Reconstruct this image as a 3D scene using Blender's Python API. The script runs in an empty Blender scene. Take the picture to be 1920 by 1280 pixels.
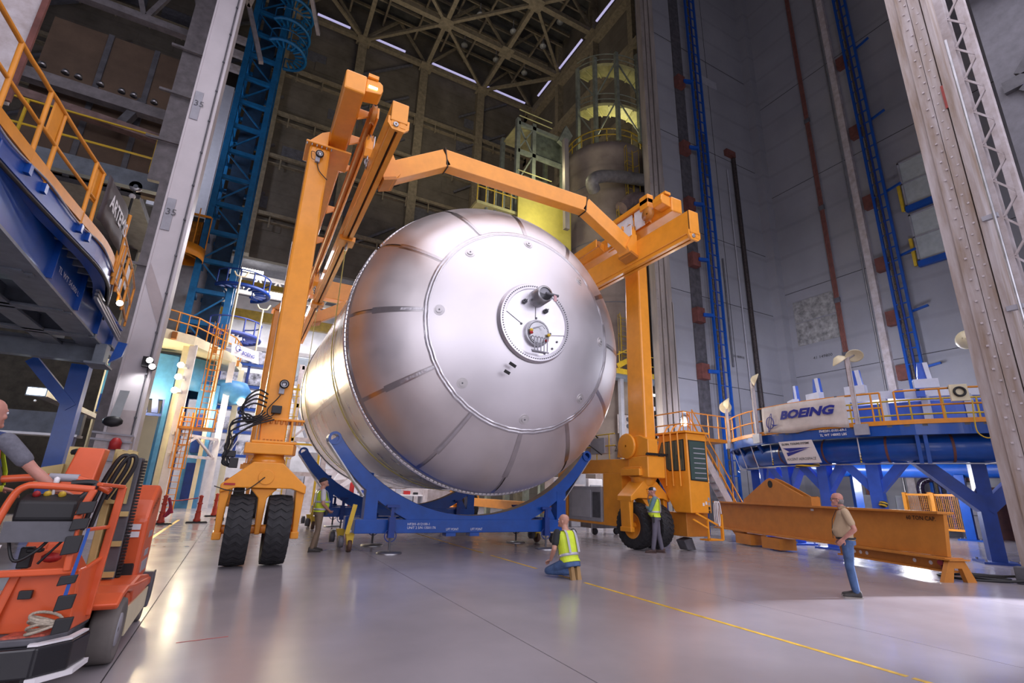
import bpy, bmesh, math, random
from mathutils import Vector, Matrix
V = Vector
PI = math.pi
rnd = random.Random(7)
scene = bpy.context.scene
COL = scene.collection

# ---------------------------------------------------------------- camera
FPX = 930.0
aY = V((-516, 262, FPX)).normalized()
aZ = V((100, -3107, FPX)); aZ = (aZ - aY * aZ.dot(aY)).normalized()
aX = aY.cross(aZ)
EYE = V((0, 0, 1.62))
def w_(c): return V((aX.dot(c), aY.dot(c), aZ.dot(c)))
cam = bpy.data.objects.new('camera', bpy.data.cameras.new('camera'))
COL.objects.link(cam)
r_, u_, b_ = w_(V((1, 0, 0))), w_(V((0, -1, 0))), w_(V((0, 0, -1)))
M = Matrix(((r_.x, u_.x, b_.x), (r_.y, u_.y, b_.y), (r_.z, u_.z, b_.z))).to_4x4()
M.translation = EYE
cam.matrix_world = M
cam.data.sensor_width = 36
cam.data.lens = FPX / 1920 * 36
cam.data.clip_end = 300
scene.camera = cam
def P(px, py, ax, val):
    """the point of the plane ax = val that is seen at this spot of the photograph"""
    r = w_(V(((px - 960) / FPX, (py - 640) / FPX, 1)))
    i = 'xyz'.index(ax)
    return EYE + r * ((val - EYE[i]) / r[i])

# ---------------------------------------------------------------- world, exposure, large lights
vs = scene.view_settings
scene.display_settings.display_device = 'sRGB'
vs.view_transform = 'Standard'; vs.look = 'None'; vs.gamma = 1; vs.use_curve_mapping = False
vs.exposure = EXPOSURE = 0.0
wd = bpy.data.worlds.new('hall_light'); scene.world = wd; wd.use_nodes = True
wd.node_tree.nodes['Background'].inputs[0].default_value = (0.68, 0.63, 0.78, 1)
wd.node_tree.nodes['Background'].inputs[1].default_value = 0.17
def lamp(name, kind, loc, power, color=(1, 1, 1), aim=None, size=1.0, sizey=None, angle=60, blend=.5):
    l = bpy.data.lights.new(name, kind); l.energy = power; l.color = color
    o = bpy.data.objects.new(name, l); COL.objects.link(o); o.location = loc
    if aim is not None: o.rotation_euler = (V(aim) - V(loc)).to_track_quat('-Z', 'Y').to_euler()
    if kind == 'AREA':
        l.size = size
        if sizey: l.shape = 'RECTANGLE'; l.size_y = sizey
    elif kind == 'SPOT':
        l.spot_size = math.radians(angle); l.spot_blend = blend; l.shadow_soft_size = size
    else: l.shadow_soft_size = size
    return o
lamp('fill_behind', 'AREA', (-9, -14, 9), 2600, (.92, .88, 1), (5, 13, 4), 18, 12)  # added soft fill behind the viewpoint, stands in for the lit hall
lamp('fill_side', 'AREA', (14, -14, 10), 2300, (.90, .87, 1), (8, 14, 4), 18, 12)  # second added fill, unseen, keeps highlights on the tank broad
lamp('flood_ring_wall', 'SPOT', (20.2, 15.6, 5.2), 1500, (.80, .80, 1), (25.5, 21.8, 4.5), .3, None, 120, .9)
lamp('flood_ring_wall_two', 'SPOT', (25.5, 12.5, 6.4), 1700, (.80, .80, 1), (34, 17.5, 5), .3, None, 130, .9)
lamp('flood_ring_floor', 'SPOT', (20.3, 2.5, 4.5), 24000, (.86, .86, 1), (10.4, 3.9, 0), .10, None, 19, .45)
lamp('flood_beam_floor', 'SPOT', (22.5, 13, 2.5), 1500, (.95, .96, 1), (13, 8, 0), .2, None, 100, .6)
lamp('flood_in_ring', 'POINT', (24.6, 10.8, 6.9), 700, (.85, .88, 1), size=.4)
lamp('fill_under_ring', 'POINT', (28, 13, 2.6), 500, (.95, .95, 1), size=.4)  # added fill that brightens the wall beyond the ring legs
lamp('fill_left_panel', 'AREA', (-9.5, 36.5, 25), 420, (.85, .85, 1), (-7.4, 43, 28), 2, 2)  # added fill that brightens the pale hanging panel
lamp('fill_gallery', 'POINT', (17.6, 19.6, 5.0), 420, (.95, .95, 1), size=.3)  # added fill for the dark gap between tank and right gantry leg
lamp('flood_back_bay', 'AREA', (8, 34, 16), 4600, (.94, .92, 1), (8, 36, 0), 16, 8)
lamp('flood_far_shop', 'AREA', (3, 53, 19), 3500, (.95, .95, 1), (3, 53, 0), 14, 5)
lamp('fill_over_floor', 'AREA', (7, 3, 19), 3000, (.95, .89, 1), (7, 6, 0), 26, 20)  # added overhead fill: lifts floor and tank, leaves upper walls dark
lamp('fill_roof', 'AREA', (10, 34, 30), 700, (1, .86, .6), (14, 40, 50), 6, 6)  # added warm uplight that lifts the roof framing

# ---------------------------------------------------------------- mesh helpers
class MB:
    def __init__(s): s.v = []; s.f = []; s.s = []; s.m = []; s.mi = 0
    def add(s, vs, fs, smooth=False):
        o = len(s.v); s.v += [V(p) for p in vs]
        for f in fs: s.f.append([i + o for i in f]); s.s.append(smooth); s.m.append(s.mi)
        return s
    def box(s, x0, x1, y0, y1, z0, z1):
        c = [(x, y, z) for z in (z0, z1) for y in (y0, y1) for x in (x0, x1)]
        return s.add(c, [(0, 2, 3, 1), (4, 5, 7, 6), (0, 1, 5, 4), (2, 6, 7, 3), (0, 4, 6, 2), (1, 3, 7, 5)])
    def cb(s, c, sx, sy, sz): return s.box(c[0] - sx / 2, c[0] + sx / 2, c[1] - sy / 2, c[1] + sy / 2, c[2] - sz / 2, c[2] + sz / 2)
    def bar(s, p, q, w, h=None, up=(0, 0, 1), ext=0, w2=None, h2=None):
        p, q = V(p), V(q); h = w if h is None else h; d = (q - p).normalized(); p = p - d * ext; q = q + d * ext
        u = V(up); u = u - d * u.dot(d)
        if u.length < 1e-4: u = V((0, 1, 0)) - d * d.y
        if u.length < 1e-4: u = V((1, 0, 0)) - d * d.x
        u.normalize(); x = d.cross(u)
        w2 = w if w2 is None else w2; h2 = h if h2 is None else h2
        c = [p - x * w / 2 - u * h / 2, p + x * w / 2 - u * h / 2, p + x * w / 2 + u * h / 2, p - x * w / 2 + u * h / 2,
             q - x * w2 / 2 - u * h2 / 2, q + x * w2 / 2 - u * h2 / 2, q + x * w2 / 2 + u * h2 / 2, q - x * w2 / 2 + u * h2 / 2]
        return s.add(c, [(0, 1, 2, 3), (7, 6, 5, 4), (0, 4, 5, 1), (1, 5, 6, 2), (2, 6, 7, 3), (3, 7, 4, 0)])
    def tube(s, pts, r, n=8, closed=False, r2=None):
        pts = [V(p) for p in pts]; k = len(pts); vs = []; fs = []; u = None
        for i, p in enumerate(pts):
            a = pts[i - 1] if (i > 0 or closed) else p; b = pts[(i + 1) % k] if (i < k - 1 or closed) else p
            d = (b - a).normalized()
            if u is None: u = d.orthogonal()
            u = u - d * u.dot(d); u.normalize(); x = d.cross(u)
            rr = r if r2 is None else r + (r2 - r) * i / max(1, k - 1)
            vs += [p + (u * math.cos(2 * PI * j / n) + x * math.sin(2 * PI * j / n)) * rr for j in range(n)]
        for i in range(k if closed else k - 1):
            o, o2 = i * n, ((i + 1) % k) * n
            fs += [(o + j, o + (j + 1) % n, o2 + (j + 1) % n, o2 + j) for j in range(n)]
        s.add(vs, fs, n > 5)
        if not closed: s.add(vs[:n], [tuple(range(n))[::-1]]); s.add(vs[-n:], [tuple(range(n))])
        return s
    def lathe(s, prof, o=(0, 0, 0), axis='z', n=32, a0=0, a1=2 * PI, smooth=True):
        """prof: (radius, height) pairs about an axis through o"""
        o = V(o); full = abs(a1 - a0 - 2 * PI) < 1e-6; m = n if full else n + 1; vs = []; fs = []
        for r, h in prof:
            for j in range(m):
                a = a0 + (a1 - a0) * j / n; c, t = r * math.cos(a), r * math.sin(a)
                vs.append(o + V({'z': (c, t, h), 'y': (c, h, t), 'x': (h, c, t)}[axis]))
        for i in range(len(prof) - 1):
            for j in range(n):
                j2 = (j + 1) % m
                fs.append((i * m + j, i * m + j2, (i + 1) * m + j2, (i + 1) * m + j))
        return s.add(vs, fs, smooth)
    def prism(s, poly, axis, lo, hi):
        """poly: 2-D outline in the two other axes, in xyz order, extruded along axis"""
        def t(a, b, h): return {'x': (h, a, b), 'y': (a, h, b), 'z': (a, b, h)}[axis]
        n = len(poly); vs = [t(a, b, lo) for a, b in poly] + [t(a, b, hi) for a, b in poly]
        return s.add(vs, [tuple(range(n))[::-1], tuple(range(n, 2 * n))] + [(i, (i + 1) % n, n + (i + 1) % n, n + i) for i in range(n)])
    def slab(s, poly, nrm, t):
        """flat outline of 3-D points given a thickness t along nrm"""
        poly = [V(p) for p in poly]; d = V(nrm).normalized() * t; n = len(poly)
        return s.add(poly + [p + d for p in poly], [tuple(range(n))[::-1], tuple(range(n, 2 * n))] + [(i, (i + 1) % n, n + (i + 1) % n, n + i) for i in range(n)])
    def ball(s, c, r, n=12, sc=(1, 1, 1)):
        k = n // 2; vs = []; fs = []
        for i in range(k + 1):
            t = PI * i / k
            for j in range(n):
                a = 2 * PI * j / n
                vs.append(V(c) + V((math.sin(t) * math.cos(a) * sc[0], math.sin(t) * math.sin(a) * sc[1], math.cos(t) * sc[2])) * r)
        for i in range(k):
            for j in range(n): fs.append((i * n + j, (i + 1) * n + j, (i + 1) * n + (j + 1) % n, i * n + (j + 1) % n))
        return s.add(vs, fs, True)
    def disc(s, c, r, nrm, t=.01, n=20):
        c = V(c); d = V(nrm).normalized(); u = d.orthogonal().normalized(); x = d.cross(u)
        return s.slab([c + (u * math.cos(2 * PI * j / n) + x * math.sin(2 * PI * j / n)) * r for j in range(n)], d, t)
    def build(s, name, mats, parent=None, bevel=0, at=None):
        me = bpy.data.meshes.new(name)
        if parent is not None: off = world_loc(parent)
        elif at is not None: off = V(at)
        else:
            xs = [p.x for p in s.v]; ys = [p.y for p in s.v]; off = V(((min(xs) + max(xs)) / 2, (min(ys) + max(ys)) / 2, min(p.z for p in s.v)))
        me.from_pydata([tuple(p - off) for p in s.v], [], s.f)
        me.polygons.foreach_set('use_smooth', s.s)
        mats = mats if isinstance(mats, (list, tuple)) else [mats]
        for m in mats: me.materials.append(m)
        if len(mats) > 1: me.polygons.foreach_set('material_index', s.m)
        b = bmesh.new(); b.from_mesh(me); bmesh.ops.recalc_face_normals(b, faces=b.faces); b.to_mesh(me); b.free()
        me.update()
        o = bpy.data.objects.new(name, me); COL.objects.link(o)
        if parent is not None: o.parent = parent
        else: o.location = off
        if bevel:
            d = o.modifiers.new('edge', 'BEVEL'); d.width = bevel; d.segments = 2; d.limit_method = 'ANGLE'; d.angle_limit = .6
        return o
def world_loc(o):
    p = V((0, 0, 0))
    while o is not None: p += o.location; o = o.parent
    return p
def tag(o, label=None, cat=None, group=None, kind=None):
    for k, v in (('label', label), ('category', cat), ('group', group), ('kind', kind)):
        if v: o[k] = v
    return o
def thing(name, label, cat, loc=(0, 0, 0), group=None):
    o = bpy.data.objects.new(name, None); COL.objects.link(o); o.location = loc; o.empty_display_size = .2
    return tag(o, label, cat, group)
def dup(root, loc, rz=0, label=None, scale=None):
    r = root.copy(); COL.objects.link(r); r.location = loc; r.rotation_euler = (0, 0, rz)
    if scale: r.scale = scale
    if label: r['label'] = label
    def kids(a, b):
        for ch in list(a.children):
            c = ch.copy(); COL.objects.link(c); c.parent = b; kids(ch, c)
    kids(root, r)
    return r
def text(body, name, mat, parent, loc, right, up, height, depth=.004, shear=0, width=None, bold=0):
    """flat printed lettering as a thin mesh; loc is its lower left corner"""
    cu = bpy.data.curves.new(name, 'FONT'); cu.body = body; cu.size = 1; cu.extrude = 0; cu.shear = shear; cu.offset = bold; cu.resolution_u = 2
    t = bpy.data.objects.new('lettering_source', cu); COL.objects.link(t)
    dg = bpy.context.evaluated_depsgraph_get(); me = bpy.data.meshes.new_from_object(t.evaluated_get(dg))
    bpy.data.objects.remove(t)
    xs = [v.co.x for v in me.vertices]; ys = [v.co.y for v in me.vertices]
    hh = max(ys) - min(ys); ww = max(xs) - min(xs); sy = height / hh; sx = sy if width is None else width / ww
    R, U = V(right).normalized(), V(up).normalized(); N = R.cross(U); off = world_loc(parent) if parent else V((0, 0, 0))
    for v in me.vertices: v.co = V(loc) + R * ((v.co.x - min(xs)) * sx) + U * ((v.co.y - min(ys)) * sy) + N * depth - off
    me.materials.clear(); me.materials.append(mat); me.name = name
    o = bpy.data.objects.new(name, me); COL.objects.link(o); o.parent = parent
    return o

# ---------------------------------------------------------------- materials
def srgb(r, g, b):
    f = lambda c: c / 12.92 if c <= .04045 else ((c + .055) / 1.055) ** 2.4
    return (f(r / 255), f(g / 255), f(b / 255), 1)
def mat(name, col, rough=.5, metal=0, var=.12, scale=3.0, bump=0, coat=0, stretch=None, emit=None, power=0, dirt=None, alpha=1, spec=.5):
    m = bpy.data.materials.new(name); m.use_nodes = True; nt = m.node_tree; b = nt.nodes['Principled BSDF']
    c = col if len(col) == 4 else (*col, 1)
    b.inputs['Roughness'].default_value = rough; b.inputs['Metallic'].default_value = metal; b.inputs['Base Color'].default_value = c
    b.inputs['Specular IOR Level'].default_value = spec
    if coat: b.inputs['Coat Weight'].default_value = coat; b.inputs['Coat Roughness'].default_value = .08
    if emit: b.inputs['Emission Color'].default_value = (*emit[:3], 1); b.inputs['Emission Strength'].default_value = power
    if alpha < 1: b.inputs['Alpha'].default_value = alpha
    if var or bump:
        tc = nt.nodes.new('ShaderNodeTexCoord'); mp = nt.nodes.new('ShaderNodeMapping'); no = nt.nodes.new('ShaderNodeTexNoise')
        nt.links.new(tc.outputs['Object'], mp.inputs[0]); nt.links.new(mp.outputs[0], no.inputs['Vector'])
        no.inputs['Scale'].default_value = scale; no.inputs['Detail'].default_value = 5; no.inputs['Roughness'].default_value = .6
        if stretch: mp.inputs['Scale'].default_value = stretch
        cr = nt.nodes.new('ShaderNodeValToRGB'); nt.links.new(no.outputs['Fac'], cr.inputs[0])
        lo = dirt or tuple(x * (1 - var * 1.6) for x in c[:3])
        cr.color_ramp.elements[0].position = .32; cr.color_ramp.elements[1].position = .68
        cr.color_ramp.elements[0].color = (*lo[:3], 1); cr.color_ramp.elements[1].color = (*[min(1, x * (1 + var)) for x in c[:3]], 1)
        if var: nt.links.new(cr.outputs[0], b.inputs['Base Color'])
        if bump:
            bp = nt.nodes.new('ShaderNodeBump'); bp.inputs['Strength'].default_value = bump; bp.inputs['Distance'].default_value = .02
            nt.links.new(no.outputs['Fac'], bp.inputs['Height']); nt.links.new(bp.outputs[0], b.inputs['Normal'])
    return m
ORANGE = mat('yellow_orange_paint', (.84, .32, .025), .32, var=.05, coat=.25)
ORANGE_D = mat('ochre_beam_paint', (.50, .185, .025), .45, var=.08)
RAILP = mat('orange_rail_paint', (.72, .27, .02), .4, var=.08)
YELLOW = mat('yellow_paint', (.66, .44, .03), .45, var=.1)
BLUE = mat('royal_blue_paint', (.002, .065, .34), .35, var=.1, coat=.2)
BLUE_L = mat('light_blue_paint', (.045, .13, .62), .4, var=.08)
BLUE_D = mat('navy_and_shaded_blue', (.005, .035, .22), .4, var=.12)
TEAL = mat('teal_blue_paint', (.005, .12, .30), .45, var=.15)
CYAN = mat('pale_blue_paint', (.07, .26, .52), .45, var=.1)
WHITE = mat('white_paint', (.74, .72, .74), .5, var=.06)
CREAM = mat('cream_paint', (.76, .68, .46), .45, var=.05)
BLACK = mat('black_rubber_hose', (.012, .012, .014), .5, var=.1)
RUBBER = mat('tyre_rubber', (.02, .02, .023), .72, var=.25, scale=9)
DARK = mat('dark_gap', (.01, .01, .012), .7, var=0)
STEEL = mat('bare_steel', (.42, .42, .44), .35, .9, var=.12)
GREY = mat('grey_enamel', (.34, .34, .38), .45, var=.08)
GREY_D = mat('dark_grey_steel', (.10, .10, .115), .55, var=.2)
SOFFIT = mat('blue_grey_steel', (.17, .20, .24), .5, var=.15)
ALU = mat('milled_aluminium', (.80, .78, .81), .30, 1, var=.04, scale=1.2)
FOIL = mat('weld_foil', (.66, .64, .67), .36, 1, var=.05, scale=8, bump=.5)
STRAP = mat('yellow_webbing', (.60, .52, .16), .7, var=.1, scale=30)
GLASS = mat('cab_glass', (.02, .05, .045), .05, 0, var=0, spec=.8, alpha=.55)
LENS = mat('lamp_lens_white', (1, 1, 1), .3, var=0, emit=(1, .97, .93), power=14)
LENS_W = mat('lamp_lens_warm', (1, 1, 1), .3, var=0, emit=(1, .86, .58), power=16)
LENS_C = mat('lamp_lens_cool', (1, 1, 1), .3, var=0, emit=(.72, .88, 1), power=9)
PRINT_W = mat('white_print', (.75, .75, .78), .6, var=0)
PRINT_K = mat('black_print', (.012, .012, .012), .6, var=0)
PRINT_B = mat('blue_print', (.012, .02, .24), .6, var=0)
RED = mat('red_paint', (.42, .02, .02), .5, var=.1)

# ================================================================ STRUCTURE
def struct(o): o['kind'] = 'structure'; return o
def floor_mat():
    m = bpy.data.materials.new('sealed_concrete_floor'); m.use_nodes = True; nt = m.node_tree; b = nt.nodes['Principled BSDF']; L = nt.links.new
    tc = nt.nodes.new('ShaderNodeTexCoord')
    n1 = nt.nodes.new('ShaderNodeTexNoise'); n1.inputs['Scale'].default_value = .45; n1.inputs['Detail'].default_value = 6; L(tc.outputs['Object'], n1.inputs['Vector'])
    r1 = nt.nodes.new('ShaderNodeValToRGB'); L(n1.outputs['Fac'], r1.inputs[0])
    r1.color_ramp.elements[0].position = .3; r1.color_ramp.elements[0].color = (.265, .242, .258, 1)
    r1.color_ramp.elements[1].position = .7; r1.color_ramp.elements[1].color = (.36, .328, .345, 1)
    L(r1.outputs[0], b.inputs['Base Color'])
    n2 = nt.nodes.new('ShaderNodeTexNoise'); n2.inputs['Scale'].default_value = 1.6; n2.inputs['Detail'].default_value = 7; L(tc.outputs['Object'], n2.inputs['Vector'])
    r2 = nt.nodes.new('ShaderNodeMapRange'); r2.inputs[1].default_value = .3; r2.inputs[2].default_value = .7; r2.inputs[3].default_value = .17; r2.inputs[4].default_value = .24
    L(n2.outputs['Fac'], r2.inputs[0]); L(r2.outputs[0], b.inputs['Roughness'])
    n3 = nt.nodes.new('ShaderNodeTexNoise'); n3.inputs['Scale'].default_value = 3; L(tc.outputs['Object'], n3.inputs['Vector'])
    bp = nt.nodes.new('ShaderNodeBump'); bp.inputs['Strength'].default_value = .015; bp.inputs['Distance'].default_value = .02
    L(n3.outputs['Fac'], bp.inputs['Height']); b.inputs['Specular IOR Level'].default_value = .55
    return m
FLOORM = floor_mat()
fl = thing('floor', None, None, (0, 0, 0)); struct(fl)
jx = [-30, -.72, 3.12, 7.58, 12.1, 16.6, 46]
jy = [-12, 30.5, 62]
for i in range(len(jx) - 1):
    for j in range(len(jy) - 1):
        MB().box(jx[i] + .006, jx[i + 1] - .006, jy[j] + .006, jy[j + 1] - .006, -.3, 0).build('concrete_slab', FLOORM, fl)
MB().box(-30, 46, -12, 62, -.34, -.012).build('joint_filler', DARK, fl)
def stripe(x0, x1, y0, y1, m, nm): MB().box(x0, x1, y0, y1, .0005, .002).build(nm, m, fl)
LINE = mat('yellow_floor_tape', (.62, .38, .03), .5, var=.25, scale=6)
for a, b in ((2.0, 3.02), (3.07, 8.35), (8.8, 9.7), (10.1, 12.4), (12.9, 19)): stripe(6.03, 6.10, a, b, LINE, 'floor_line')
stripe(-1.93, -1.83, 15, 26, LINE, 'floor_line')
MB().slab([(-.285, 6.735, .001), (.19, 6.80, .001), (.19, 6.812, .001), (-.285, 6.747, .001)], (0, 0, 1), .002).build('floor_line', RED, fl)

def concrete(name, lo, hi, course=1.25, scale=.35):
    m = bpy.data.materials.new(name); m.use_nodes = True; nt = m.node_tree; b = nt.nodes['Principled BSDF']; L = nt.links.new
    tc = nt.nodes.new('ShaderNodeTexCoord')
    n = nt.nodes.new('ShaderNodeTexNoise'); n.inputs['Scale'].default_value = scale; n.inputs['Detail'].default_value = 8; n.inputs['Roughness'].default_value = .65; L(tc.outputs['Object'], n.inputs['Vector'])
    r = nt.nodes.new('ShaderNodeValToRGB'); L(n.outputs['Fac'], r.inputs[0])
    r.color_ramp.elements[0].position = .3; r.color_ramp.elements[0].color = (*lo, 1); r.color_ramp.elements[1].position = .72; r.color_ramp.elements[1].color = (*hi, 1)
    w = nt.nodes.new('ShaderNodeTexWave'); w.wave_type = 'BANDS'; w.bands_direction = 'Z'; w.inputs['Scale'].default_value = PI / 10 / course; w.inputs['Distortion'].default_value = .4
    L(tc.outputs['Object'], w.inputs['Vector'])
    r2 = nt.nodes.new('ShaderNodeValToRGB'); L(w.outputs['Fac'], r2.inputs[0]); r2.color_ramp.elements[0].color = (.62, .62, .62, 1); r2.color_ramp.elements[1].position = .06; r2.color_ramp.elements[1].color = (1, 1, 1, 1)
    mx = nt.nodes.new('ShaderNodeMix'); mx.data_type = 'RGBA'; mx.blend_type = 'MULTIPLY'; mx.inputs[0].default_value = .28
    L(r.outputs[0], mx.inputs[6]); L(r2.outputs[0], mx.inputs[7]); L(mx.outputs[2], b.inputs['Base Color'])
    b.inputs['Roughness'].default_value = .8
    bp = nt.nodes.new('ShaderNodeBump'); bp.inputs['Strength'].default_value = .25; bp.inputs['Distance'].default_value = .03
    L(n.outputs['Fac'], bp.inputs['Height']); L(bp.outputs[0], b.inputs['Normal'])
    return m
CONC = concrete('grey_concrete', (.235, .235, .262), (.31, .31, .34), 2.4, .22)
CONC_P = concrete('peeled_concrete', (.10, .10, .10), (.42, .41, .40), 6, 2.6)
CONC_B = concrete('brown_concrete', (.13, .10, .085), (.26, .21, .18), 2.0)
SIDING = concrete('weathered_siding', (.075, .065, .05), (.15, .13, .105), 1.35, .5)
BROWNP = concrete('brown_panel', (.075, .05, .035), (.16, .105, .07), 3, .5)
ROOFDK = mat('dark_roof_deck', (.05, .05, .047), .8, var=.3, scale=.8)
TRUSS = mat('olive_truss_paint', (.22, .185, .125), .6, var=.2)
WSTEEL = mat('lavender_white_steel', (.52, .48, .50), .5, var=.12, dirt=(.40, .34, .33))
RUSTW = mat('rust_stained_white_steel', (.42, .38, .385), .55, var=.1, scale=1.4, stretch=(3, 3, .35), dirt=(.25, .18, .13))
BACKWH = mat('pale_far_wall', (.62, .60, .62), .7, var=.15, scale=.6)
COLM = mat('grey_brown_column_steel', (.26, .225, .205), .6, var=.2, scale=1.2, stretch=(2, 2, .3))

# right hand concrete walls (re-entrant corner behind the ring platform)
wr = MB().box(34, 34.6, -12, 22.4, 0, 52).build('wall_right', CONC); struct(wr)
wa = MB().box(21.9, 34.6, 21.8, 22.4, 0, 52).build('wall_rear_right', CONC); struct(wa)
MB().box(33.95, 34, 17.62, 20.6, 12.1, 13.75).box(33.95, 34, 17.62, 20.6, 13.85, 15.4).build('peeled_patch', CONC_P, wr)
pn = MB()
for z in (9.9, 16.2, 24.5, 33): pn.box(33.985, 34, -4, 21.5, z, z + .03)
pn.build('panel_joint', DARK, wr)
pn = MB()
for z in (8.6, 14.6, 19.5, 27, 36): pn.box(22, 33.5, 21.785, 21.8, z, z + .03)
for x in (28.6,): pn.box(x, x + .03, 21.785, 21.8, 0, 50)
pn.build('panel_joint', DARK, wa)
MB().box(24.75, 25.75, 21.72, 21.8, 0, 50).build('wall_shade_strip', mat('painted_wall_shade', (.075, .07, .08), .8, var=.25), wa)  # thin dark strip: shade beside the blue ladder put in as colour
MB().box(26.6, 29.6, 21.74, 21.8, 33.6, 34.3).build('bracket_plate', GREY, wa)
MB().box(33.3, 34, 21.1, 21.8, 0, 50).build('corner_pier', CONC, wa)
# windows of the right hand wall
PALE = mat('pale_green_panel', (.42, .46, .47), .4, var=.08)
for n, (y0, y1, z0, z1) in enumerate(((9.6, 12.62, 19.2, 22.3), (9.6, 12.6, 15.5, 18.6))):
    w = MB().box(33.9, 34, y0, y1, z0, z1).build('window_%d' % (n + 1), PALE); struct(w)
    f = MB()
    f.box(33.84, 33.92, y1 - .1, y1, z0, z1).box(33.84, 33.92, y0, y1, z1 - .1, z1).box(33.84, 33.92, y0, y1, z0, z0 + .08).box(33.84, 33.92, y0, y1, (z0 + z1) / 2 - .04, (z0 + z1) / 2 + .04)
    f.build('window_frame', GREY, w)
    MB().box(33.7, 33.95, y0, y1, z0 - .42, z0 - .05).build('sill_rail', BLUE, w)
    MB().box(33.7, 33.86, y1 + .05, y1 + .2, z0 - .3, z0 + 1.5).build('side_rail', YELLOW, w)
# high bay shell
wb = MB().box(-30, 25.9, 46, 46.6, 20.5, 53).build('wall_back', SIDING); struct(wb)
MB().box(12.5, 25.9, 46, 46.6, 0, 20.5).build('lower_siding', SIDING, wb)
MB().box(-30, -6, 46, 46.6, 0, 20.5).build('lower_siding', mat('cream_shop_wall', (.62, .53, .36), .7, var=.06, scale=.5), wb)
MB().box(25.6, 26.1, 22.4, 46.6, 0, 53).build('wall_side', SIDING)['kind'] = 'structure'
far = MB().box(-10, 16, 60, 60.4, 0, 24).build('wall_far', BACKWH); struct(far)
MB().box(-10, 16, 46.6, 60.4, 21.5, 22).build('far_ceiling', GREY_D, far)
MB().box(-10, -9.7, 46.6, 60, 0, 22).box(15.7, 16, 46.6, 60, 0, 22).build('far_side_wall', GREY, far)
ce = MB().box(-30, 46, -12, 46.6, 52.5, 53).build('ceiling', ROOFDK); struct(ce)
# columns and girts of the back wall
cols = MB()
for x in (-2.7, 4.4, 11.3, 18.4, 25.2): MB().box(x - .45, x + .45, 45.2, 46, 0 if x > 12 else 20.5, 47.2).build('wall_column', TRUSS, wb)
for z in (24.5, 30.5, 35.2, 40.6):
    g = MB().box(-20, 25.6, 45.3, 45.6, z, z + .35).box(-20, 25.6, 45.55, 46, z - .5, z - .42)
    for k in range(18): g.bar((-18 + k * 2.4, 45.45, z - 1.1), (-18 + k * 2.4, 45.45, z), .12)
    g.build('wall_girt', TRUSS, wb)
g = MB()
for z in (22.3, 27.5, 33, 38.5, 43):
    for k in range(4): g.bar((-20 + 12 * k, 45.7, z), (-14 + 12 * k, 45.7, z + 4.5), .22)
g.build('wall_brace', GREY_D, wb)
# patchwork of replaced siding sheets
for k in range(46):
    x = rnd.uniform(-18, 24); z = rnd.uniform(22, 45); w = rnd.uniform(1.5, 3.4); h = rnd.choice((1.2, 1.3, 2.5))
    MB().box(x, x + w, 45.93 + rnd.uniform(0, .04), 46, z, z + h).build('siding_panel', rnd.choice((GREY_D, SIDING, GREY_D, SIDING)), wb)
ws = [o for o in COL.objects if o.name == 'wall_side'][0]
for z in (26, 33, 40, 46.4): MB().bar((25.2, 22.6, z), (25.2, 46, z), .9, .9).build('wall_girt', TRUSS, ws)
for y in (26.5, 32.2, 38.7): MB().box(24.9, 25.6, y - .3, y + .3, 20, 52).build('wall_column', TRUSS, ws)
# roof framing
roof = thing('ceiling_truss', 'olive steel roof framing with diagonal bracing under the dark deck', 'roof truss', (11, 35, 47.4))
gx = [-9.6, -2.6, 4.4, 11.4, 18.4, 25.3]; gy = [45, 38.7, 32.3, 26, 19.7, 13.4]
for y in gy: MB().bar((gx[0], y, 47.5), (gx[-1], y, 47.5), .5, .5).build('chord', TRUSS, roof)
for x in gx: MB().bar((x, gy[0], 47.5), (x, gy[-1], 47.5), .42, .42).build('chord', TRUSS, roof)
for i in range(5):
    for j in range(5):
        MB().bar((gx[i + 1] if (i + j) % 2 else gx[i], gy[j], 47.4), (gx[i] if (i + j) % 2 else gx[i + 1], gy[j + 1], 47.4), .3, .3).build('diagonal', TRUSS, roof)
        MB().bar((gx[i + 1], gy[j], 47.6), ((gx[i] + gx[i + 1]) / 2, gy[j], 52), .24).bar((gx[i], gy[j], 47.6), ((gx[i] + gx[i + 1]) / 2, gy[j], 52), .24).build('web_member', TRUSS, roof)
        MB().box(gx[i + 1] - .7, gx[i + 1] + .7, gy[j] - .7, gy[j] + .7, 47.2, 47.3).build('gusset_plate', TRUSS, roof)
for k in range(22):
    y = 12 + k * 1.55
    MB().bar((-10, y, 51.6), (25.4, y, 51.6), .16, .3).build('purlin', TRUSS, ce)
for x in (-6, -1, 2.6, 6.2, 9.8, 13, 16, 19.5, 22.5): MB().bar((x, 12, 51), (x, 45.5, 51), .2, .3).build('purlin', TRUSS, ce)
STRIP = mat('louvre_daylight', (.8, .8, 1), .4, var=0, emit=(.62, .58, 1), power=.6)
for a, b in ((-.4, 2.9), (5.4, 8.9), (11.7, 18), (18.8, 24.3)): MB().box(a, b, 44.95, 45.15, 48.2, 48.33).build('window_louvre', STRIP)['kind'] = 'structure'
for a, b in ((34, 43.2), (23, 31.5)): MB().box(25.0, 25.2, a, b, 48.2, 48.33).build('window_louvre', STRIP)['kind'] = 'structure'
LAMPD = mat('unlit_lamp_glass', (.30, .31, .30), .3, var=0)
bay = thing('ceiling_lamp', 'round unlit high bay lamp hanging below the dark roof deck', 'ceiling lamp', (0, 0, 0), 'unlit high bay lamps under the roof')
MB().lathe([(.02, .5), (.16, .45), (.2, .2), (.38, -.1), (.36, -.2), (.02, -.28)], n=14).build('shade', LAMPD, bay)
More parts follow.
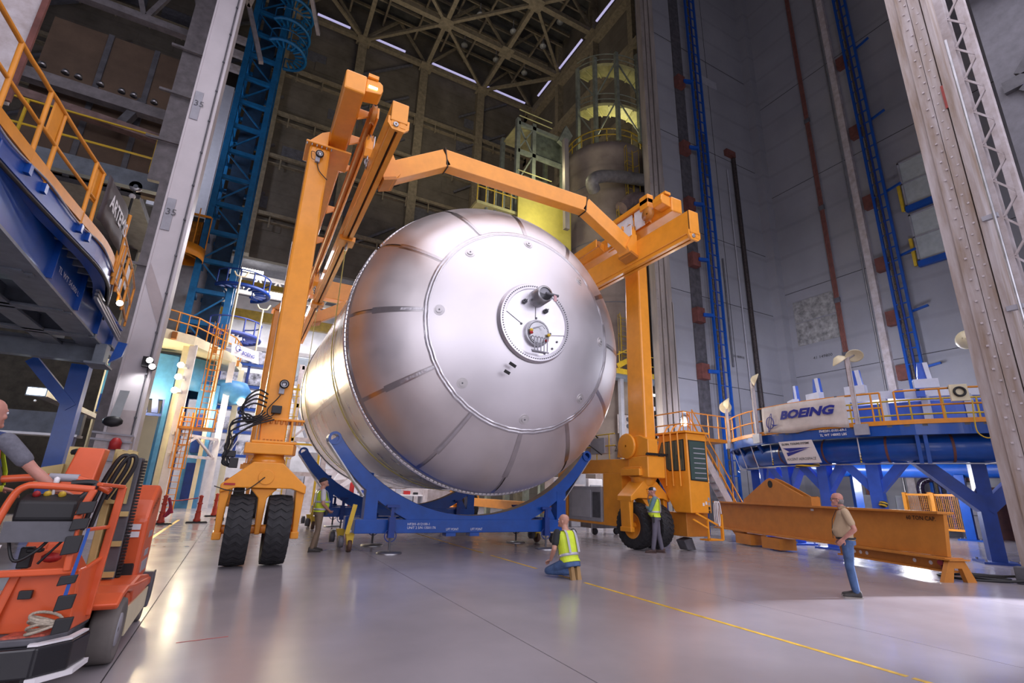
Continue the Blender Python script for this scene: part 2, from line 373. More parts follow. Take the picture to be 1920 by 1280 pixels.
MB().tube([(0, 0, .4), (0, 0, 1.5)], .04, 6).build('stem', GREY, bay)
k0 = 0
for y in (42.3, 38, 34.5, 30):
    for x in (3.4, 8.6, 14.8, 18.8, 22.6):
        if (x, y) in ((3.4, 42.3), (8.6, 42.3)): continue
        if k0 == 0: bay.location = (x, y, 49.9)
        else: dup(bay, (x, y, 49.9))
        k0 += 1

# grey brown ribbed column beside the concrete wall
col = thing('building_column', 'tall grey-brown ribbed steel column at the edge of the concrete wall', 'column', (20, 20, 0))
for a, b in ((19.62, 19.9), (20.0, 20.3), (20.42, 20.8)): MB().box(a, b, 19.75, 20.2, 0, 50).build('flange', COLM, col)
MB().box(19.66, 20.75, 20.0, 20.3, 0, 50).build('web', GREY_D, col)
for z0, z1, d in ((0, 21, .12), (0, 12.5, .2)): MB().box(20.78, 20.78 + d, 19.8, 20.3, z0, z1).build('cover_plate', COLM, col)
rv = MB()
for k in range(70):
    for x in (19.72, 20.12): rv.cb((x, 19.74, 2 + k * .55), .05, .03, .05)
rv.build('rivets', COLM, col)['kind'] = 'stuff'

# near riveted column on the right with its laced companion post
pil = thing('riveted_column', 'near rust-stained white riveted column at the edge of the wall opening', 'column', (15.8, 4.8, 0))
MB().box(15.62, 16.0, 4.94, 5.2, 0, 22).build('flange', RUSTW, pil)
MB().box(15.66, 16.0, 4.3, 4.96, 0, 22).build('web', RUSTW, pil)
MB().box(15.56, 15.68, 4.68, 4.95, 0, 22).build('cover_plate', RUSTW, pil)
MB().box(15.54, 15.66, 4.40, 4.66, 0, 22).build('cover_plate', RUSTW, pil)
MB().box(15.5, 16.0, 4.24, 4.36, 0, 22).build('flange', RUSTW, pil)
rv = MB()
for k in range(72):
    z = .4 + k * .29
    for y in (4.75, 4.50): rv.cb((15.55, y + (.06 if k % 2 else -.02), z), .05, .045, .045)
rv.build('rivets', WSTEEL, pil)['kind'] = 'stuff'
MB().tube([(15.45, 4.05, .3), (15.45, 4.05, 14)], .035, 8).build('conduit', STEEL, pil)
for z in (4.2, 6.1, 8.5): MB().cb((15.5, 4.14, z), .1, .3, .12).build('conduit_clamp', GREY, pil)
MB().box(15.5, 15.52, 4.36, 4.42, 12.0, 12.75).build('rust_mark', mat('red_primer', (.28, .035, .025), .6, var=.2), pil)
lac = thing('laced_column', 'pale smooth post with zigzag lacing bars behind the riveted column', 'column', (17.2, 4.2, 0))
MB().box(17, 17.35, 4.30, 4.68, 0, 22).build('post', WSTEEL, lac)
MB().box(17, 17.2, 3.84, 3.93, 0, 22).build('chord', WSTEEL, lac)
for k in range(18):
    z = 1 + k * 1.15
    MB().bar((17.05, 4.30, z), (17.05, 3.9, z + .575), .05, .05).build('lacing_bar', WSTEEL, lac)
    MB().bar((17.05, 3.9, z + .575), (17.05, 4.30, z + 1.15), .05, .05).build('lacing_bar', WSTEEL, lac)
MB().box(18.2, 18.6, 4.15, 4.35, 0, 22).build('inner_post', WSTEEL, lac)
for z in (10.6, 11.5): MB().bar((15.9, 4.6, z), (17, 4.6, z - .3), .12).build('tie_bar', RUSTW, lac)
hd = MB().box(21, 21.3, -10, 4.6, 0, 30).build('wall_hangar_door', mat('dark_grey_door', (.16, .16, .185), .6, var=.12)); struct(hd)
for a, b in (((3.9, 9), (-1, 15)), ((3.9, 15), (-1, 9)), ((3.9, 15.4), (-1, 21.4)), ((3.9, 21.4), (-1, 15.4)), ((4.4, 15.2), (-4, 15.2)), ((4.4, 9), (-4, 9))):
    MB().bar((20.9, a[0], a[1]), (20.9, b[0], b[1]), .42, .2, up=(1, 0, 0)).build('door_brace', GREY_D, hd)

# ================================================================ PROPELLANT TANK
TX, TZ = 5.97, 5.67
tank = thing('propellant_tank', 'huge silver domed propellant tank hanging in yellow straps above the blue cradles', 'tank', (TX, 12.75, TZ))
def ell(r): return 12.75 - 2.55 * math.sqrt(max(0, 1 - (r / 4.2) ** 2))
def gore(a0, a1, r0, r1, out=0, n=8, k=10):
    vs = []; fs = []
    for i in range(k + 1):
        r = r0 + (r1 - r0) * (i / k) ** .7; y = ell(r) - out
        for j in range(n + 1):
            a = a0 + (a1 - a0) * j / n; vs.append((TX + r * math.cos(a), y, TZ + r * math.sin(a)))
    for i in range(k):
        for j in range(n): q = i * (n + 1) + j; fs.append((q, q + 1, q + n + 2, q + n + 1))
    return vs, fs
def brushed(name, base, rough, direction, seed):
    m = bpy.data.materials.new(name); m.use_nodes = True; nt = m.node_tree; b = nt.nodes['Principled BSDF']; L = nt.links.new
    tc = nt.nodes.new('ShaderNodeTexCoord'); mp = nt.nodes.new('ShaderNodeMapping'); mp.inputs['Scale'].default_value = direction; mp.inputs['Location'].default_value = (seed, seed * 2, 0)
    n = nt.nodes.new('ShaderNodeTexNoise'); n.inputs['Scale'].default_value = 1.1; n.inputs['Detail'].default_value = 4
    L(tc.outputs['Object'], mp.inputs[0]); L(mp.outputs[0], n.inputs['Vector'])
    r = nt.nodes.new('ShaderNodeValToRGB'); L(n.outputs['Fac'], r.inputs[0])
    r.color_ramp.elements[0].position = .35; r.color_ramp.elements[1].position = .65
    r.color_ramp.elements[0].color = (*[c * .9 for c in base], 1); r.color_ramp.elements[1].color = (*base, 1)
    L(r.outputs[0], b.inputs['Base Color']); b.inputs['Metallic'].default_value = 1
    mr = nt.nodes.new('ShaderNodeMapRange'); mr.inputs[1].default_value = .3; mr.inputs[2].default_value = .7; mr.inputs[3].default_value = rough - .05; mr.inputs[4].default_value = rough + .07
    L(n.outputs['Fac'], mr.inputs[0]); L(mr.outputs[0], b.inputs['Roughness'])
    return m
GORES = [brushed('brushed_gore_%d' % i, (.86 - .03 * (i % 2), .82 - .035 * (i % 2), .83 - .045 * (i % 2)), .42 + .03 * (i % 3), (1, .4, 1), i * 3.1) for i in range(4)]
CAPM = brushed('brushed_cap', (.80, .77, .80), .50, (.6, .6, .6), 9)
LAND = mat('machined_weld_land', (.60, .57, .58), .28, 1, var=.05)
for i in range(12):
    a = PI / 6 * i + .012
    MB().add(*gore(a, a + PI / 6 - .024, 2.68, 4.14), True).build('gore_panel', GORES[i % 4], tank)
    w = .021
    MB().add(*gore(a - .012 - w, a - .012 + w, 2.66, 3.75, .006, 2), True).build('weld_land', LAND, tank)
    if i in (0, 4, 5, 6, 7, 8): # crinkled foil left on some welds
        MB().add(*gore(a - .012 - w * .5, a - .012 + w * .5, 2.72, 3.2 + .25 * (i % 3), .016, 2), True).build('foil_strip', FOIL, tank)
MB().add(*gore(0, 2 * PI, 2.6, 4.2, -.03, 72), True).build('dome_backing', LAND, tank)
prof = [(1.0 + (2.64 - 1.0) * i / 14, ell(1.0 + (2.64 - 1.0) * i / 14)) for i in range(15)]
MB().lathe([(r, y - 12.75 + 12.75) for r, y in prof], (TX, 0, TZ), 'y', 96).build('dome_cap', CAPM, tank)
fo = MB()
N = 96; rr_ = []
for i in range(N + 1): rr_.append((.03 * rnd.uniform(-.5, .5), .016 * rnd.uniform(.3, 1)))
rr_[N] = rr_[0]
for s0, s1 in ((2.60, 2.66), (2.66, 2.73)):
    vs = []
    for i in range(N):
        a = 2 * PI * i / N; d, h = rr_[i]
        for r, o in ((s0 + d * .4, .004), ((s0 + s1) / 2 + d * .4, .008 + h * .7), (s1 + d * .4, .004)): vs.append((TX + r * math.cos(a), ell(r) - o, TZ + r * math.sin(a)))
    fo.add(vs, [(i * 3 + j, ((i + 1) % N) * 3 + j, ((i + 1) % N) * 3 + j + 1, i * 3 + j + 1) for i in range(N) for j in range(2)])
fo.build('weld_ring', FOIL, tank)
# hatch
hc = MB().lathe([(.02, 10.16), (.86, 10.16), (.88, 10.17)], (TX, 0, TZ), 'y', 64, smooth=False).build('hatch_cover', mat('hatch_aluminium', (.80, .78, .82), .42, 1, var=.03), tank)
hr = MB().lathe([(.865, 10.19), (.88, 10.135), (1.0, 10.15), (1.04, 10.24)], (TX, 0, TZ), 'y', 80, smooth=False).build('hatch_ring', mat('hatch_ring_aluminium', (.72, .70, .74), .4, 1, var=.05), tank)
bo = MB()
for i in range(96):
    a = 2 * PI * i / 96; bo.cb((TX + .945 * math.cos(a), 10.14, TZ + .945 * math.sin(a)), .022, .03, .022)
bo.build('hatch_bolts', GREY_D, hr)['kind'] = 'stuff'
MB().lathe([(.005, 10.02), (.30, 10.02), (.30, 10.05), (.34, 10.06), (.35, 10.16)], (TX, 0, TZ - .31), 'y', 40, smooth=False).build('port_cover', STEEL, hc)
bo = MB()
for i in range(44):
    a = 2 * PI * i / 44; bo.cb((TX + .275 * math.cos(a), 10.015, TZ - .31 + .275 * math.sin(a)), .018, .02, .018)
bo.build('port_bolts', GREY_D, hc)['kind'] = 'stuff'
MB().lathe([(.17, 9.72), (.22, 9.74), (.23, 10.16)], (TX, 0, TZ + .62), 'y', 28).lathe([(.165, 9.74), (.16, 10.1), (.01, 10.1)], (TX, 0, TZ + .62), 'y', 28).build('feed_line_stub', STEEL, hc)
MB().lathe([(.165, 9.76), (.01, 9.76)], (TX, 0, TZ + .62), 'y', 24, a0=PI * .05, a1=PI * .95).build('half_cover', GREY, hc)
MB().tube([(TX, 9.70, TZ + .62), (TX + .34, 9.66, TZ + .60)], .035, 10).build('probe_tube', GREY_D, hc)
MB().box(TX + .2, TX + .28, 9.64, 9.66, TZ + .44, TZ + .6).build('tag_label', mat('pink_tag', (.62, .36, .38), .6, var=0), hc)
for x, z in ((-.36, .47), (.26, .33)): MB().lathe([(.03, 10.1), (.06, 10.08), (.06, 10.16)], (TX + x, 0, TZ + z), 'y', 12).tube([(TX + x - .05, 10.08, TZ + z - .05), (TX + x + .05, 10.06, TZ + z + .05)], .012, 6).build('small_port', GREY_D, hc)
for x, z in ((.62, -.42), (.48, -.62), (.26, -.78), (0, .1), (.42, -.24), (-.42, -.12)): MB().disc((TX + x, 10.16, TZ + z), .028, (0, -1, 0), .02, 10).build('plug', GREY_D, hc)
for x0, z0, x1, z1 in ((-.84, .13, -.40, -.12), (.84, -.22, .44, -.28), (-.02, .12, -.02, .4)): MB().bar((TX + x0, 10.155, TZ + z0), (TX + x1, 10.155, TZ + z1), .012, .012).build('seam', GREY_D, hc)
va = MB()
for k in range(5):
    x = TX - .18 + .09 * k; va.tube([(x, 10.0, TZ - .42), (x, 9.9, TZ - .5 - .03 * (k % 2)), (x, 9.9, TZ - .80)], .014, 6)
va.tube([(TX - .25, 9.92, TZ - .81), (TX + .22, 9.9, TZ - .83)], .02, 6).tube([(TX - .2, 9.95, TZ - .25), (TX + .05, 9.93, TZ - .15), (TX + .12, 9.93, TZ - .22)], .01, 6)
va.box(TX - .2, TX + .16, 9.92, 10.0, TZ - .84, TZ - .80)
va.build('valve_manifold', GREY, hc)
for dx, dz, m in ((-.24, -.30, YELLOW), (-.24, -.36, RED), (.26, -.35, YELLOW), (.2, -.50, RED)): MB().ball((TX + dx, 9.96, TZ + dz), .055, 8, (1, .6, .8)).build('protective_cap', m, hc)
pm = MB().slab([(TX - .69, 10.165, TZ - 1.12), (TX - .52, 10.16, TZ - 1.2), (TX - .55, 10.18, TZ - 1.26), (TX - .72, 10.185, TZ - 1.18)], (0, -1, 0), .02)
pm.slab([(TX - .80, 10.2, TZ - 1.32), (TX - .66, 10.195, TZ - 1.38), (TX - .69, 10.21, TZ - 1.44), (TX - .83, 10.22, TZ - 1.38)], (0, -1, 0), .02).build('alignment_mark', PRINT_K, tank)
BOSS = mat('pale_boss', (.66, .64, .64), .45, .8, var=.08)
for k in range(8):
    a = PI / 4 * k; r = 2.38; p = V((TX + r * math.cos(a), ell(r), TZ + r * math.sin(a)))
    nrm = V((math.cos(a) * r / 4.2 ** 2, -(12.75 - p.y) / 2.55 ** 2, math.sin(a) * r / 4.2 ** 2)).normalized()
    bm_ = MB().disc(p - nrm * .01, .13, nrm, .02, 24).disc(p, .075, nrm, .035, 16).build('lifting_boss', BOSS if k != 4 else WHITE, tank)
    MB().disc(p + nrm * .03, .02, nrm, .012, 8).build('boss_hole', GREY_D, bm_)
# flange, barrel, rear dome
MB().lathe([(4.12, 12.62), (4.22, 12.60), (4.22, 12.74), (4.12, 12.78)], (TX, 0, TZ), 'y', 128, a0=math.radians(150), a1=math.radians(362)).build('flange_ring', mat('flange_aluminium', (.86, .85, .87), .24, 1, var=.03), tank)
MB().lathe([(4.12, 12.62), (4.22, 12.60), (4.22, 12.74), (4.12, 12.78)], (TX, 0, TZ), 'y', 128, a0=math.radians(3), a1=math.radians(148)).build('flange_ring', mat('flange_aluminium', (.86, .85, .87), .24, 1, var=.03), tank)
bo = MB()
for i in range(220):
    a = 2 * PI * i / 220; bo.cb((TX + 4.19 * math.cos(a), 12.60, TZ + 4.19 * math.sin(a)), .03, .03, .03)
bo.build('flange_bolts', STEEL, tank)['kind'] = 'stuff'
BARREL = [brushed('brushed_barrel_%d' % i, (.82, .79, .77), .26 + .04 * i, (.5, 1.2, .5), i * 5.3) for i in range(2)]
ys = [12.8, 18.2, 23.4]
for q in range(2):
    for i in range(8):
        a = PI / 4 * i - .40 + (.0 if q == 0 else .0)
        MB().lathe([(4.10, ys[q] + .01), (4.10, (ys[q] + ys[q + 1]) / 2), (4.10, ys[q + 1] - .01)], (TX, 0, TZ), 'y', 14, a0=a + .004, a1=a + PI / 4 - .004).build('barrel_panel', BARREL[(i + q) % 2], tank)
MB().lathe([(4.07, 12.75), (4.07, 23.4)], (TX, 0, TZ), 'y', 96).build('barrel_backing', GREY_D, tank)
for i in range(8):
    a = PI / 4 * i - .40; r = 4.105
    MB().lathe([(r, 12.8), (r, 23.3)], (TX, 0, TZ), 'y', 2, a0=a - .02, a1=a + .02).build('weld_land', LAND, tank)
MB().lathe([(4.13, 23.3), (4.15, 23.4), (4.1, 23.5)] + [(4.1 * math.cos(t), 23.45 + 2.5 * math.sin(t)) for t in [PI / 2 * k / 12 for k in range(13)]], (TX, 0, TZ), 'y', 96).build('rear_dome', CAPM, tank)

# slings around the barrel
def sling(y, label):
    r = 4.13; b = MB(); xl, xr, zt = TX - r, TX + r, 8.75
    path = [V((xl - .0, y, zt))] + [V((TX + r * math.cos(a), y, TZ + r * math.sin(a))) for a in [PI + PI * k / 40 for k in range(41)]] + [V((xr, y, zt))]
    vs = []; n = len(path)
    for i, p in enumerate(path):
        d = V((p.x - TX, 0, min(0, p.z - TZ))).normalized()
        for h, t in ((-.07, 0), (.07, 0), (.07, .015), (-.07, .015)): vs.append(p + d * t + V((0, h, 0)))
    fs = [(i * 4 + j, i * 4 + (j + 1) % 4, i * 4 + 4 + (j + 1) % 4, i * 4 + 4 + j) for i in range(n - 1) for j in range(4)]
    t = thing('lifting_sling', label, 'sling', (xl, y, zt), 'yellow slings under the tank')
    b.add(vs, fs, True).build('webbing', STRAP, t)
    for x in (xl, xr):
        MB().tube([(x, y - .08, zt - .1), (x, y - .1, zt + .12), (x, y, zt + .2), (x, y + .1, zt + .12), (x, y + .08, zt - .1)], .028, 8).tube([(x, y - .12, zt - .06), (x, y + .12, zt - .06)], .03, 8).build('shackle', STEEL, t)
sling(15.0, 'yellow webbing sling around the tank close behind the dome flange')
sling(21.6, 'yellow webbing sling around the far end of the tank barrel')

# ================================================================ LIFTING FRAME (two spreader beams and their arches)
lf = thing('lifting_spreader', 'yellow-orange spreader frame with arched tie carrying the tank slings', 'lifting frame', (TX, 16, 8.9))
GAP = mat('dark_seam', (.03, .015, .005), .6, var=0)
for x0, x1, z0, z1, ys0 in ((1.64, 2.0, 8.95, 9.56, 9.0), (10.25, 10.62, 8.70, 9.54, 8.85)):
    xm = (x0 + x1) / 2
    bb = MB().box(x0, x1, ys0, 28.6, z0 + .12, z1).build('spreader_beam', ORANGE, lf, bevel=.02)
    MB().box(x0 + .03, x0 + .15, ys0 + .02, 28.6, z0, z0 + .12).box(x1 - .15, x1 - .03, ys0 + .02, 28.6, z0, z0 + .12).build('bottom_chord', ORANGE, bb)
    MB().box(xm - .03, xm + .03, ys0 + .1, 28.5, z0 + .085, z0 + .115).build('slot', GAP, bb)
    MB().box(x0 - .004, x1 + .004, ys0 + .03, ys0 + .055, z0 + .115, z1 + .004).build('end_seam', GAP, bb)
    MB().prism([(x0 - .05, z0 + .22), (x1 + .05, z0 + .22), (x1 + .05, z0 + .02), (x1 - .05, z0 - .08), (x0 + .05, z0 - .08), (x0 - .05, z0 + .05)], 'y', ys0 + .03, ys0 + .09).build('end_bracket', ORANGE, bb)
    MB().lathe([(.02, 0), (.045, -.01), (.06, 0), (.06, .05)], (xm - .06, ys0 - .0, z0 + .04), 'y', 14).build('end_pin', STEEL, bb)
    for y in (15.0, 21.6): MB().box(x0 - .06, x1 + .06, y - .25, y + .25, z0 - .06, z0 + .1).build('sling_saddle', ORANGE, bb)
for y, hi in ((11.3, 1), (24.5, 1)):
    ar = MB()
    pts = [(1.95, 9.15), (3.62, 10.25), (8.30, 10.32), (10.30, 9.2)]
    w, h = .36, .50
    ap = []
    for i in range(3):
        p, q = V((pts[i][0], y, pts[i][1])), V((pts[i + 1][0], y, pts[i + 1][1]))
        MB().bar(p, q, w, h, up=(0, 0, 1), ext=.02).build('arch_member', ORANGE, lf, bevel=.02)
    for i in (1, 2):
        p = V((pts[i][0], y, pts[i][1])); d = (V((pts[i + 1][0], 0, pts[i + 1][1])) - V((pts[i - 1][0], 0, pts[i - 1][1]))).normalized()
        MB().bar(p - d * .014, p + d * .014, w + .03, h + .09, up=(0, 0, 1)).build('joint_seam', GAP, lf)
    for x, s in ((2.0, 1), (10.25, -1)):
        MB().prism([(x, 8.98), (x + s * .28, 9.0), (x + s * .42, 9.25), (x + s * .18, 9.72), (x, 9.75)], 'y', y - .26, y + .26).build('arch_bracket', ORANGE, lf)
        MB().prism([(x + s * .02, 8.9), (x + s * .34, 9.03), (x + s * .30, 9.1), (x + s * .0, 8.98)], 'y', y - .3, y + .3).build('bracket_lip', ORANGE_D, lf)

# ================================================================ TRAVELLING GANTRY
gc = thing('gantry_crane', 'big yellow-orange travelling gantry crane on paired rubber tyres around the tank', 'gantry crane', (TX, 19, 0))
def g(name, b, m=ORANGE, parent=None, bevel=.02): return b.build(name, m, parent or gc, bevel=bevel)
def tyre_mesh(x, y, R=.69, w=.46):
    b = MB(); h = w / 2
    b.lathe([(R * .56, -h * .75), (R * .72, -h), (R * .92, -h * .98), (R * .965, -h * .88), (R * .97, 0), (R * .965, h * .88), (R * .92, h * .98), (R * .72, h), (R * .56, h * .75)], (x, y, R), 'x', 48)
    n = 27
    for i in range(n):
        for seg in range(4):
            t0, t1 = -h * .97 + seg * h * .485, -h * .97 + (seg + 1) * h * .485
            o0, o1 = (0, .5)[seg % 2], (.5, 0)[seg % 2]
            vs = []
            for t, o in ((t0, o0), (t1, o1)):
                for da, rr in ((0, R * .95), (0, R * 1.0), (.60, R * 1.0), (.60, R * .95)):
                    a = 2 * PI * (i + o + da) / n; e = 1 - .035 * (abs(t) / h) ** 2
                    vs.append((x + t, y + rr * e * math.cos(a), R + rr * e * math.sin(a)))
            b.add(vs, [(0, 1, 5, 4), (1, 2, 6, 5), (2, 3, 7, 6), (0, 3, 2, 1), (4, 5, 6, 7)])
    return b
def wheel(x, y):
    t = tyre_mesh(x, y).build('tyre', RUBBER, gc)
    r = MB()
    for s in (-1, 1): r.lathe([(.02, s * .05), (.12, s * .05), (.14, s * .09), (.30, s * .07), (.36, s * .17), (.42, s * .16)], (x, y, .69), 'x', 32)
    r.build('rim', ORANGE, t)
    return t
def bogie(xc, y, front=True, side=False):
    for dx in (-.36, .36): wheel(xc + dx, y)
    k = MB().lathe([(.05, .69 - .0), (.12, .69)], (xc, y, 0), 'z', 8)
    g('axle', MB().tube([(xc - .75, y, .69), (xc + .75, y, .69)], .09, 12), ORANGE)
    # fork: outer arms, centre web, cap
    for s in (-1, 1):
        g('fork_arm', MB().prism([(xc + s * .62, 1.52), (xc + s * .80, 1.55), (xc + s * .76, .58), (xc + s * .66, .58)], 'y', y - .22, y + .22))
        g('arm_foot', MB().cb((xc + s * .71, y, .58), .16, .5, .14))
    g('fork_cap', MB().prism([(xc - .80, 1.40), (xc - .80, 1.56), (xc - .28, 2.02), (xc + .28, 2.02), (xc + .80, 1.56), (xc + .80, 1.40), (xc + .52, 1.50), (xc - .52, 1.50)], 'y', y - .32, y + .34))
    g('centre_web', MB().prism([(xc - .26, 1.50), (xc + .26, 1.50), (xc + .08, 1.30), (xc + .05, .6), (xc - .05, .6), (xc - .08, 1.30)], 'y', y - .2, y + .2))
    g('cover_plate', MB().disc((xc, y - .33, 1.72), .15, (0, -1, 0), .015, 24))
    g('turntable', MB().lathe([(.05, 1.98), (.34, 1.98), (.34, 2.08), (.30, 2.12), (.30, 2.2), (.05, 2.2)], (xc, y + .05, 0), 'z', 32))
    g('turret_plate', MB().prism([(xc - .50, y - .40), (xc + .42, y - .40), (xc + .50, y - .2), (xc + .50, y + .5), (xc - .50, y + .5)], 'z', 2.18, 2.40))
    g('turret_top', MB().box(xc - .40, xc + .48, y - .36, y + .5, 2.40, 2.46))
LX, RX = .525, 11.53
LEGY = 12.2
bogie(LX, 12.1); bogie(LX, 27.2); bogie(RX, 12.65); bogie(RX, 27.2)
def leg(xc, y, zb, zt, wb=.56, wt=.52):
    d0, d1 = (.85, .7)
    b = MB().add([(xc - wb / 2, y, zb), (xc + wb / 2, y, zb), (xc + wb / 2, y + d0, zb), (xc - wb / 2, y + d0, zb), (xc - wt / 2, y, zt), (xc + wt / 2, y, zt), (xc + wt / 2, y + d1, zt), (xc - wt / 2, y + d1, zt)],
                 [(3, 2, 1, 0), (4, 5, 6, 7), (0, 1, 5, 4), (1, 2, 6, 5), (2, 3, 7, 6), (3, 0, 4, 7)])
    return g('leg', b, bevel=.06)
leg(LX, LEGY, 2.9, 10.08); leg(LX, 26.8, 2.9, 10.08); leg(RX, LEGY, 2.4, 10.08, .46, .44); leg(RX, 26.8, 2.4, 10.08, .46, .44)
# knuckle under the left leg: plates, bolts, twin gussets
def knuckle(xc, y):
    g('knuckle', MB().prism([(xc - .24, 2.44), (xc + .26, 2.44), (xc + .27, 2.95), (xc - .27, 2.95)], 'y', y, y + .7))
    g('flange_plate', MB().box(xc - .44, xc + .62, y - .06, y + .8, 2.93, 2.985))
    for s in (-.3, .36): g('gusset', MB().prism([(xc + s - .02, 2.46), (xc + s + .02, 2.46), (xc + s + .02, 2.93), (xc + s - .02, 2.93)], 'y', y - .1, y + .7))
    b = MB()
    for k in range(10): b.tube([(xc - .38 + k * .105, y - .02, 2.86), (xc - .38 + k * .105, y - .02, 2.94)], .028, 6)
    for k in range(6): b.tube([(xc - .15 + k * .07, y - .005, 2.46), (xc - .15 + k * .07, y - .005, 2.52)], .022, 6)
    g('bolts', b, ORANGE_D, bevel=0)['kind'] = 'stuff'
knuckle(LX, LEGY); knuckle(LX, 26.8)
# camera unit, black box and cables on the left leg
def camera_unit(x, y, z):
    c = g('sensor_box', MB().box(x - .055, x + .055, y - .09, y, z - .2, z), GREY, bevel=.01)
    MB().lathe([(.005, 0), (.055, 0), (.055, -.01), (.075, -.02), (.085, .0), (.085, .06)], (x + .03, y - .12, z + .02), 'y', 20).build('lens', STEEL, c)
    MB().lathe([(.078, -.03), (.10, -.02), (.10, .04)], (x + .03, y - .12, z + .02), 'y', 20).build('lens_ring', BLACK, c)
    return c
camera_unit(.56, LEGY, 3.72); camera_unit(.50, LEGY, 9.78)
g('junction_box', MB().cb((.52, LEGY - .08, 3.16), .2, .16, .17), BLACK, bevel=.01)
def cable(pts, r=.012, m=BLACK, parent=None): return MB().tube(smooth_path(pts), r, 6).build('cable', m, parent or gc)
def smooth_path(pts, n=6):
    pts = [V(p) for p in pts]; out = []
    for i in range(len(pts) - 1):
        p0 = pts[max(0, i - 1)]; p1 = pts[i]; p2 = pts[i + 1]; p3 = pts[min(len(pts) - 1, i + 2)]
        for k in range(n):
            t = k / n
            out.append(.5 * ((2 * p1) + (p2 - p0) * t + (2 * p0 - 5 * p1 + 4 * p2 - p3) * t * t + (3 * p1 - p0 - 3 * p2 + p3) * t ** 3))
    return out + [pts[-1]]
cable([(.55, 12.1, 3.5), (.5, 12.1, 3.4), (.34, 12.1, 3.15), (.4, 12.1, 3.0), (.52, 12.1, 3.1)])
cable([(.5, 12.15, 9.58), (.58, 12.15, 9.35), (.8, 12.15, 9.15)])
cable([(.48, 12.12, 9.8), (.34, 12.14, 9.85), (.36, 12.14, 9.65), (.44, 12.14, 9.62)], .008)
for k in range(4):
    J = lambda: rnd.uniform(-.07, .07)
    cable([(.30, 12.02, 3.46 - .09 * k), (.10 - .02 * k, 11.9, 3.52 - .10 * k), (-.10 - .035 * k, 11.86 + J(), 3.30 - .10 * k), (-.16 + .03 * k + J(), 11.86, 2.98), (-.02 + .05 * k, 11.9, 2.82 + .03 * k), (.25, 12.0, 2.86 + .04 * k)], .020)
for k in range(6):
    cable([(.5 - .05 * k, 12.0, 2.93 + .035 * k), (.16, 11.9 - .02 * k, 2.78 + .035 * k), (-.14 - .03 * k + J(), 11.86 + J(), 2.55 + .05 * k + J()), (-.26 + J(), 11.86 + J(), 2.30 + J()), (-.30 + J(), 11.88, 2.04 + J()), (-.20 + .03 * k, 11.92, 1.90)], .017)
g('hose_clamp_box', MB().cb((-.22, 11.95, 2.16), .22, .2, .12).cb((-.12, 11.9, 1.98), .16, .16, .2), BLACK, bevel=.01)
cable([(-.38, 11.76, 1.52), (-.1, 11.74, 1.44), (.2, 11.74, 1.46), (.5, 11.74, 1.72)], .01)
sg = g('warning_sticker', MB().box(-.22, -.02, 11.755, 11.765, 1.545, 1.585), RED, bevel=0)
# top: outer carrying beams, brackets, sheave heads
def top_side(sgn, xo, x0, x1):
    """xo leg centre; beam between x0 and x1 (inboard of the leg)"""
    a, b = min(x0, x1), max(x0, x1)
    g('carrying_beam', MB().box(a, b, 10.0, 28.5, 10.3, 10.82), bevel=.04)
    for y in (LEGY, 26.8):
        g('leg_cap_plate', MB().box(min(xo - sgn * .36, x1 + sgn * .12), max(xo - sgn * .36, x1 + sgn * .12), y - .1, y + .85, 10.08, 10.14))
        g('leg_gusset', MB().prism([(xo - sgn * .30, 10.14), (x0, 10.14), (x0, 10.62), (xo - sgn * .02, 10.5)], 'y', y - .04, y + .78))
        b_ = MB()
        for k in range(6): b_.tube([(xo - sgn * (.33 - k * .12), y - .06, 10.02), (xo - sgn * (.33 - k * .12), y - .06, 10.08)], .02, 6)
        g('bolts', b_, STEEL, bevel=0)['kind'] = 'stuff'
    e = x1
    for y in (10.9, 12.0, 13.4, 16, 18.5, 21.5, 25):
        g('rail_bracket', MB().prism([(e, 10.28), (e, 10.62), (e + sgn * .34, 10.62), (e + sgn * .34, 10.5)], 'y', y, y + .05))
    yc = 10.7 if sgn > 0 else 13.3
    g('hoist_cylinder', MB().tube([(e + sgn * .34, yc, 10.52), (e + sgn * .34, 24, 10.52)], .10, 12), ORANGE_D, bevel=0)
    g('cylinder_rail', MB().box(min(e + sgn * .42, e + sgn * .48), max(e + sgn * .42, e + sgn * .48), yc, 26, 10.34, 10.66))
    h = g('sheave_head', MB().prism([(e, 10.44), (e + sgn * .36, 10.50), (e + sgn * .40, 10.62), (e + sgn * .38, 10.78), (e + sgn * .30, 10.84), (e, 10.80)], 'y', 10.05, 10.45))
    MB().box(min(e + sgn * .02, e + sgn * .26), max(e + sgn * .02, e + sgn * .26), 10.0, 10.45, 10.84, 10.93).build('head_cover', ORANGE, h)
    MB().lathe([(.03, -.05), (.24, -.05), (.20, 0), (.24, .05), (.03, .05)], (e + sgn * .34, 10.72, 10.42), 'x', 24).build('sheave', ORANGE_D, h)
    return h
hl = top_side(1, LX, .70, 1.18)
MB().add([(1.23, 10.04, 10.56), (1.42, 10.04, 10.60), (1.44, 10.04, 10.64), (1.26, 10.04, 10.60)], [(0, 1, 2, 3)]).box(1.24, 1.44, 10.02, 10.04, 10.57, 10.62).build('work_light', mat('lit_work_lamp', (1, 1, 1), .3, var=0, emit=(1, 1, 1), power=5), hl)
hr_ = top_side(-1, RX, 11.28, 10.82)
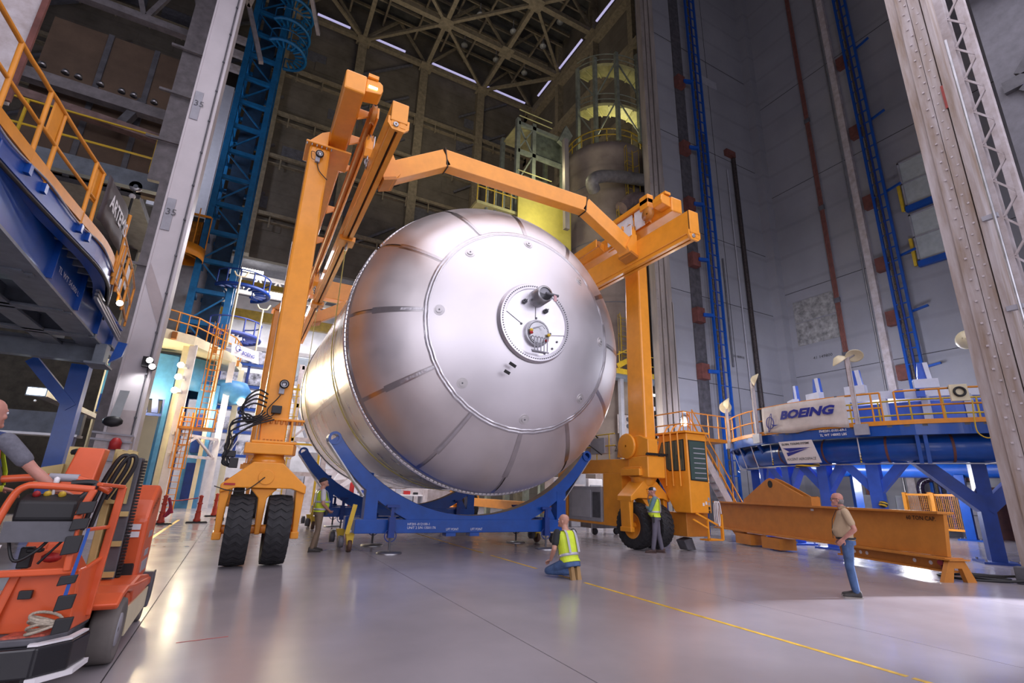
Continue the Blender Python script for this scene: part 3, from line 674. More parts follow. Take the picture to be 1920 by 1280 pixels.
# hook blocks between carrying beams and spreader beams
def hook_block(x, y, s):
    h = g('hook_block', MB().prism([(y - .14, 10.25), (y + .14, 10.25), (y + .14, 9.9), (y + .05, 9.72), (y - .05, 9.72), (y - .14, 9.9)], 'x', x - .10, x + .10), bevel=.015)
    MB().prism([(y - .16, 10.3), (y + .16, 10.3), (y + .16, 9.88), (y + .06, 9.7), (y - .06, 9.7), (y - .16, 9.88)], 'x', x + s * .11 - .012, x + s * .11 + .012).build('side_plate', WHITE, h)
    MB().lathe([(.03, -.07), (.17, -.07), (.13, 0), (.17, .07), (.03, .07)], (x, y, 10.22), 'x', 20).build('sheave', ORANGE_D, h)
    for dy in (-.12, .12): MB().tube([(x, y + dy, 10.2), (x, y + dy, 10.5)], .014, 6).build('wire_rope', STEEL, h)
    for k in range(3):
        z = 9.70 - k * .11; u = V((1, 0, 0)) if k % 2 else V((0, 1, 0))
        MB().tube([V((x, y, z)) + u * (.05 * math.cos(t)) + V((0, 0, .085 * math.sin(t))) for t in [2 * PI * j / 10 for j in range(10)]], .024, 7, closed=True).build('chain_link', STEEL, h)
    return h
for y in (11.5, 21.5):
    hook_block(1.62, y, 1); hook_block(10.42, y, -1)
g('rope_drum_guard', MB().box(10.62, 10.66, 10.9, 12.9, 10.25, 10.78), ORANGE)
for k, (a, b) in enumerate(((11.0, 11.45), (11.58, 12.35), (12.45, 12.9))): g('white_panel', MB().box(10.56, 10.6, a, b, 10.2, 10.86), WHITE, bevel=0)
g('hoist_cover', MB().box(10.48, 10.74, 10.7, 13.0, 10.88, 11.06).box(10.48, 10.74, 10.7, 11.1, 10.7, 11.2))
# rear cross beam tying the carrying beams
g('cross_beam', MB().box(.7, 11.28, 27.0, 27.6, 11.3, 12.3)); g('cross_beam_post', MB().box(.7, 1.2, 27.0, 27.6, 10.8, 11.4).box(10.8, 11.3, 27.0, 27.6, 10.8, 11.4))
# right lower side beam with posts, generator, cab
g('side_beam', MB().prism([(12.1, 2.26), (12.1, 2.72), (16.85, 2.78), (17.25, 2.30)], 'x', 11.25, 11.7))
g('side_beam', MB().box(11.25, 11.7, 17, 26.8, .75, 1.15))
g('side_post', MB().box(11.25, 11.6, 16.55, 17.2, .62, 2.32)); g('side_post', MB().box(11.25, 11.75, 13.35, 14.35, .58, 2.28))
g('side_rail', MB().box(11.3, 11.6, 13.4, 17.2, .58, .68))
g('turret_box', MB().box(11.16, 11.88, 12.0, 12.9, 2.12, 2.78), bevel=.03)
g('turret_skirt', MB().lathe([(.42, 2.14), (.36, 2.0), (.3, 1.9)], (11.52, 12.6, 0), 'z', 24), bevel=0)
b_ = MB()
for k in range(26): b_.cb((11.1 + k * .035, 11.97, 2.82 + (k % 2) * .03), .03, .05, .05)
g('drag_chain', b_, BLACK, bevel=0)
ge = g('generator_box', MB().box(11.28, 11.9, 14.5, 16.5, .66, 1.84), GREY)
MB().box(11.26, 11.285, 15.1, 16.25, .78, 1.72).build('access_door', mat('grey_door_panel', (.40, .40, .44), .45, var=.05), ge)
for k in range(14): MB().box(11.262, 11.285, 14.56 + k * .032, 14.575 + k * .032, .8, 1.65).build('louvre', GREY_D, ge)
g('winch_housing', MB().prism([(12.0, 2.78), (13.5, 2.78), (13.4, 3.25), (12.9, 3.42), (12.4, 3.45), (12.0, 3.3)], 'x', 11.2, 11.62))
g('winch_drum', MB().lathe([(.03, -.05), (.40, -.05), (.42, 0), (.40, .06), (.03, .06)], (11.12, 12.9, 3.12), 'x', 32))
text('2', 'unit_number', PRINT_K, gc, (11.15, 13.5, 2.98), (0, -1, 0), (0, 0, 1), .2, .05)
g('equipment_box', MB().box(11.15, 11.5, 14.1, 14.9, 2.95, 3.5), GREY)
g('hydraulic_tank', MB().lathe([(.02, 0), (.42, 0), (.42, .5), (.02, .5)], (11.5, 15.6, 3.0), 'z', 20), GREY, bevel=0)
rl = MB()
for y in (13.9, 14.6, 15.3, 16.0, 16.7): rl.tube([(11.2, y, 2.75), (11.2, y, 3.6)], .022, 6)
for z in (3.2, 3.6): rl.tube([(11.2, 13.6, z), (11.2, 16.9, z)], .022, 6)
g('deck_rail', rl, YELLOW, bevel=0)
cable([(11.1, 14.2, 2.9), (11.0, 15.2, 3.4), (11.05, 15.9, 3.1), (11.1, 16.4, 3.0)], .02); cable([(11.1, 14.4, 3.5), (11.1, 14.9, 3.75), (11.1, 15.6, 3.5)], .025)
# operator cab
CX0, CX1, CY0, CY1, CZ0, CZ1 = 12.2, 13.08, 11.35, 12.85, 1.12, 3.52
cab = g('cab', MB().prism([(CY0, CZ0), (CY1 - .85, CZ0), (CY1 - .35, 1.9), (CY1, 2.35), (CY1 - .28, 3.36), (CY1 - .3, CZ1), (CY0, CZ1)], 'x', CX0, CX1), bevel=.03)
def window(poly, ax, lo, hi, nm='cab_window'):
    f = MB().prism(poly, ax, lo, hi).build('window_frame', BLACK, cab)
    cy = sum(p[0] for p in poly) / len(poly); cz = sum(p[1] for p in poly) / len(poly)
    MB().prism([(cy + (a - cy) * .93, cz + (b - cz) * .95) for a, b in poly], ax, lo - .006, hi - .004).build('pane', GLASSD, f)
GLASSD = mat('tinted_cab_glass', (.05, .085, .075), .06, 0, var=0, spec=1)
window([(11.47, 2.36), (12.14, 2.36), (12.66, 2.72), (12.42, 3.28), (11.47, 3.33)], 'x', CX0 - .012, CX0 + .01)
window([(12.27, 2.08), (13.0, 2.05), (13.0, 3.3), (12.25, 3.3)], 'y', CY0 - .012, CY0 + .01)
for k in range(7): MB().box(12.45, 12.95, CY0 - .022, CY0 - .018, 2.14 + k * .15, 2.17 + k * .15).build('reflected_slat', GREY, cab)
for y in (11.62, 11.92, 12.22): MB().tube([(12.12, y, 1.9), (12.1, y, 3.5), (12.2, y - .06, 3.72), (12.3, y - .1, 3.8)], .026, 7).build('guard_bar', ORANGE, cab)
MB().box(12.1, 13.15, 11.28, 12.7, 3.52, 3.58).build('cab_roof', ORANGE, cab)
for x, z, m in ((12.74, 1.38, RED), (12.86, 1.42, RED), (12.98, 1.54, GREY), (12.98, 1.40, GREY), (12.98, 1.27, DARK), (12.98, 1.16, DARK)): MB().box(x - .035, x + .035, CY0 - .008, CY0, z - .045, z + .045).build('sticker', m if m != RED else WHITE, cab)
st = MB()
st.bar((12.35, 11.3, 1.12), (13.35, 11.25, .72), .05).bar((12.2, 11.3, .95), (12.75, 11.25, .7), .05).bar((12.75, 11.25, .98), (12.75, 11.25, .38), .05).bar((13.35, 11.25, 1.1), (13.35, 11.25, .36), .07).bar((12.75, 11.25, .40), (13.35, 11.25, .36), .05)
st.box(12.75, 13.35, 11.25, 11.6, .34, .38)
g('cab_step', st, ORANGE, bevel=0)
g('rope_coil', MB().tube([(13.22, 11.2, .95 + .3 * math.sin(t)) if 0 else (13.20 + .06 * math.cos(t), 11.16 + .01 * t, 1.12 + .36 * math.sin(t)) for t in [2 * PI * k / 16 for k in range(48)]], .018, 6), WHITE, bevel=0)
g('fuel_tank', MB().box(12.35, 13.3, 11.7, 12.7, .42, 1.12), ORANGE_D)
g('wheel_chock', MB().prism([(12.4, .3), (12.75, .38), (12.9, .02), (12.55, .02)], 'y', 11.9, 12.25), GREY_D)

# ================================================================ CRADLES
def cradle(y, label, marks):
    t = thing('tank_cradle', label, 'cradle', (TX, y, 0), 'blue saddle cradles under the tank')
    zb0, zb1 = .46, .80
    x0, x1 = 2.77, 9.12
    f = MB().box(x0, x1, y, y + .35, zb0, zb1).build('base_beam', BLUE, t, bevel=.015)
    MB().box(x0, x1, y + 1.3, y + 1.6, zb0, zb1).build('base_beam', BLUE, t, bevel=.015)
    for x in (x0 + .2, 4.4, 7.5, x1 - .2): MB().box(x - .15, x + .15, y + .35, y + 1.3, zb0 + .04, zb1 - .02).build('cross_member', BLUE, t)
    # saddle arc: inner radius about the tank, tapering arms that end in a round eye
    cz, R = 5.62, 4.72; n = 26; inn = []; out = []
    a0, a1 = math.radians(216), math.radians(324)
    for k in range(n + 1):
        a = a0 + (a1 - a0) * k / n; u = abs(2 * k / n - 1)
        th = .30 + .30 * (1 - u) ** 1.3
        inn.append((TX + R * math.cos(a), cz + R * math.sin(a)))
        o = (TX + (R + th) * math.cos(a), cz + (R + th) * math.sin(a)); out.append((o[0], max(o[1], zb0 + .2)))
    sd = MB()
    m = n + 1; vs = []
    for yy in (y + .02, y + .33):
        for p in inn: vs.append((p[0], yy, p[1]))
        for p in out: vs.append((p[0], yy, p[1]))
    fs = []
    for k in range(n):
        fs += [(k, k + 1, m + k + 1, m + k), (2 * m + k, 2 * m + m + k, 2 * m + m + k + 1, 2 * m + k + 1), (k, 2 * m + k, 2 * m + k + 1, k + 1), (m + k, m + k + 1, 3 * m + k + 1, 3 * m + k)]
    fs += [(0, m, 3 * m, 2 * m), (n, 2 * m + n, 3 * m + n, m + n)]
    sd.add(vs, fs)
    s = sd.build('saddle', BLUE, t)
    MB().add([(p[0], yy, p[1] + .006) for yy in (y - .0, y + .36) for p in inn], [(k, k + 1, m + k + 1, m + k) for k in range(n)]).build('saddle_pad', mat('tan_felt_pad', (.42, .33, .25), .9, var=.1), s)
    for a in (a0, a1):
        c = (TX + (R + .15) * math.cos(a), cz + (R + .15) * math.sin(a))
        MB().lathe([(.10, -.02), (.165, -.02), (.165, .36), (.10, .36), (.10, -.02)], (c[0], y, c[1]), 'y', 24, smooth=False).build('arm_eye', BLUE, s)
        MB().bar((c[0] + math.cos(a) * .17, y + .17, c[1] + math.sin(a) * .17), (TX + (R + .52) * math.cos(a + (.32 if a == a0 else -.32)), y + .17, cz + (R + .52) * math.sin(a + (.32 if a == a0 else -.32))), .34, .03, up=(0, 0, 1)).build('arm_edge_plate', STEEL, s)
    for x, s_ in ((x0 + .2, 1), (x1 - .35, -1)):
        MB().box(x, x + .32, y + .01, y + .34, zb1, 1.66 if s_ > 0 else 1.62).build('post', BLUE, t)
        MB().bar((x + .16 - s_ * .1, y + .45, zb1), (x + .16, y + .35, 1.95), .03, .14).build('post_brace', BLUE, t)
        MB().prism([(x - s_ * .0, zb1), (x + s_ * .36, zb1), (x + s_ * .30, 1.3)], 'y', y + .1, y + .2).build('gusset', BLUE, t)
    # screw jacks with round foot plates, castors
    for x, yy in ((3.66, y - .12), (8.30, y - .12), (3.66, y + 1.72), (8.30, y + 1.72)):
        j = MB().cb((x, yy, .62), .16, .16, .5).build('jack_tube', BLUE_D, t)
        MB().tube([(x, yy, .06), (x, yy, .5)], .03, 8).build('jack_screw', GREY_D, j)
        MB().lathe([(.005, .05), (.12, .05), (.30, .035), (.32, .012), (.32, 0)], (x, yy, 0), 'z', 28).build('foot_plate', STEEL, j)
        MB().tube([(x + .15 * math.cos(t_), yy, .42 + .15 * math.sin(t_)) for t_ in [2 * PI * k / 16 for k in range(16)]], .014, 6, closed=True).build('hand_wheel', BLUE_D, j)
        MB().box(x - .04, x + .04, yy - .03, yy + .03, .85, 1.12).box(x - .16, x + .16, yy - .06, yy + .06, 1.1, 1.16).build('jack_handle', BLUE_D, j)
    for x in (x0 - .05, x1 - .12):
        for yy in (y + .3, y + 1.6):
            c = MB().prism([(x - .1, .46), (x + .12, .46), (x + .08, .14), (x - .02, .14)], 'y', yy - .08, yy + .08).build('castor_fork', YELLOW, t)
            MB().lathe([(.02, -.05), (.15, -.05), (.16, 0), (.15, .05), (.02, .05)], (x + .02, yy, .16), 'x', 18).build('castor_wheel', mat('rusty_castor', (.10, .05, .035), .6, var=.3), c)
            MB().lathe([(.02, -.06), (.14, -.06), (.14, .06), (.02, .06)], (x - .2, yy - .02, .26), 'x', 14).build('tow_fitting', GREY_D, c)
        MB().bar((x - .10, y + .1, .45), (x + .03, y + .1, 1.15), .07, .1).build('castor_bracket', YELLOW, t)
    for x in (5.35, 6.05): MB().box(x - .14, x + .14, y - .0, y + .3, zb0 - .09, zb0).build('lift_pocket', BLUE, t)
    if marks:
        text('HF201-012100-1', 'stencil', PRINT_W, t, (4.12, y, .655), (1, 0, 0), (0, 0, 1), .062, .006, width=.60)
        text('UNIT 2 S/N 13501176', 'stencil', PRINT_W, t, (4.12, y, .565), (1, 0, 0), (0, 0, 1), .062, .006, width=.78)
        for x in (5.2, 5.92): text('LIFT POINT', 'stencil', PRINT_W, t, (x, y, .52), (1, 0, 0), (0, 0, 1), .062, .006, width=.36)
    return t
cradle(13.45, 'blue steel cradle with white stencilling under the front of the tank', True)
cradle(20.4, 'blue steel cradle under the far end of the tank', False)

# ================================================================ WALL FITTINGS ON THE RIGHT
def ladder_rail(name, label, p0, p1, x_dir, n0, zmax, cable=True):
    """pair of vertical blue rails with rungs; p0/p1 plan points of the two rails"""
    t = thing(name, label, 'wall ladder', (p0[0], p0[1], 0))
    for p in (p0, p1): MB().bar((p[0], p[1], .3), (p[0], p[1], zmax), .14, .14).build('side_rail', BLUE, t)
    z = 1.0
    while z < zmax: MB().bar((p0[0], p0[1], z), (p1[0], p1[1], z), .07, .07).build('rung', BLUE, t); z += .92
    m = ((p0[0] + p1[0]) / 2, (p0[1] + p1[1]) / 2)
    MB().tube([(m[0], m[1], .5), (m[0], m[1], zmax)], .07, 8).build('riser_pipe', BLUE_D, t)
    MB().tube([(m[0] * .6 + p0[0] * .4, m[1] * .6 + p0[1] * .4, .5), (m[0] * .6 + p0[0] * .4, m[1] * .6 + p0[1] * .4, zmax)], .06, 8).build('cable_chain', mat('brown_chain', (.09, .07, .05), .7, var=.5, scale=14), t)
    return t
BR = mat('red_brown_bracket', (.15, .05, .04), .6, var=.2)
t1 = ladder_rail('wall_ladder', 'tall blue rail ladder on the concrete wall next to the ribbed column', (25.85, 21.05), (26.85, 21.05), 0, 0, 48)
for z in (9.2, 13.0, 17.0, 21.3, 26, 32): MB().box(24.7, 25.4, 21.3, 21.75, z - .5, z + .5).build('bracket_block', BR, t1); MB().bar((25.2, 21.3, z), (25.9, 21.05, z), .22, .22).build('bracket_arm', BLUE, t1)
t2 = ladder_rail('wall_ladder', 'tall blue rail ladder on the far right wall between grey trunking and windows', (33.2, 13.95), (33.2, 13.25), 0, 0, 48)
for z in (5.6, 9.0, 12.4, 16.0, 20.5, 26, 32): MB().box(33.6, 34, 14.15, 14.75, z - .45, z + .45).build('bracket_block', BR, t2); MB().bar((33.4, 13.3, z), (33.3, 12.4, z + .1), .12, .12).build('bracket_arm', BLUE, t2)
tr = thing('cable_trunking', 'grey vertical cable trunking with a thin conduit on the right wall', 'trunking', (33.8, 15.15, 0))
MB().box(33.72, 34, 14.95, 15.35, 0, 48).build('trunk', WSTEEL, tr); MB().tube([(33.7, 15.5, 0), (33.7, 15.5, 48)], .05, 6).build('conduit', STEEL, tr)
PIPE = mat('red_brown_pipe', (.20, .075, .06), .55, var=.15)
pb = thing('pipe_bundle', 'bundle of red-brown conduits running up the right wall beside the peeled patch', 'pipes', (33.8, 17.5, 0))
for k in range(4): MB().tube([(33.8, 17.32 + k * .085, 0), (33.8, 17.32 + k * .085, 48)], .038, 8).build('conduit', PIPE, pb)
for z in (6, 10.6, 14.4, 21.5, 29): MB().box(33.74, 33.86, 17.25, 17.64, z, z + .35).build('clamp', GREY_D, pb)
tag(MB().tube([(30.55, 21.6, 2), (30.5, 21.6, 27.2)], .16, 10).build('chain_hoist_cable', mat('dark_chain', (.035, .025, .025), .6, var=.6, scale=12)), 'thick dark ribbed cable hanging down the concrete wall', 'cable')
cr = thing('cable_anchor', 'grey conduit pair on the concrete wall beside the dark hanging cable', 'conduit', (29.6, 21.7, 0))
MB().tube([(29.75, 21.7, 8), (29.75, 21.7, 26)], .05, 6).build('conduit', GREY, cr); MB().tube([(28.2, 21.7, 10), (28.2, 21.7, 18)], .06, 6).build('conduit', GREY_D, cr); MB().cb((30.2, 21.65, 27.6), 1.0, .3, .5).build('anchor_plate', BR, cr)
tag(MB().box(27.2, 27.6, 21.6, 21.75, 24.5, 28.2).build('control_cabinet', GREY_D), 'dark narrow cabinet high on the concrete wall beside the blue ladder', 'cabinet')
for y, z, s, nm in ((19.4, 11.4, '41 149800', 'wall'), ):
    text(s, 'stencil', PRINT_K, wr, (33.99, 19.7, 10.95), (0, -1, 0), (0, 0, 1), .2, .01, width=1.3)
text('16 180910', 'stencil', PRINT_K, wa, (28.4, 21.79, 10.75), (1, 0, 0), (0, 0, 1), .18, .01, width=1.1)

# ================================================================ RING PLATFORM
RC = (25.0, 10.8)
def rp(r, deg, z): return V((RC[0] + r * math.cos(math.radians(deg)), RC[1] + r * math.sin(math.radians(deg)), z))
def arc(b, r0, r1, z0, z1, a0, a1, n=40):
    """annular block"""
    vs = []
    for i in range(n + 1):
        a = a0 + (a1 - a0) * i / n
        vs += [rp(r0, a, z0), rp(r1, a, z0), rp(r1, a, z1), rp(r0, a, z1)]
    fs = [(i * 4 + j, i * 4 + (j + 1) % 4, i * 4 + 4 + (j + 1) % 4, i * 4 + 4 + j) for i in range(n) for j in range(4)]
    if abs(a1 - a0) < 359: fs += [(0, 1, 2, 3), (n * 4, n * 4 + 3, n * 4 + 2, n * 4 + 1)]
    return b.add(vs, fs)
ring = thing('ring_platform', 'round blue assembly platform with yellow-orange rails on braced legs in the wall corner', 'platform', (RC[0], RC[1], 0))
arc(MB(), 5.2, 7.2, 3.92, 4.0, 0, 360, 96).build('deck', GREY_D, ring)
arc(MB(), 7.08, 7.2, 3.66, 3.99, 0, 360, 120).build('fascia', BLUE, ring)
arc(MB(), 7.17, 7.23, 3.99, 4.13, 0, 360, 120).build('toe_board', RAILP, ring)
MB().tube([rp(6.45, 360 * k / 96, 3.3) for k in range(96)], .44, 20, closed=True).build('ring_tube', BLUE, ring)
for a in (150, 163, 176, 196, 208, 221): MB().lathe([(.445, -.03), (.45, -.03), (.45, .03), (.445, .03)], (0, 0, 0), 'x', 24)
for a in (152, 166, 181, 197, 211, 224):
    p = rp(6.45, a, 3.3); b = MB(); q = math.radians(a); rad = V((math.cos(q), math.sin(q), 0)); tan = V((-math.sin(q), math.cos(q), 0))
    vs = []
    for s in (-.035, .035):
        for k in range(24): vs.append(p + tan * s + (rad * math.cos(2 * PI * k / 24) + V((0, 0, 1)) * math.sin(2 * PI * k / 24)) * .447)
    b.add(vs, [(k, (k + 1) % 24, 24 + (k + 1) % 24, 24 + k) for k in range(24)], True).build('tube_band', BR, ring)
for z in (3.80, 3.74): MB().tube([rp(6.95, 120 + 120 * k / 40, z) for k in range(41)], .025, 6).build('hydraulic_line', STEEL, ring)
MB().tube([rp(6.95, 120 + 120 * k / 40, 2.80) for k in range(41)], .02, 6).build('hydraulic_line', STEEL, ring)
# guard rail, in panels
gates = (198.5, 200.5)
for z in (4.56, 5.05):
    for a0, a1 in ((128, 198), (201, 262)): MB().tube([rp(7.2, a0 + (a1 - a0) * k / 30, z) for k in range(31)], .03, 7).build('guard_rail', RAILP, ring)
for a in (128, 134, 138, 142, 150, 158, 164, 172, 180, 188, 192.5, 196, 198, 201, 210, 220, 230, 240, 250): MB().tube([rp(7.2, a, 4.0), rp(7.2, a, 5.05)], .028, 7).build('rail_post', RAILP, ring)
for a in (212, 206, 188, 222, 160): MB().tube([rp(7.2, a - .35, 5.05), rp(7.2, a + .35, 5.05)], .034, 7).build('black_tape', BLACK, ring)
# inner rail, lit white
for z in (4.5, 5.0): MB().tube([rp(5.6, 130 + 110 * k / 30, z) for k in range(31)], .03, 6).build('inner_rail', YELLOW, ring)
for a in range(150, 240, 9): MB().tube([rp(5.6, a, 4.0), rp(5.6, a, 5.0)], .028, 6).build('inner_post', YELLOW, ring)
WB = mat('ice_white_paint', (.66, .70, .84), .35, var=.05)
arc(MB(), 3.6, 4.6, 5.25, 5.55, 0, 360, 72).build('tool_ring', WB, ring)
arc(MB(), 4.2, 4.5, 4.3, 5.1, 0, 360, 72).build('tool_ring_web', BLUE_L, ring)
arc(MB(), 3.6, 4.6, 4.0, 4.2, 0, 360, 72).build('tool_ring_base', BLUE_L, ring)
for a in range(0, 360, 15): MB().bar(rp(4.55, a, 4.1), rp(4.55, a, 5.3), .16, .2).build('web_stiffener', WB, ring)
fins = thing('tool_fins', None, None) if 0 else None
for (px, py_, h) in ((1450, 760, 0), (1515, 745, 0), (1598, 740, 1), (1765, 720, 0)):
    a = {1450: 142, 1515: 163, 1598: 185, 1765: 212}[px]
    p = rp(4.3, a, 5.55); q = math.radians(a); tan = V((-math.sin(q), math.cos(q), 0)); rad = V((math.cos(q), math.sin(q), 0))
    f = MB().slab([p - tan * .28, p + tan * .2, p + tan * .12 + V((0, 0, .95)), p - tan * .16 + V((0, 0, .95))], rad, .12).build('locator_fin', BLUE_L, ring)
    MB().slab([p + tan * .06 + rad * .12, p + tan * .2 + rad * .12, p + tan * .12 + V((0, 0, .95)) + rad * .12, p - tan * .02 + V((0, 0, .95)) + rad * .12], rad, .05).build('fin_edge', WB, f)
    MB().slab([p - tan * .4 + rad * .1, p + tan * .3 + rad * .1, p + tan * .3 + rad * .1 + V((0, 0, .32)), p - tan * .4 + rad * .1 + V((0, 0, .32))], rad, .25).build('fin_block', WB, f)
for a in (200, 207): MB().slab([rp(4.7, a, 5.2), rp(4.7, a + 3, 5.2), rp(4.7, a + 3, 5.5), rp(4.7, a, 5.5)], rp(1, a, 0) - rp(0, a, 0), .2).build('clamp_block', BLUE_L, ring)
# legs with V braces
def ring_leg(a, m, foot=.32):
    p = rp(6.2, a, 0); q = math.radians(a); rad = V((math.cos(q), math.sin(q), 0))
    MB().bar(p + V((0, 0, .06)), rp(6.25, a, 3.0), .36, .36, up=rad).build('leg', m, ring)
    MB().bar(p + V((0, 0, .03)) - rad * .5, p + V((0, 0, .03)) + rad * .5, .9, .06).build('foot_plate', m, ring)
    b = MB()
    for s in (-1, 1):
        for d in (-1, 1): b.tube([p + rad * .38 * s + V((-rad.y, rad.x, 0)) * .36 * d + V((0, 0, .05)), p + rad * .38 * s + V((-rad.y, rad.x, 0)) * .36 * d + V((0, 0, .12))], .03, 6)
    b.build('anchor_bolts', STEEL, ring)['kind'] = 'stuff'
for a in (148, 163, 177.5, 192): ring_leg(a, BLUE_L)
for a in (216,): ring_leg(a, BLUE_D)  # near leg in darker blue: its unlit side put into the paint
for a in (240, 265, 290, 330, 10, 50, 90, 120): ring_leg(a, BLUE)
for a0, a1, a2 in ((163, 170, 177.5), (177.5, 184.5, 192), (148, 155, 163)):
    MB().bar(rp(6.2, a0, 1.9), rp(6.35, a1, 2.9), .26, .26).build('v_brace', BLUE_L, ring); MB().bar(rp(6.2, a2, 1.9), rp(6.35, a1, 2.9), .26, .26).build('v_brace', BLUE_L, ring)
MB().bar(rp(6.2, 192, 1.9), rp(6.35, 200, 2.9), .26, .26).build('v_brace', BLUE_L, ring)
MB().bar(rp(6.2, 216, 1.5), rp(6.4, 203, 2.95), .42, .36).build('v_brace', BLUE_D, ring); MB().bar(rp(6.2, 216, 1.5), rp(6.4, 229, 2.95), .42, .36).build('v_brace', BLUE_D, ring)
HAZ = bpy.data.materials.new('hazard_stripes'); HAZ.use_nodes = True
def hazard(m):
    nt = m.node_tree; b = nt.nodes['Principled BSDF']; tc = nt.nodes.new('ShaderNodeTexCoord'); mp = nt.nodes.new('ShaderNodeMapping'); mp.inputs['Rotation'].default_value = (.9, .9, .9)
    w = nt.nodes.new('ShaderNodeTexWave'); w.inputs['Scale'].default_value = 3.6; r = nt.nodes.new('ShaderNodeValToRGB'); r.color_ramp.interpolation = 'CONSTANT'
    r.color_ramp.elements[0].color = (.01, .01, .01, 1); r.color_ramp.elements[1].color = (.70, .45, .03, 1); r.color_ramp.elements[1].position = .5
    nt.links.new(tc.outputs['Object'], mp.inputs[0]); nt.links.new(mp.outputs[0], w.inputs['Vector']); nt.links.new(w.outputs['Fac'], r.inputs[0]); nt.links.new(r.outputs[0], b.inputs['Base Color'])
hazard(HAZ)
for a in (163, 192, 152): MB().ball(rp(6.5, a + 1.5, 1.55), .14, 8, (1, 1, .8)).build('hazard_cap', HAZ, ring)
# support brackets on the tube
for a in (204, 205.6): MB().bar(rp(7.0, a, 2.8), rp(7.12, a, 3.9), .1, .1).build('hanger', BLUE, ring)
for a in (143, 157, 173): MB().bar(rp(6.6, a, 3.1), rp(7.1, a + 2, 3.7), .1, .12).build('hanger', BLUE, ring)
for a in (163.5, 191): MB().tube([rp(6.98, a, 3.75), rp(6.95, a, 2.85)], .02, 6).build('drop_rod', WHITE, ring); MB().tube([rp(6.95, a, 3.15), rp(6.95, a, 2.85)], .026, 6).build('hazard_sleeve', HAZ, ring)
MB().tube([rp(7.1, 220, 3.7), rp(6.98, 221, 2.9), rp(6.95, 216, 2.78)], .018, 6).build('drop_rod', WHITE, ring)
for a in (136, 146, 155): MB().tube([rp(7.15, a, 3.7), rp(6.9, a, 2.8), rp(6.9, a + 9, 2.76)], .018, 6).build('drop_rod', WHITE, ring)
# lettering on the fascia (follows the curve closely enough as two flat lines)
def ring_text(s, a, z, h, w, r, m, par, nm='stencil', shear=0, bold=0):
    q = math.radians(a); rad = V((math.cos(q), math.sin(q), 0)); tan = V((-math.sin(q), math.cos(q), 0))
    return text(s, nm, m, par, rp(r, a, z) - tan * w / 2, tan, (0, 0, 1), h, .02, shear, w, bold)
ring_text('FHE201-0101-69-1', 186, 3.88, .085, .86, 7.21, PRINT_W, ring, bold=.02)
ring_text('TL WT 148002 LBS', 186, 3.74, .085, .86, 7.21, PRINT_W, ring, bold=.02)

# big white banner tied to the rail
BANNER = mat('off_white_banner', (.60, .55, .52), .7, var=.08, scale=2.5, bump=.25)
def ring_banner(a0, a1, z0, z1, r, name, label):
    n, k = 26, 6; vs = []; fs = []
    for i in range(n + 1):
        u = i / n; a = a0 + (a1 - a0) * u
        for j in range(k + 1):
            v = j / k; sag = .04 * math.sin(7 * u) * (1 - v); zz = z0 + (z1 - z0) * v + (.05 * math.sin(9 * u + 1) * (1 - v) if j == 0 else 0)
            vs.append(rp(r + .02 * math.sin(11 * u + 3 * v) + .012 * math.sin(23 * u), a, zz))
    for i in range(n):
        for j in range(k): q = i * (k + 1) + j; fs.append((q, q + 1, q + k + 2, q + k + 1))
    m = MB().add(vs, fs, True).build(name, BANNER)
    d = m.modifiers.new('thickness', 'SOLIDIFY'); d.thickness = .006
    return tag(m, label, 'banner')
ban = ring_banner(164.3, 190.3, 4.0, 5.04, 7.27, 'banner', 'large white cloth banner with blue airplane-maker lettering tied to the ring platform rail')
def on_ring(o, r):
    """bend flat lettering onto the ring's curve"""
    off = o.parent.location
    for v in o.data.vertices:
        p = v.co + off; d = V((p.x - RC[0], p.y - RC[1], 0)); d = d.normalized() * r; v.co = V((RC[0] + d.x, RC[1] + d.y, p.z)) - off
bt = ring_text('BOEING', 179.6, 4.47, .33, 2.1, 7.3, PRINT_B, ban, 'lettering', .3, .05); on_ring(bt, 7.305)
def ring_logo(par, a, z, s, r, m):
    q = math.radians(a); tan = V((-math.sin(q), math.cos(q), 0)); o = rp(r, a, z)
    def pt(x, y): return o + tan * x * s + V((0, 0, y * s))
    b = MB()
    b.tube([pt(.34 * math.cos(t), .40 * math.sin(t)) for t in [2 * PI * k / 28 for k in range(28)]], .022 * s * 1.2, 6, closed=True)
    b.tube([pt(.10 * math.cos(t) * 1.0 + .30 * math.sin(t) * .62, .62 * math.sin(t)) for t in [2 * PI * k / 28 for k in range(28)]], .016 * s * 1.2, 6, closed=True)
    b.slab([pt(.10, -.06), pt(.30, -.16), pt(.72, -.22), pt(.26, -.30)], rp(1, a, 0) - rp(0, a, 0), .006)
    return b.build('emblem', m, par)
lg = ring_logo(ban, 167.6, 4.42, .55, 7.315, PRINT_B)
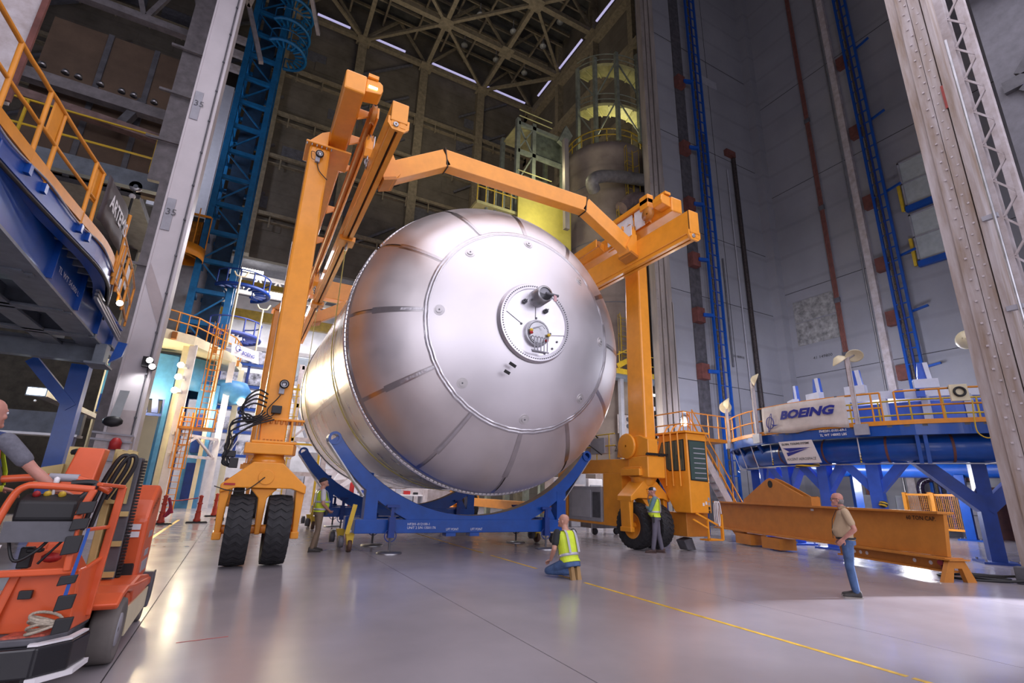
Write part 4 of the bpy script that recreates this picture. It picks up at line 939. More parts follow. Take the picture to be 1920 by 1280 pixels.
# rectangular sign boards resting on the tube
q = math.radians(177); rad = V((math.cos(q), math.sin(q), 0)); tan = V((-math.sin(q), math.cos(q), 0)); up = V((rad.x * .08, rad.y * .08, 1)).normalized()
o0 = rp(7.24, 176.6, 2.86)
def sp(x, y): return o0 + tan * x + up * y
sign = tag(MB().slab([sp(-.58, .0), sp(.72, .0), sp(.50, .80), sp(-.80, .80)], rad, .02).build('sign_board', mat('white_sign', (.66, .64, .66), .5, var=.03)), 'white slanted sign with lettering and a blue arrow on the ring tube', 'sign')
text('GLOBAL TOOLING SYSTEMS', 'lettering', PRINT_K, sign, sp(-.68, .66) + rad * .03, tan, up, .075, .0, .1, 1.08, .03)
text('ASCENT AEROSPACE', 'lettering', PRINT_K, sign, sp(-.56, .11) + rad * .03, tan, up, .09, .0, .1, 1.12)
MB().slab([sp(-.66, .56), sp(.40, .54), sp(-.42, .42)], rad, .028).slab([sp(-.54, .39), sp(.30, .50), sp(-.50, .26)], rad, .028).build('arrow_mark', PRINT_B, sign)
hz = tag(MB().slab([sp(-.28, -.14), sp(.62, -.12), sp(.62, -.03), sp(-.28, -.05)], rad, .015).build('hazard_strip', HAZ), 'black and yellow hazard strip on the blue tube below the white sign', 'hazard strip')
# control box on the rail with a coiled black ring and yellow hose
bx = thing('hose_box', 'cream box with a black hose ring hung on the platform rail near the column', 'hose box', rp(7.26, 213.5, 4.55))
a = 213.5; q = math.radians(a); rad2 = V((math.cos(q), math.sin(q), 0)); tan2 = V((-math.sin(q), math.cos(q), 0)); c0 = rp(7.25, a, 4.62)
MB().slab([c0 - tan2 * .22, c0 + tan2 * .22, c0 + tan2 * .2 + V((0, 0, .5)), c0 - tan2 * .22 + V((0, 0, .5))], rad2, .12).build('box', CREAM, bx)
MB().tube([c0 + rad2 * .15 + tan2 * (.13 * math.cos(t)) + V((0, 0, .27 + .13 * math.sin(t))) for t in [2 * PI * k / 20 for k in range(20)]], .032, 8, closed=True).build('hose_ring', BLACK, bx)
MB().tube(smooth_path([c0 + rad2 * .1 + tan2 * .25, c0 + rad2 * .12 + tan2 * .2 + V((0, 0, -.5)), c0 + rad2 * .12 + tan2 * .2 + V((0, 0, -.95)), c0 + rad2 * .12 + tan2 * .42 + V((0, 0, -1.12)), c0 + rad2 * .12 + tan2 * .6 + V((0, 0, -.9)), c0 + rad2 * .1 + tan2 * .55 + V((0, 0, -.7))]), .018, 7).build('yellow_hose', YELLOW, bx)
# floodlight poles on the ring
def flood_pole(a, z0, z1, label, aim, head=1, lit=False):
    t = thing('floodlight_pole', label, 'floodlight', rp(7.3, a, z0))
    q = math.radians(a); rad = V((math.cos(q), math.sin(q), 0)); tan = V((-math.sin(q), math.cos(q), 0))
    MB().bar(rp(7.3, a, z0), rp(7.3, a, z1), .13, .1, up=rad).build('pole', WSTEEL, t)
    MB().tube([rp(7.38, a + .6, z0), rp(7.38, a + .6, z1 - .3)], .018, 6).build('conduit', STEEL, t)
    MB().slab([rp(7.34, a, z0 - .05) - tan * .1, rp(7.34, a, z0 - .05) + tan * .3, rp(7.34, a, z0 + .3) + tan * .3, rp(7.34, a, z0 + .3) - tan * .1], rad, .12).build('base_box', GREY, t)
    for k in range(head):
        c = rp(7.3, a, z1 + .05 - .1 * k) + tan * (.22 if k == 0 else -.25); d = V(aim if k == 0 else (-aim[0], aim[1], aim[2])).normalized()
        MB().bar(rp(7.3, a, z1 - .05), c, .05, .05).build('head_bracket', GREY, t)
        n = 20; u = d.orthogonal().normalized(); w = d.cross(u); vs = []
        for r, h in ((.03, -.16), (.10, -.14), (.26, .02), (.27, .05), (.24, .04), (.02, .0)):
            vs += [c + d * h + (u * math.cos(2 * PI * j / n) + w * math.sin(2 * PI * j / n)) * r for j in range(n)]
        MB().add(vs, [(i * n + j, i * n + (j + 1) % n, i * n + n + (j + 1) % n, i * n + n + j) for i in range(5) for j in range(n)], True).build('lamp_head', CREAM if not lit else LENS, t)
    return t
flood_pole(192.5, 3.75, 6.35, 'white floodlight pole with two lamp heads at the end of the big banner', (-.5, -.3, -.75), 2)
flood_pole(161.5, 3.75, 6.2, 'white floodlight pole with a dish lamp on the banner\'s other side', (.5, -.55, -.3))
flood_pole(138.5, 3.75, 5.7, 'short floodlight pole with a lit white lamp by the stairs', (.7, -.6, -.15), 2)
tag(MB().lathe([(.02, -.05), (.2, 0), (.32, .22), (.34, .26), (.3, .24), (.02, .05)], P(1806, 634, 'x', 21.5), 'x', 20).tube([P(1806, 634, 'x', 21.5), (21.5, 5.6, P(1806, 634, 'x', 21.5).z), (21.5, 5.6, 0)], .05, 6).build('dish_lamp', CREAM), 'cream dish lamp half hidden behind the riveted column', 'lamp')

# ================================================================ OBJECTS UNDER AND AROUND THE RING
st = thing('access_stair', 'orange-railed grey stair leading up to the ring platform behind the cab', 'stairs', (16.9, 15.2, 0))
s0, s1 = V((19.3, 15.2, 0.0)), V((16.6, 16.0, 4.0)); s0 = V((17.9, 14.0, .1)); s1 = V((16.4, 15.0, 4.0))
dr = (s1 - s0); sd_ = V((-dr.y, dr.x, 0)).normalized()
for k in range(14):
    c = s0 + dr * ((k + .5) / 14); MB().bar(c - sd_ * .4, c + sd_ * .4, .26, .04, up=(0, 0, 1)).build('tread', STEEL, st)
for s_ in (-.42, .42):
    MB().bar(s0 + sd_ * s_, s1 + sd_ * s_, .06, .24).build('stringer', WSTEEL, st)
    for h in (.55, 1.05): MB().tube([s0 + sd_ * s_ + V((0, 0, h)), s1 + sd_ * s_ + V((0, 0, h))], .028, 6).build('hand_rail', RAILP, st)
    for k in range(5): c = s0 + dr * (k / 4) + sd_ * s_; MB().tube([c, c + V((0, 0, 1.05))], .026, 6).build('rail_post', RAILP, st)
MB().box(16.0, 18.6, 15.0, 16.6, 3.86, 4.0).build('landing', RAILP, st)
for z in (4.5, 5.0): MB().tube([(16.0, 15.0, z), (18.6, 15.0, z)], .028, 6).tube([(16.0, 15.0, z), (16.0, 16.6, z)], .028, 6).build('hand_rail', RAILP, st)
for x in (16.0, 16.4, 17.5, 18.1, 18.6): MB().tube([(x, 15.0, 4), (x, 15.0, 5)], .026, 6).build('rail_post', RAILP, st)
for x in (16.1, 18.5): MB().box(x - .1, x + .1, 16.3, 16.5, 0, 3.86).build('leg', BLUE_D, st)
fn = thing('machine_guard_fence', 'yellow-orange framed wire fence around machinery by the grey door', 'fence', (31.5, 13.2, 0))
for y in (14.55, 13.3, 12.1): MB().box(31.4, 31.6, y - .08, y + .08, 0, 2.15).build('fence_post', RAILP, fn)
for z in (.4, 2.05): MB().bar((31.5, 14.55, z), (31.5, 12.1, z), .1, .1).build('fence_rail', RAILP, fn)
me_ = MB()
for k in range(30): me_.bar((31.5, 14.5 - k * .081, .4), (31.5, 14.5 - k * .081, 2.05), .012, .012)
for k in range(20): me_.bar((31.5, 14.5, .45 + k * .08), (31.5, 12.15, .45 + k * .08), .01, .01)
me_.build('wire_mesh', RAILP, fn)['kind'] = 'stuff'
for y in (14.2, 13.9): MB().box(32.6, 32.8, y - .1, y + .1, 0, 2.2).build('rear_post', RAILP, fn)
d1 = MB().box(33.9, 34, 12.3, 13.2, 0, 2.5).build('door_1', mat('grey_door', (.40, .40, .45), .45, var=.06)); struct(d1)
MB().box(33.86, 34, 13.2, 13.3, 0, 2.6).box(33.86, 34, 12.2, 12.3, 0, 2.6).box(33.86, 34, 12.2, 13.3, 2.5, 2.62).build('door_frame', GREY, d1)
MB().bar((33.85, 12.35, 1.1), (33.85, 13.1, 1.1), .05, .05).build('push_bar', GREY_D, d1)
d2 = MB().box(33.9, 34, 10.7, 12.1, 0, 2.5).build('door_2', mat('dark_red_opening', (.07, .02, .018), .7, var=.2)); struct(d2)
ex = thing('exit_sign', 'dim red EXIT sign above the grey door', 'exit sign', (33.9, 12.6, 2.8))
MB().box(33.84, 33.92, 12.3, 13.1, 2.75, 3.1).build('sign_box', DARK, ex); text('EXIT', 'lettering', mat('exit_red', (.3, .05, .04), .5, var=0), ex, (33.83, 13.02, 2.82), (0, -1, 0), (0, 0, 1), .2, .01)
CAB = mat('grey_cabinet', (.36, .38, .41), .45, var=.06)
for k, (y, z0, z1, w, lb) in enumerate(((17.2, .5, 2.0, 1.2, 'grey electrical cabinet on the wall below the ring platform, beside the blue leg'), (15.2, .8, 2.0, 1.6, 'wide pale grey electrical panel on the wall behind the bald man'))):
    c = tag(MB().box(33.55, 34, y - w / 2, y + w / 2, z0, z1).build('electrical_cabinet', CAB, bevel=.02), lb, 'cabinet')
    MB().box(33.53, 33.56, y - w / 2 + .08, y + w / 2 - .08, z0 + .08, z1 - .08).build('cabinet_door', GREY, c); MB().box(33.5, 33.54, y - w / 2 + .14, y - w / 2 + .2, (z0 + z1) / 2, (z0 + z1) / 2 + .2).build('handle', BLACK, c)
tag(MB().box(31.0, 32.2, 16.9, 18.6, 0, .9).build('machine_skid', GREY, bevel=.05), 'low grey machine box on the floor under the ring platform', 'machine')
tag(MB().tube(smooth_path([(32.6, 14.2, .1), (32.6, 14.2, 1.4), (32.6, 14.2, 2.6), (32.8, 13.6, 2.9), (32.6, 13.1, 2.5), (32.9, 12.9, 3.0), (32.7, 13.8, 3.1), (32.6, 13.2, 2.8)]), .18, 8).build('wrapped_pipe', mat('black_film', (.03, .02, .05), .2, var=.6, scale=12)), 'lumpy black film-wrapped pipework above the orange fence', 'pipework')
wb_ = thing('wall_beam', None, None, (33.5, 14, 2.9)); bpy.data.objects.remove(wb_)
# bulkhead lamp burning under the ring, another behind the cab
def bulb(px, py, ax, val, r, label, m=LENS, power=120, col=(1, .97, .9)):
    c = P(px, py, ax, val); t = thing('work_lamp', label, 'work lamp', c)
    MB().ball(c, r, 12).build('lens', m, t); MB().lathe([(.02, 0), (r * .9, 0), (r * 1.1, .12), (r * .5, .25), (.02, .25)], c + V((0, 0, r * .6)), 'z', 14).build('housing', GREY_D, t)
    l = lamp('work_lamp_light', 'POINT', c + V((-.4, -.4, -.1)), power, col, size=r); l.parent = t; l.location = (-.4, -.4, -.1)
    return t
bulb(1420, 889, 'x', 23.0, .2, 'round burning lamp under the left end of the ring platform', LENS, 260)
bulb(1283, 792, 'x', 17.5, .16, 'small burning lamp over the cab roof', LENS, 160)

# ================================================================ SIXTY TON LIFTING BEAM
A, B = V((14.17, 5.80, 0)), V((17.2, 14.6, 0))
du = (B - A).normalized(); dn = V((du.y, -du.x, 0)) * -1   # dn points to the camera side
sb = thing('lifting_beam', 'long ochre lifting beam stencilled 60 TON CAP lying on stands beside the man in tan', 'lifting beam', (A + B) / 2)
Lb = (B - A).length
def bp(s, o, z): return A + du * s + dn * o + V((0, 0, z))
def bslab(pts, t, nm, m=ORANGE_D, par=None): return MB().slab([bp(s, -t / 2, z) for s, z in pts], dn, t).build(nm, m, par or sb)
bslab([(.12, .50), (Lb, .48), (Lb, 1.40), (.02, 1.40)], .10, 'web')
MB().slab([bp(0, -.22, 1.40), bp(Lb, -.22, 1.40), bp(Lb, .22, 1.40), bp(0, .22, 1.40)], (0, 0, 1), .05).build('top_flange', ORANGE_D, sb)
MB().slab([bp(.02, -.24, .44), bp(Lb, -.24, .44), bp(Lb, .24, .44), bp(.02, .24, .44)], (0, 0, 1), .05).build('bottom_flange', ORANGE_D, sb)
bslab([(.1, .20), (3.2, .20), (3.2, .44), (.1, .44)], .08, 'lug_plate')
MB().slab([bp(.1, -.14, .18), bp(3.2, -.14, .18), bp(3.2, .14, .18), bp(.1, .14, .18)], (0, 0, 1), .04).build('lug_flange', ORANGE_D, sb)
for s in (.55, .95, 2.3, 2.5, 2.7): MB().disc(bp(s, .042, .33), .045, dn, .006, 14).build('pin_hole', WHITE, sb)
ft = MB().slab([bp(-.02, x, z) for x, z in ((-.42, 0), (-.18, 0), (-.10, .28), (.10, .28), (.18, 0), (.42, 0), (.20, .44), (-.20, .44))], du, .1)
ft.build('stand_leg', ORANGE_D, sb)
MB().slab([bp(-.1, -.26, .44), bp(.2, -.26, .44), bp(.2, .26, .44), bp(-.1, .26, .44)], (0, 0, 1), .03).build('stand_top', ORANGE_D, sb)
sh = MB().tube(smooth_path([bp(.22, .1, .38), bp(.2, .14, .3), bp(.16, .16, .18), bp(.16, .14, .09), bp(.2, .08, .12), bp(.24, .06, .24)]), .035, 8).tube([bp(.28, .02, .36), bp(.16, .22, .38)], .06, 10)
sh.build('shackle', mat('dark_red_shackle', (.16, .01, .015), .35, var=.1), sb)
for s in (5.4, 6.9):
    MB().slab([bp(s, -.3, .04), bp(s + .9, -.3, .04), bp(s + .9, .3, .04), bp(s, .3, .04)], (0, 0, 1), .34).build('support_block', ORANGE_D, sb)
bslab([(7.6, .44), (8.4, .44), (7.9, .05), (7.7, .05)], .12, 'lug_plate')
# hoisting lug plates on the top of the beam
for o in (-.13, .11):
    MB().slab([bp(3.95, o, 1.45), bp(7.3, o, 1.45), bp(7.3, o, 1.55), bp(5.95, o, 2.22), bp(5.75, o, 2.28), bp(5.5, o, 2.22), bp(4.25, o, 1.72), bp(3.95, o, 1.72)], dn, .05).build('hoist_lug', ORANGE_D, sb)
MB().slab([bp(3.9, -.13, 1.45), bp(4.0, -.13, 1.45), bp(4.0, -.13, 1.7), bp(3.9, -.13, 1.7)], dn, .3).build('lug_web', ORANGE_D, sb)
MB().disc(bp(5.72, .16, 2.08), .12, dn, .008, 20).build('lug_hole', DARK, sb)
text('60 TON CAP.', 'stencil', PRINT_K, sb, bp(.95, .055, 1.24), -du, (0, 0, 1), .095, .006, 0, .74, .01)
MB().slab([bp(4.0, .052, 1.30), bp(4.12, .052, 1.30), bp(4.12, .052, 1.36), bp(4.0, .052, 1.36)], dn, .003).build('sticker', PRINT_W, sb)
# cable coil at the foot of the riveted column
tag(MB().tube(smooth_path([(15.3, 4.9, .4), (15.4, 5.0, .12), (15.1, 5.5, .03), (14.7, 6.0, .03), (14.9, 6.5, .03), (15.5, 6.2, .04), (15.6, 5.5, .05), (15.2, 5.4, .06), (15.0, 5.9, .06), (15.4, 6.3, .07), (15.75, 5.6, .08), (15.7, 5.0, .2)]), .028, 7).build('floor_cable', BLACK), 'loops of black cable on the floor at the riveted column', 'cable')
tag(MB().cb((15.45, 5.15, .18), .2, .22, .36).build('floor_box', GREY_D, bevel=.02), 'small dark junction box at the foot of the riveted column', 'junction box')

# ================================================================ LEFT SIDE: PILLAR AND SIDE BAY
PILM = mat('lavender_white_pillar', (.56, .52, .54), .45, var=.06, scale=.8)
lp = thing('white_pillar', 'tall white steel pillar with grey number plates left of the blue truss tower', 'column', (-3.1, 18.2, 0))
MB().box(-3.52, -2.86, 18, 18.12, 0, 34).build('face_plate', PILM, lp); MB().box(-2.84, -2.76, 17.9, 18.5, 0, 34).build('edge_flange', PILM, lp)
MB().box(-3.56, -3.50, 17.96, 18.5, 0, 34).build('edge_flange', PILM, lp); MB().box(-3.2, -3.1, 18.1, 18.6, 0, 34).build('web', PILM, lp)
MB().tube([(-2.9, 17.96, 1), (-2.9, 17.96, 34)], .018, 6).build('conduit', GREY_D, lp)
for k in range(15): MB().cb((-2.9, 17.95, 2 + k * 1.3), .06, .05, .05).build('conduit_clip', GREY_D, lp)
for z, nm in ((13.6, ''), (9.3, '')):
    pl = MB().box(-3.48, -3.24, 17.96, 17.99, z, z + 1.15).build('number_plate', GREY, lp); text('35', 'numeral', GREY_D, pl, (-3.44, 17.95, z + .55), (1, 0, 0), (0, 0, 1), .22, .004)
b = MB()
for z0, z1 in ((3.0, 3.3), (6.4, 7.9)): b.slab([(-3.48, 17.99, z1 - .5), (-2.92, 17.99, z0 - .3), (-2.92, 17.99, z0 + .5), (-3.48, 17.99, z1 + .2)], (0, -1, 0), .006)
b.build('faded_stripe', mat('faded_band', (.42, .36, .36), .5, var=.05), lp)
tl = thing('pillar_lamps', 'pair of small lit spot lamps clamped to the white pillar', 'spot lamps', (-2.95, 17.8, 4.9))
for dx, dz in ((0, 0), (.1, -.18)):
    c = V((-2.86 + dx, 17.7, 4.98 + dz)); MB().lathe([(.02, .2), (.09, .18), (.1, 0), (.02, 0)], c, 'y', 14).build('housing', BLACK, tl); MB().ball(c, .085, 10, (1, .3, 1)).build('lens', LENS, tl)
MB().box(-3.05, -2.85, 17.78, 17.96, 4.8, 5.1).build('clamp', BLACK, tl)
lamp('pillar_spot', 'SPOT', (-2.85, 17.6, 4.95), 90, (1, .98, 1), (-3.2, 18, 3.2), .08, None, 90, .8).parent = None
cb_ = thing('pillar_control_unit', 'cluttered grey control unit with a red beacon at the foot of the white pillar', 'control unit', (-3.2, 17.6, 2.3))
MB().box(-3.6, -2.8, 17.5, 17.9, 1.4, 2.75).build('cabinet', WSTEEL, cb_); MB().lathe([(.02, 0), (.14, 0), (.14, .2), (.08, .3), (.02, .32)], (-3.1, 17.35, 2.35), 'z', 16).build('red_beacon', RED, cb_)
for z in (2.8, 2.62, 2.1): MB().bar((-3.7, 17.45, z), (-2.75, 17.45, z - .06), .05).build('tie_rail', GREY, cb_)
MB().ball((-3.3, 17.4, 3.1), .22, 10, (1.1, .5, .7)).build('cable_bundle', BLACK, cb_); MB().slab([(-3.42, 17.6, 3.2), (-3.2, 17.6, 3.2), (-3.12, 17.6, 4.0), (-3.34, 17.6, 4.0)], (0, -1, 0), .04).build('clear_sleeve', PALE, cb_)
# side bay behind it
sw = MB().box(-10.1, -4.3, 24, 24.3, 13.2, 20.5).build('wall_left_bay', BROWNP); struct(sw)
for x in (-8.1, -6.4, -4.9): MB().box(x - .1, x + .1, 23.9, 24, 13.2, 20.5).build('panel_seam', GREY_D, sw)
sd_ = MB().box(-26, -6.5, 30, 30.3, 0, 13.4).build('wall_bay_rear', mat('dark_olive_wall', (.055, .052, .04), .8, var=.25)); struct(sd_)
MB().box(-26, -5.6, 24, 30.3, 13.0, 13.3).build('bay_floor', GREY_D, sw)
bay_roof = MB().box(-26, -3.6, 6, 24, 26.5, 27).build('ceiling_bay', mat('dark_bay_deck', (.06, .06, .065), .8, var=.2)); struct(bay_roof)
bt_ = thing('bay_truss', 'grey steel roof truss with crossing diagonals over the dark side bay', 'roof truss', (-9, 21, 22))
GST = mat('grey_lilac_steel', (.19, .175, .185), .55, var=.18)
for y, z in ((22.6, 20.8), (16, 22.3)):
    MB().bar((-20, y, z), (-3.6, y, z), .34, .34).build('chord', GST, bt_); MB().bar((-20, y, z + 3.4), (-3.6, y, z + 3.4), .34, .34).build('chord', GST, bt_)
    for k in range(6):
        x = -16 + k * 2.3; MB().bar((x, y, z), (x + (1.15), y, z + 3.4), .2, .2).build('diagonal', GST, bt_); MB().bar((x + 2.3, y, z), (x + 1.15, y, z + 3.4), .2, .2).build('diagonal', GST, bt_)
for x in (-12, -9, -6.2): MB().bar((x, 24, 24.6), (x, 8, 24.6), .3, .4).build('purlin', GST, bt_)
for k in range(4): MB().bar((-12 + k * 3, 21.2, 22.4), (-10.5 + k * 3, 16, 22.4), .16).bar((-9 + k * 3, 21.2, 22.4), (-10.5 + k * 3, 16, 22.4), .16).build('cross_brace', GST, bt_)
bc = thing('bay_column', 'grey lilac steel column with cross ties beside the white pillar', 'column', (-4.3, 21, 0))
MB().box(-4.85, -4.0, 21, 21.2, 12.5, 24).build('upper_flange', GST, bc); MB().box(-4.45, -3.75, 21, 21.2, 0, 12.5).build('lower_flange', GST, bc); MB().box(-4.3, -4.1, 21.2, 21.7, 0, 24).build('web', GST, bc)
for z in (9.0, 14.2, 16.4, 18.6): MB().bar((-5.2, 20.8, z), (-3.5, 20.8, z), .1).build('tie', GST, bc)
gw = thing('bay_walkway', 'grey gallery girders with a thin yellow handrail across the side bay', 'walkway', (-8, 22.5, 13))
MB().bar((-20, 22.6, 13.1), (-4.2, 22.6, 13.1), .3, .7).build('girder', SOFFIT, gw); MB().bar((-20, 23.2, 17.0), (-4.4, 23.2, 16.7), .4, .5).build('cable_tray', GST, gw); MB().bar((-12, 23, 15.9), (-4.4, 23, 15.4), .4, .35).build('girder', mat('rosy_steel', (.20, .13, .12), .6, var=.2), gw)
for z in (14.05, 15.1): MB().bar((-20, 22.2, z), (-5.0, 22.2, z), .06).build('hand_rail', YELLOW, gw)
for x in (-17, -13, -9.2, -5.1): MB().bar((x, 22.2, 13.4), (x, 22.2, 15.1), .08).build('rail_post', YELLOW, gw)
MB().bar((-5.0, 22, 13.4), (-4.75, 22, 15.6), .06).bar((-4.75, 22, 15.6), (-4.4, 22, 13.4), .06).build('gate_frame', YELLOW, gw)
MB().bar((-6.8, 23.3, 15.6), (-6.2, 23.3, 17.2), .4, .3).build('bracket', GREY_D, gw)
for k in range(9): MB().lathe([(.02, .12), (.1, .1), (.14, -.05), (.02, -.02)], (-10.2 + k * .62 + .1 * (k % 3), 22.9, 17.25 - .02 * k), 'z', 10).build('reel', STEEL, gw)
c = P(255, 350, 'y', 22.5)
ck = thing('hook_chain', 'hanging chain hook with a metal wheel under the gallery girder near the dark banner', 'hook', c)
MB().lathe([(.08, -.05), (.22, -.05), (.22, .05), (.08, .05), (.08, -.05)], c, 'y', 16).build('wheel', STEEL, ck); MB().tube([c + V((.02, 0, .2)), V((c.x + .05, c.y, 12.8))], .04, 6).build('chain', STEEL, ck); MB().tube([c - V((0, 0, .2)), P(240, 400, 'y', 22.5)], .05, 6).build('chain', BLACK, ck); MB().ball(P(248, 368, 'y', 22.5), .12, 8).build('hook_ball', WHITE, ck)

wpn = tag(MB().box(-9.5, -6.15, 14, 14.15, 9.9, 13.6).build('white_panel', WSTEEL), 'white sheet panel cut by the upper left edge of the picture', 'panel')
MB().box(-9.4, -9.2, 14.15, 14.3, 5.75, 13.6).build('panel_post', GREY, wpn); MB().bar((-6.12, 13.95, 13.6), (-6.12, 13.95, 9.9), .12, .08).build('panel_trim', BR, wpn)
# ================================================================ RAISED PLATFORM (upper left)
rpf = thing('raised_platform', 'raised blue platform with orange guard rails and a dark banner, upper left', 'platform', (-4, 10, 4.8))
Gs, Ge = V((-3.23, 3.5, 0)), V((-3.62, 17.2, 0))
def gp(t, o, z): p = Gs.lerp(Ge, t); return V((p.x - o, p.y, z))
MB().slab([gp(0, 0, 4.82), gp(1, 0, 4.82), gp(1, 0, 5.62), gp(0, 0, 5.62)], (-1, 0, 0), .05).build('girder_web', BLUE, rpf)
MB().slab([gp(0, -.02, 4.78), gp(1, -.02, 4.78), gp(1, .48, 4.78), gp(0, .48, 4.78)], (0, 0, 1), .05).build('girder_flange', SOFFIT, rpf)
MB().slab([gp(0, -.05, 5.62), gp(1, -.05, 5.62), gp(1, .4, 5.62), gp(0, .4, 5.62)], (0, 0, 1), .05).build('girder_flange', BLUE, rpf)
for t in (.3, .52, .66, .80, .92): MB().slab([gp(t, .0, 4.84), gp(t, -.09, 4.84), gp(t, -.09, 5.6), gp(t, 0, 5.6)], (0, 1, 0), .04).build('stiffener', BLUE, rpf)
text('TL WT 54,000 LBS', 'stencil', PRINT_W, rpf, gp(.55, -.01, 5.1), Ge - Gs, (0, 0, 1), .12, .02, 0, 1.7)
E = [(-3.42, 5.5), (-3.36, 6.8), (-3.30, 7.7), (-3.24, 8.4), (-3.16, 9.2), (-3.05, 10.2), (-2.95, 11.2), (-2.98, 12.2), (-3.14, 13.1), (-3.38, 14.2), (-3.62, 15.2), (-3.95, 16.5)]
Ee = [V((x, y, 0)) for x, y in E]; Ee = [V((p.x, p.y, 0)) for p in smooth_path(Ee, 4)]
b = MB(); n = len(Ee)
for z0, z1, o0, o1 in ((5.42, 5.74, 0, .05), (5.42, 5.47, -.02, .26)):
    vs = []
    for p in Ee: vs += [(p.x - o0, p.y, z0), (p.x - o1, p.y, z0), (p.x - o1, p.y, z1), (p.x - o0, p.y, z1)]
    b.add(vs, [(i * 4 + j, i * 4 + (j + 1) % 4, i * 4 + 4 + (j + 1) % 4, i * 4 + 4 + j) for i in range(n - 1) for j in range(4)])
b.build('edge_channel', BLUE, rpf)
b = MB(); vs = []
for p in Ee: vs += [(p.x + .03, p.y, 5.75), (p.x + .0, p.y, 5.75), (p.x + .0, p.y, 5.93), (p.x + .03, p.y, 5.93)]
b.add(vs, [(i * 4 + j, i * 4 + (j + 1) % 4, i * 4 + 4 + (j + 1) % 4, i * 4 + 4 + j) for i in range(n - 1) for j in range(4)]).build('toe_board', RAILP, rpf)
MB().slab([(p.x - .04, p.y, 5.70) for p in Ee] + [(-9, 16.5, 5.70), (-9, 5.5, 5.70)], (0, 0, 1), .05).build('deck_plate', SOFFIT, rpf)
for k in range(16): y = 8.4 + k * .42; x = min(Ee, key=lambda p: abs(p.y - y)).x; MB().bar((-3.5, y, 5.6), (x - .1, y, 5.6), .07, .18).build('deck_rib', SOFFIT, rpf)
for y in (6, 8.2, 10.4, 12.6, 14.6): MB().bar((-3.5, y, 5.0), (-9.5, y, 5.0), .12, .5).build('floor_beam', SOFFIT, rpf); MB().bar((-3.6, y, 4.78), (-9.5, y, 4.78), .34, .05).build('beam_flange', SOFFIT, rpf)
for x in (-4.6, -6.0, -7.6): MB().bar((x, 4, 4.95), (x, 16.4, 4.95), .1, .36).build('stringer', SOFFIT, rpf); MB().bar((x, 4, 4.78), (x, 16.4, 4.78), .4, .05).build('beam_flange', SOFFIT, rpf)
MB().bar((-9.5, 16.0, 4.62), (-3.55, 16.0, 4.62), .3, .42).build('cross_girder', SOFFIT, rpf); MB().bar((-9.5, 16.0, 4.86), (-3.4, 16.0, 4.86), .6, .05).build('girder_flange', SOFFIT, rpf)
MB().box(-3.62, -3.40, 15.3, 15.7, 4.3, 4.8).box(-3.72, -3.3, 15.1, 15.9, 4.25, 4.3).build('end_bearing', SOFFIT, rpf); MB().prism([(-3.32, 4.35), (-3.08, 4.55), (-3.03, 4.9), (-3.22, 4.92)], 'y', 15.4, 15.5).build('end_plate', BLUE, rpf)
for x0, y0 in ((-4.35, 17.5), (-9, 17.5)): MB().box(x0 - .2, x0 + .2, y0, y0 + .4, 0, 4.6).build('leg', BLUE, rpf)
for a, c in (((-4.3, 17.6, 3.4), (-5.4, 17.6, 4.6)), ((-6.2, 17.6, 4.6), (-9, 17.6, 3.4))): MB().bar(a, c, .26).build('knee_brace', BLUE, rpf)
def edge_at(y): return min(Ee, key=lambda p: abs(p.y - y)).x
yt = [5.5, 6.6, 7.45, 8.35, 8.85, 10.1, 10.45]
for z, r in ((6.92, .032), (6.36, .028)):
    MB().tube([(edge_at(y) - .02, y, z) for y in [5.5 + .25 * k for k in range(21)]], r, 8).build('guard_rail', RAILP, rpf)
for y in yt: MB().tube([(edge_at(y) + .0, y, 5.6), (edge_at(y) - .02, y, 6.92)], .032, 8).build('rail_post', RAILP, rpf); MB().cb((edge_at(y) + .01, y, 5.63), .1, .1, .14).build('post_socket', BLUE, rpf)
MB().slab([(edge_at(8.6) - .02, 8.55, 6.36), (edge_at(8.8) - .02, 8.8, 6.36), (edge_at(8.8) - .02, 8.8, 6.92), (edge_at(8.6) - .02, 8.55, 6.92)], (-1, 0, 0), .03).build('rail_plate', RAILP, rpf)
MB().slab([(edge_at(10.3) - .02, 10.3, 6.3), (edge_at(10.5) - .02, 10.5, 6.3), (edge_at(10.5) - .02, 10.5, 6.92), (edge_at(10.3) - .02, 10.3, 6.92)], (-1, 0, 0), .03).build('rail_plate', RAILP, rpf)
MB().tube([(-2.96, 12.3, 5.6), (-2.9, 12.1, 6.95)], .035, 8).tube([(-3.0, 12.55, 5.5), (-2.96, 12.5, 6.4)], .04, 8).build('rail_post', RAILP, rpf)
MB().tube([(p.x + .02, p.y, 5.36) for p in Ee[8:]], .03, 6).build('black_hose', BLACK, rpf)
MB().tube([(p.x + .035, p.y, 5.72 + .04 * math.sin(p.y * 3)) for p in Ee[4:]], .015, 6).build('grey_cable', GREY, rpf)
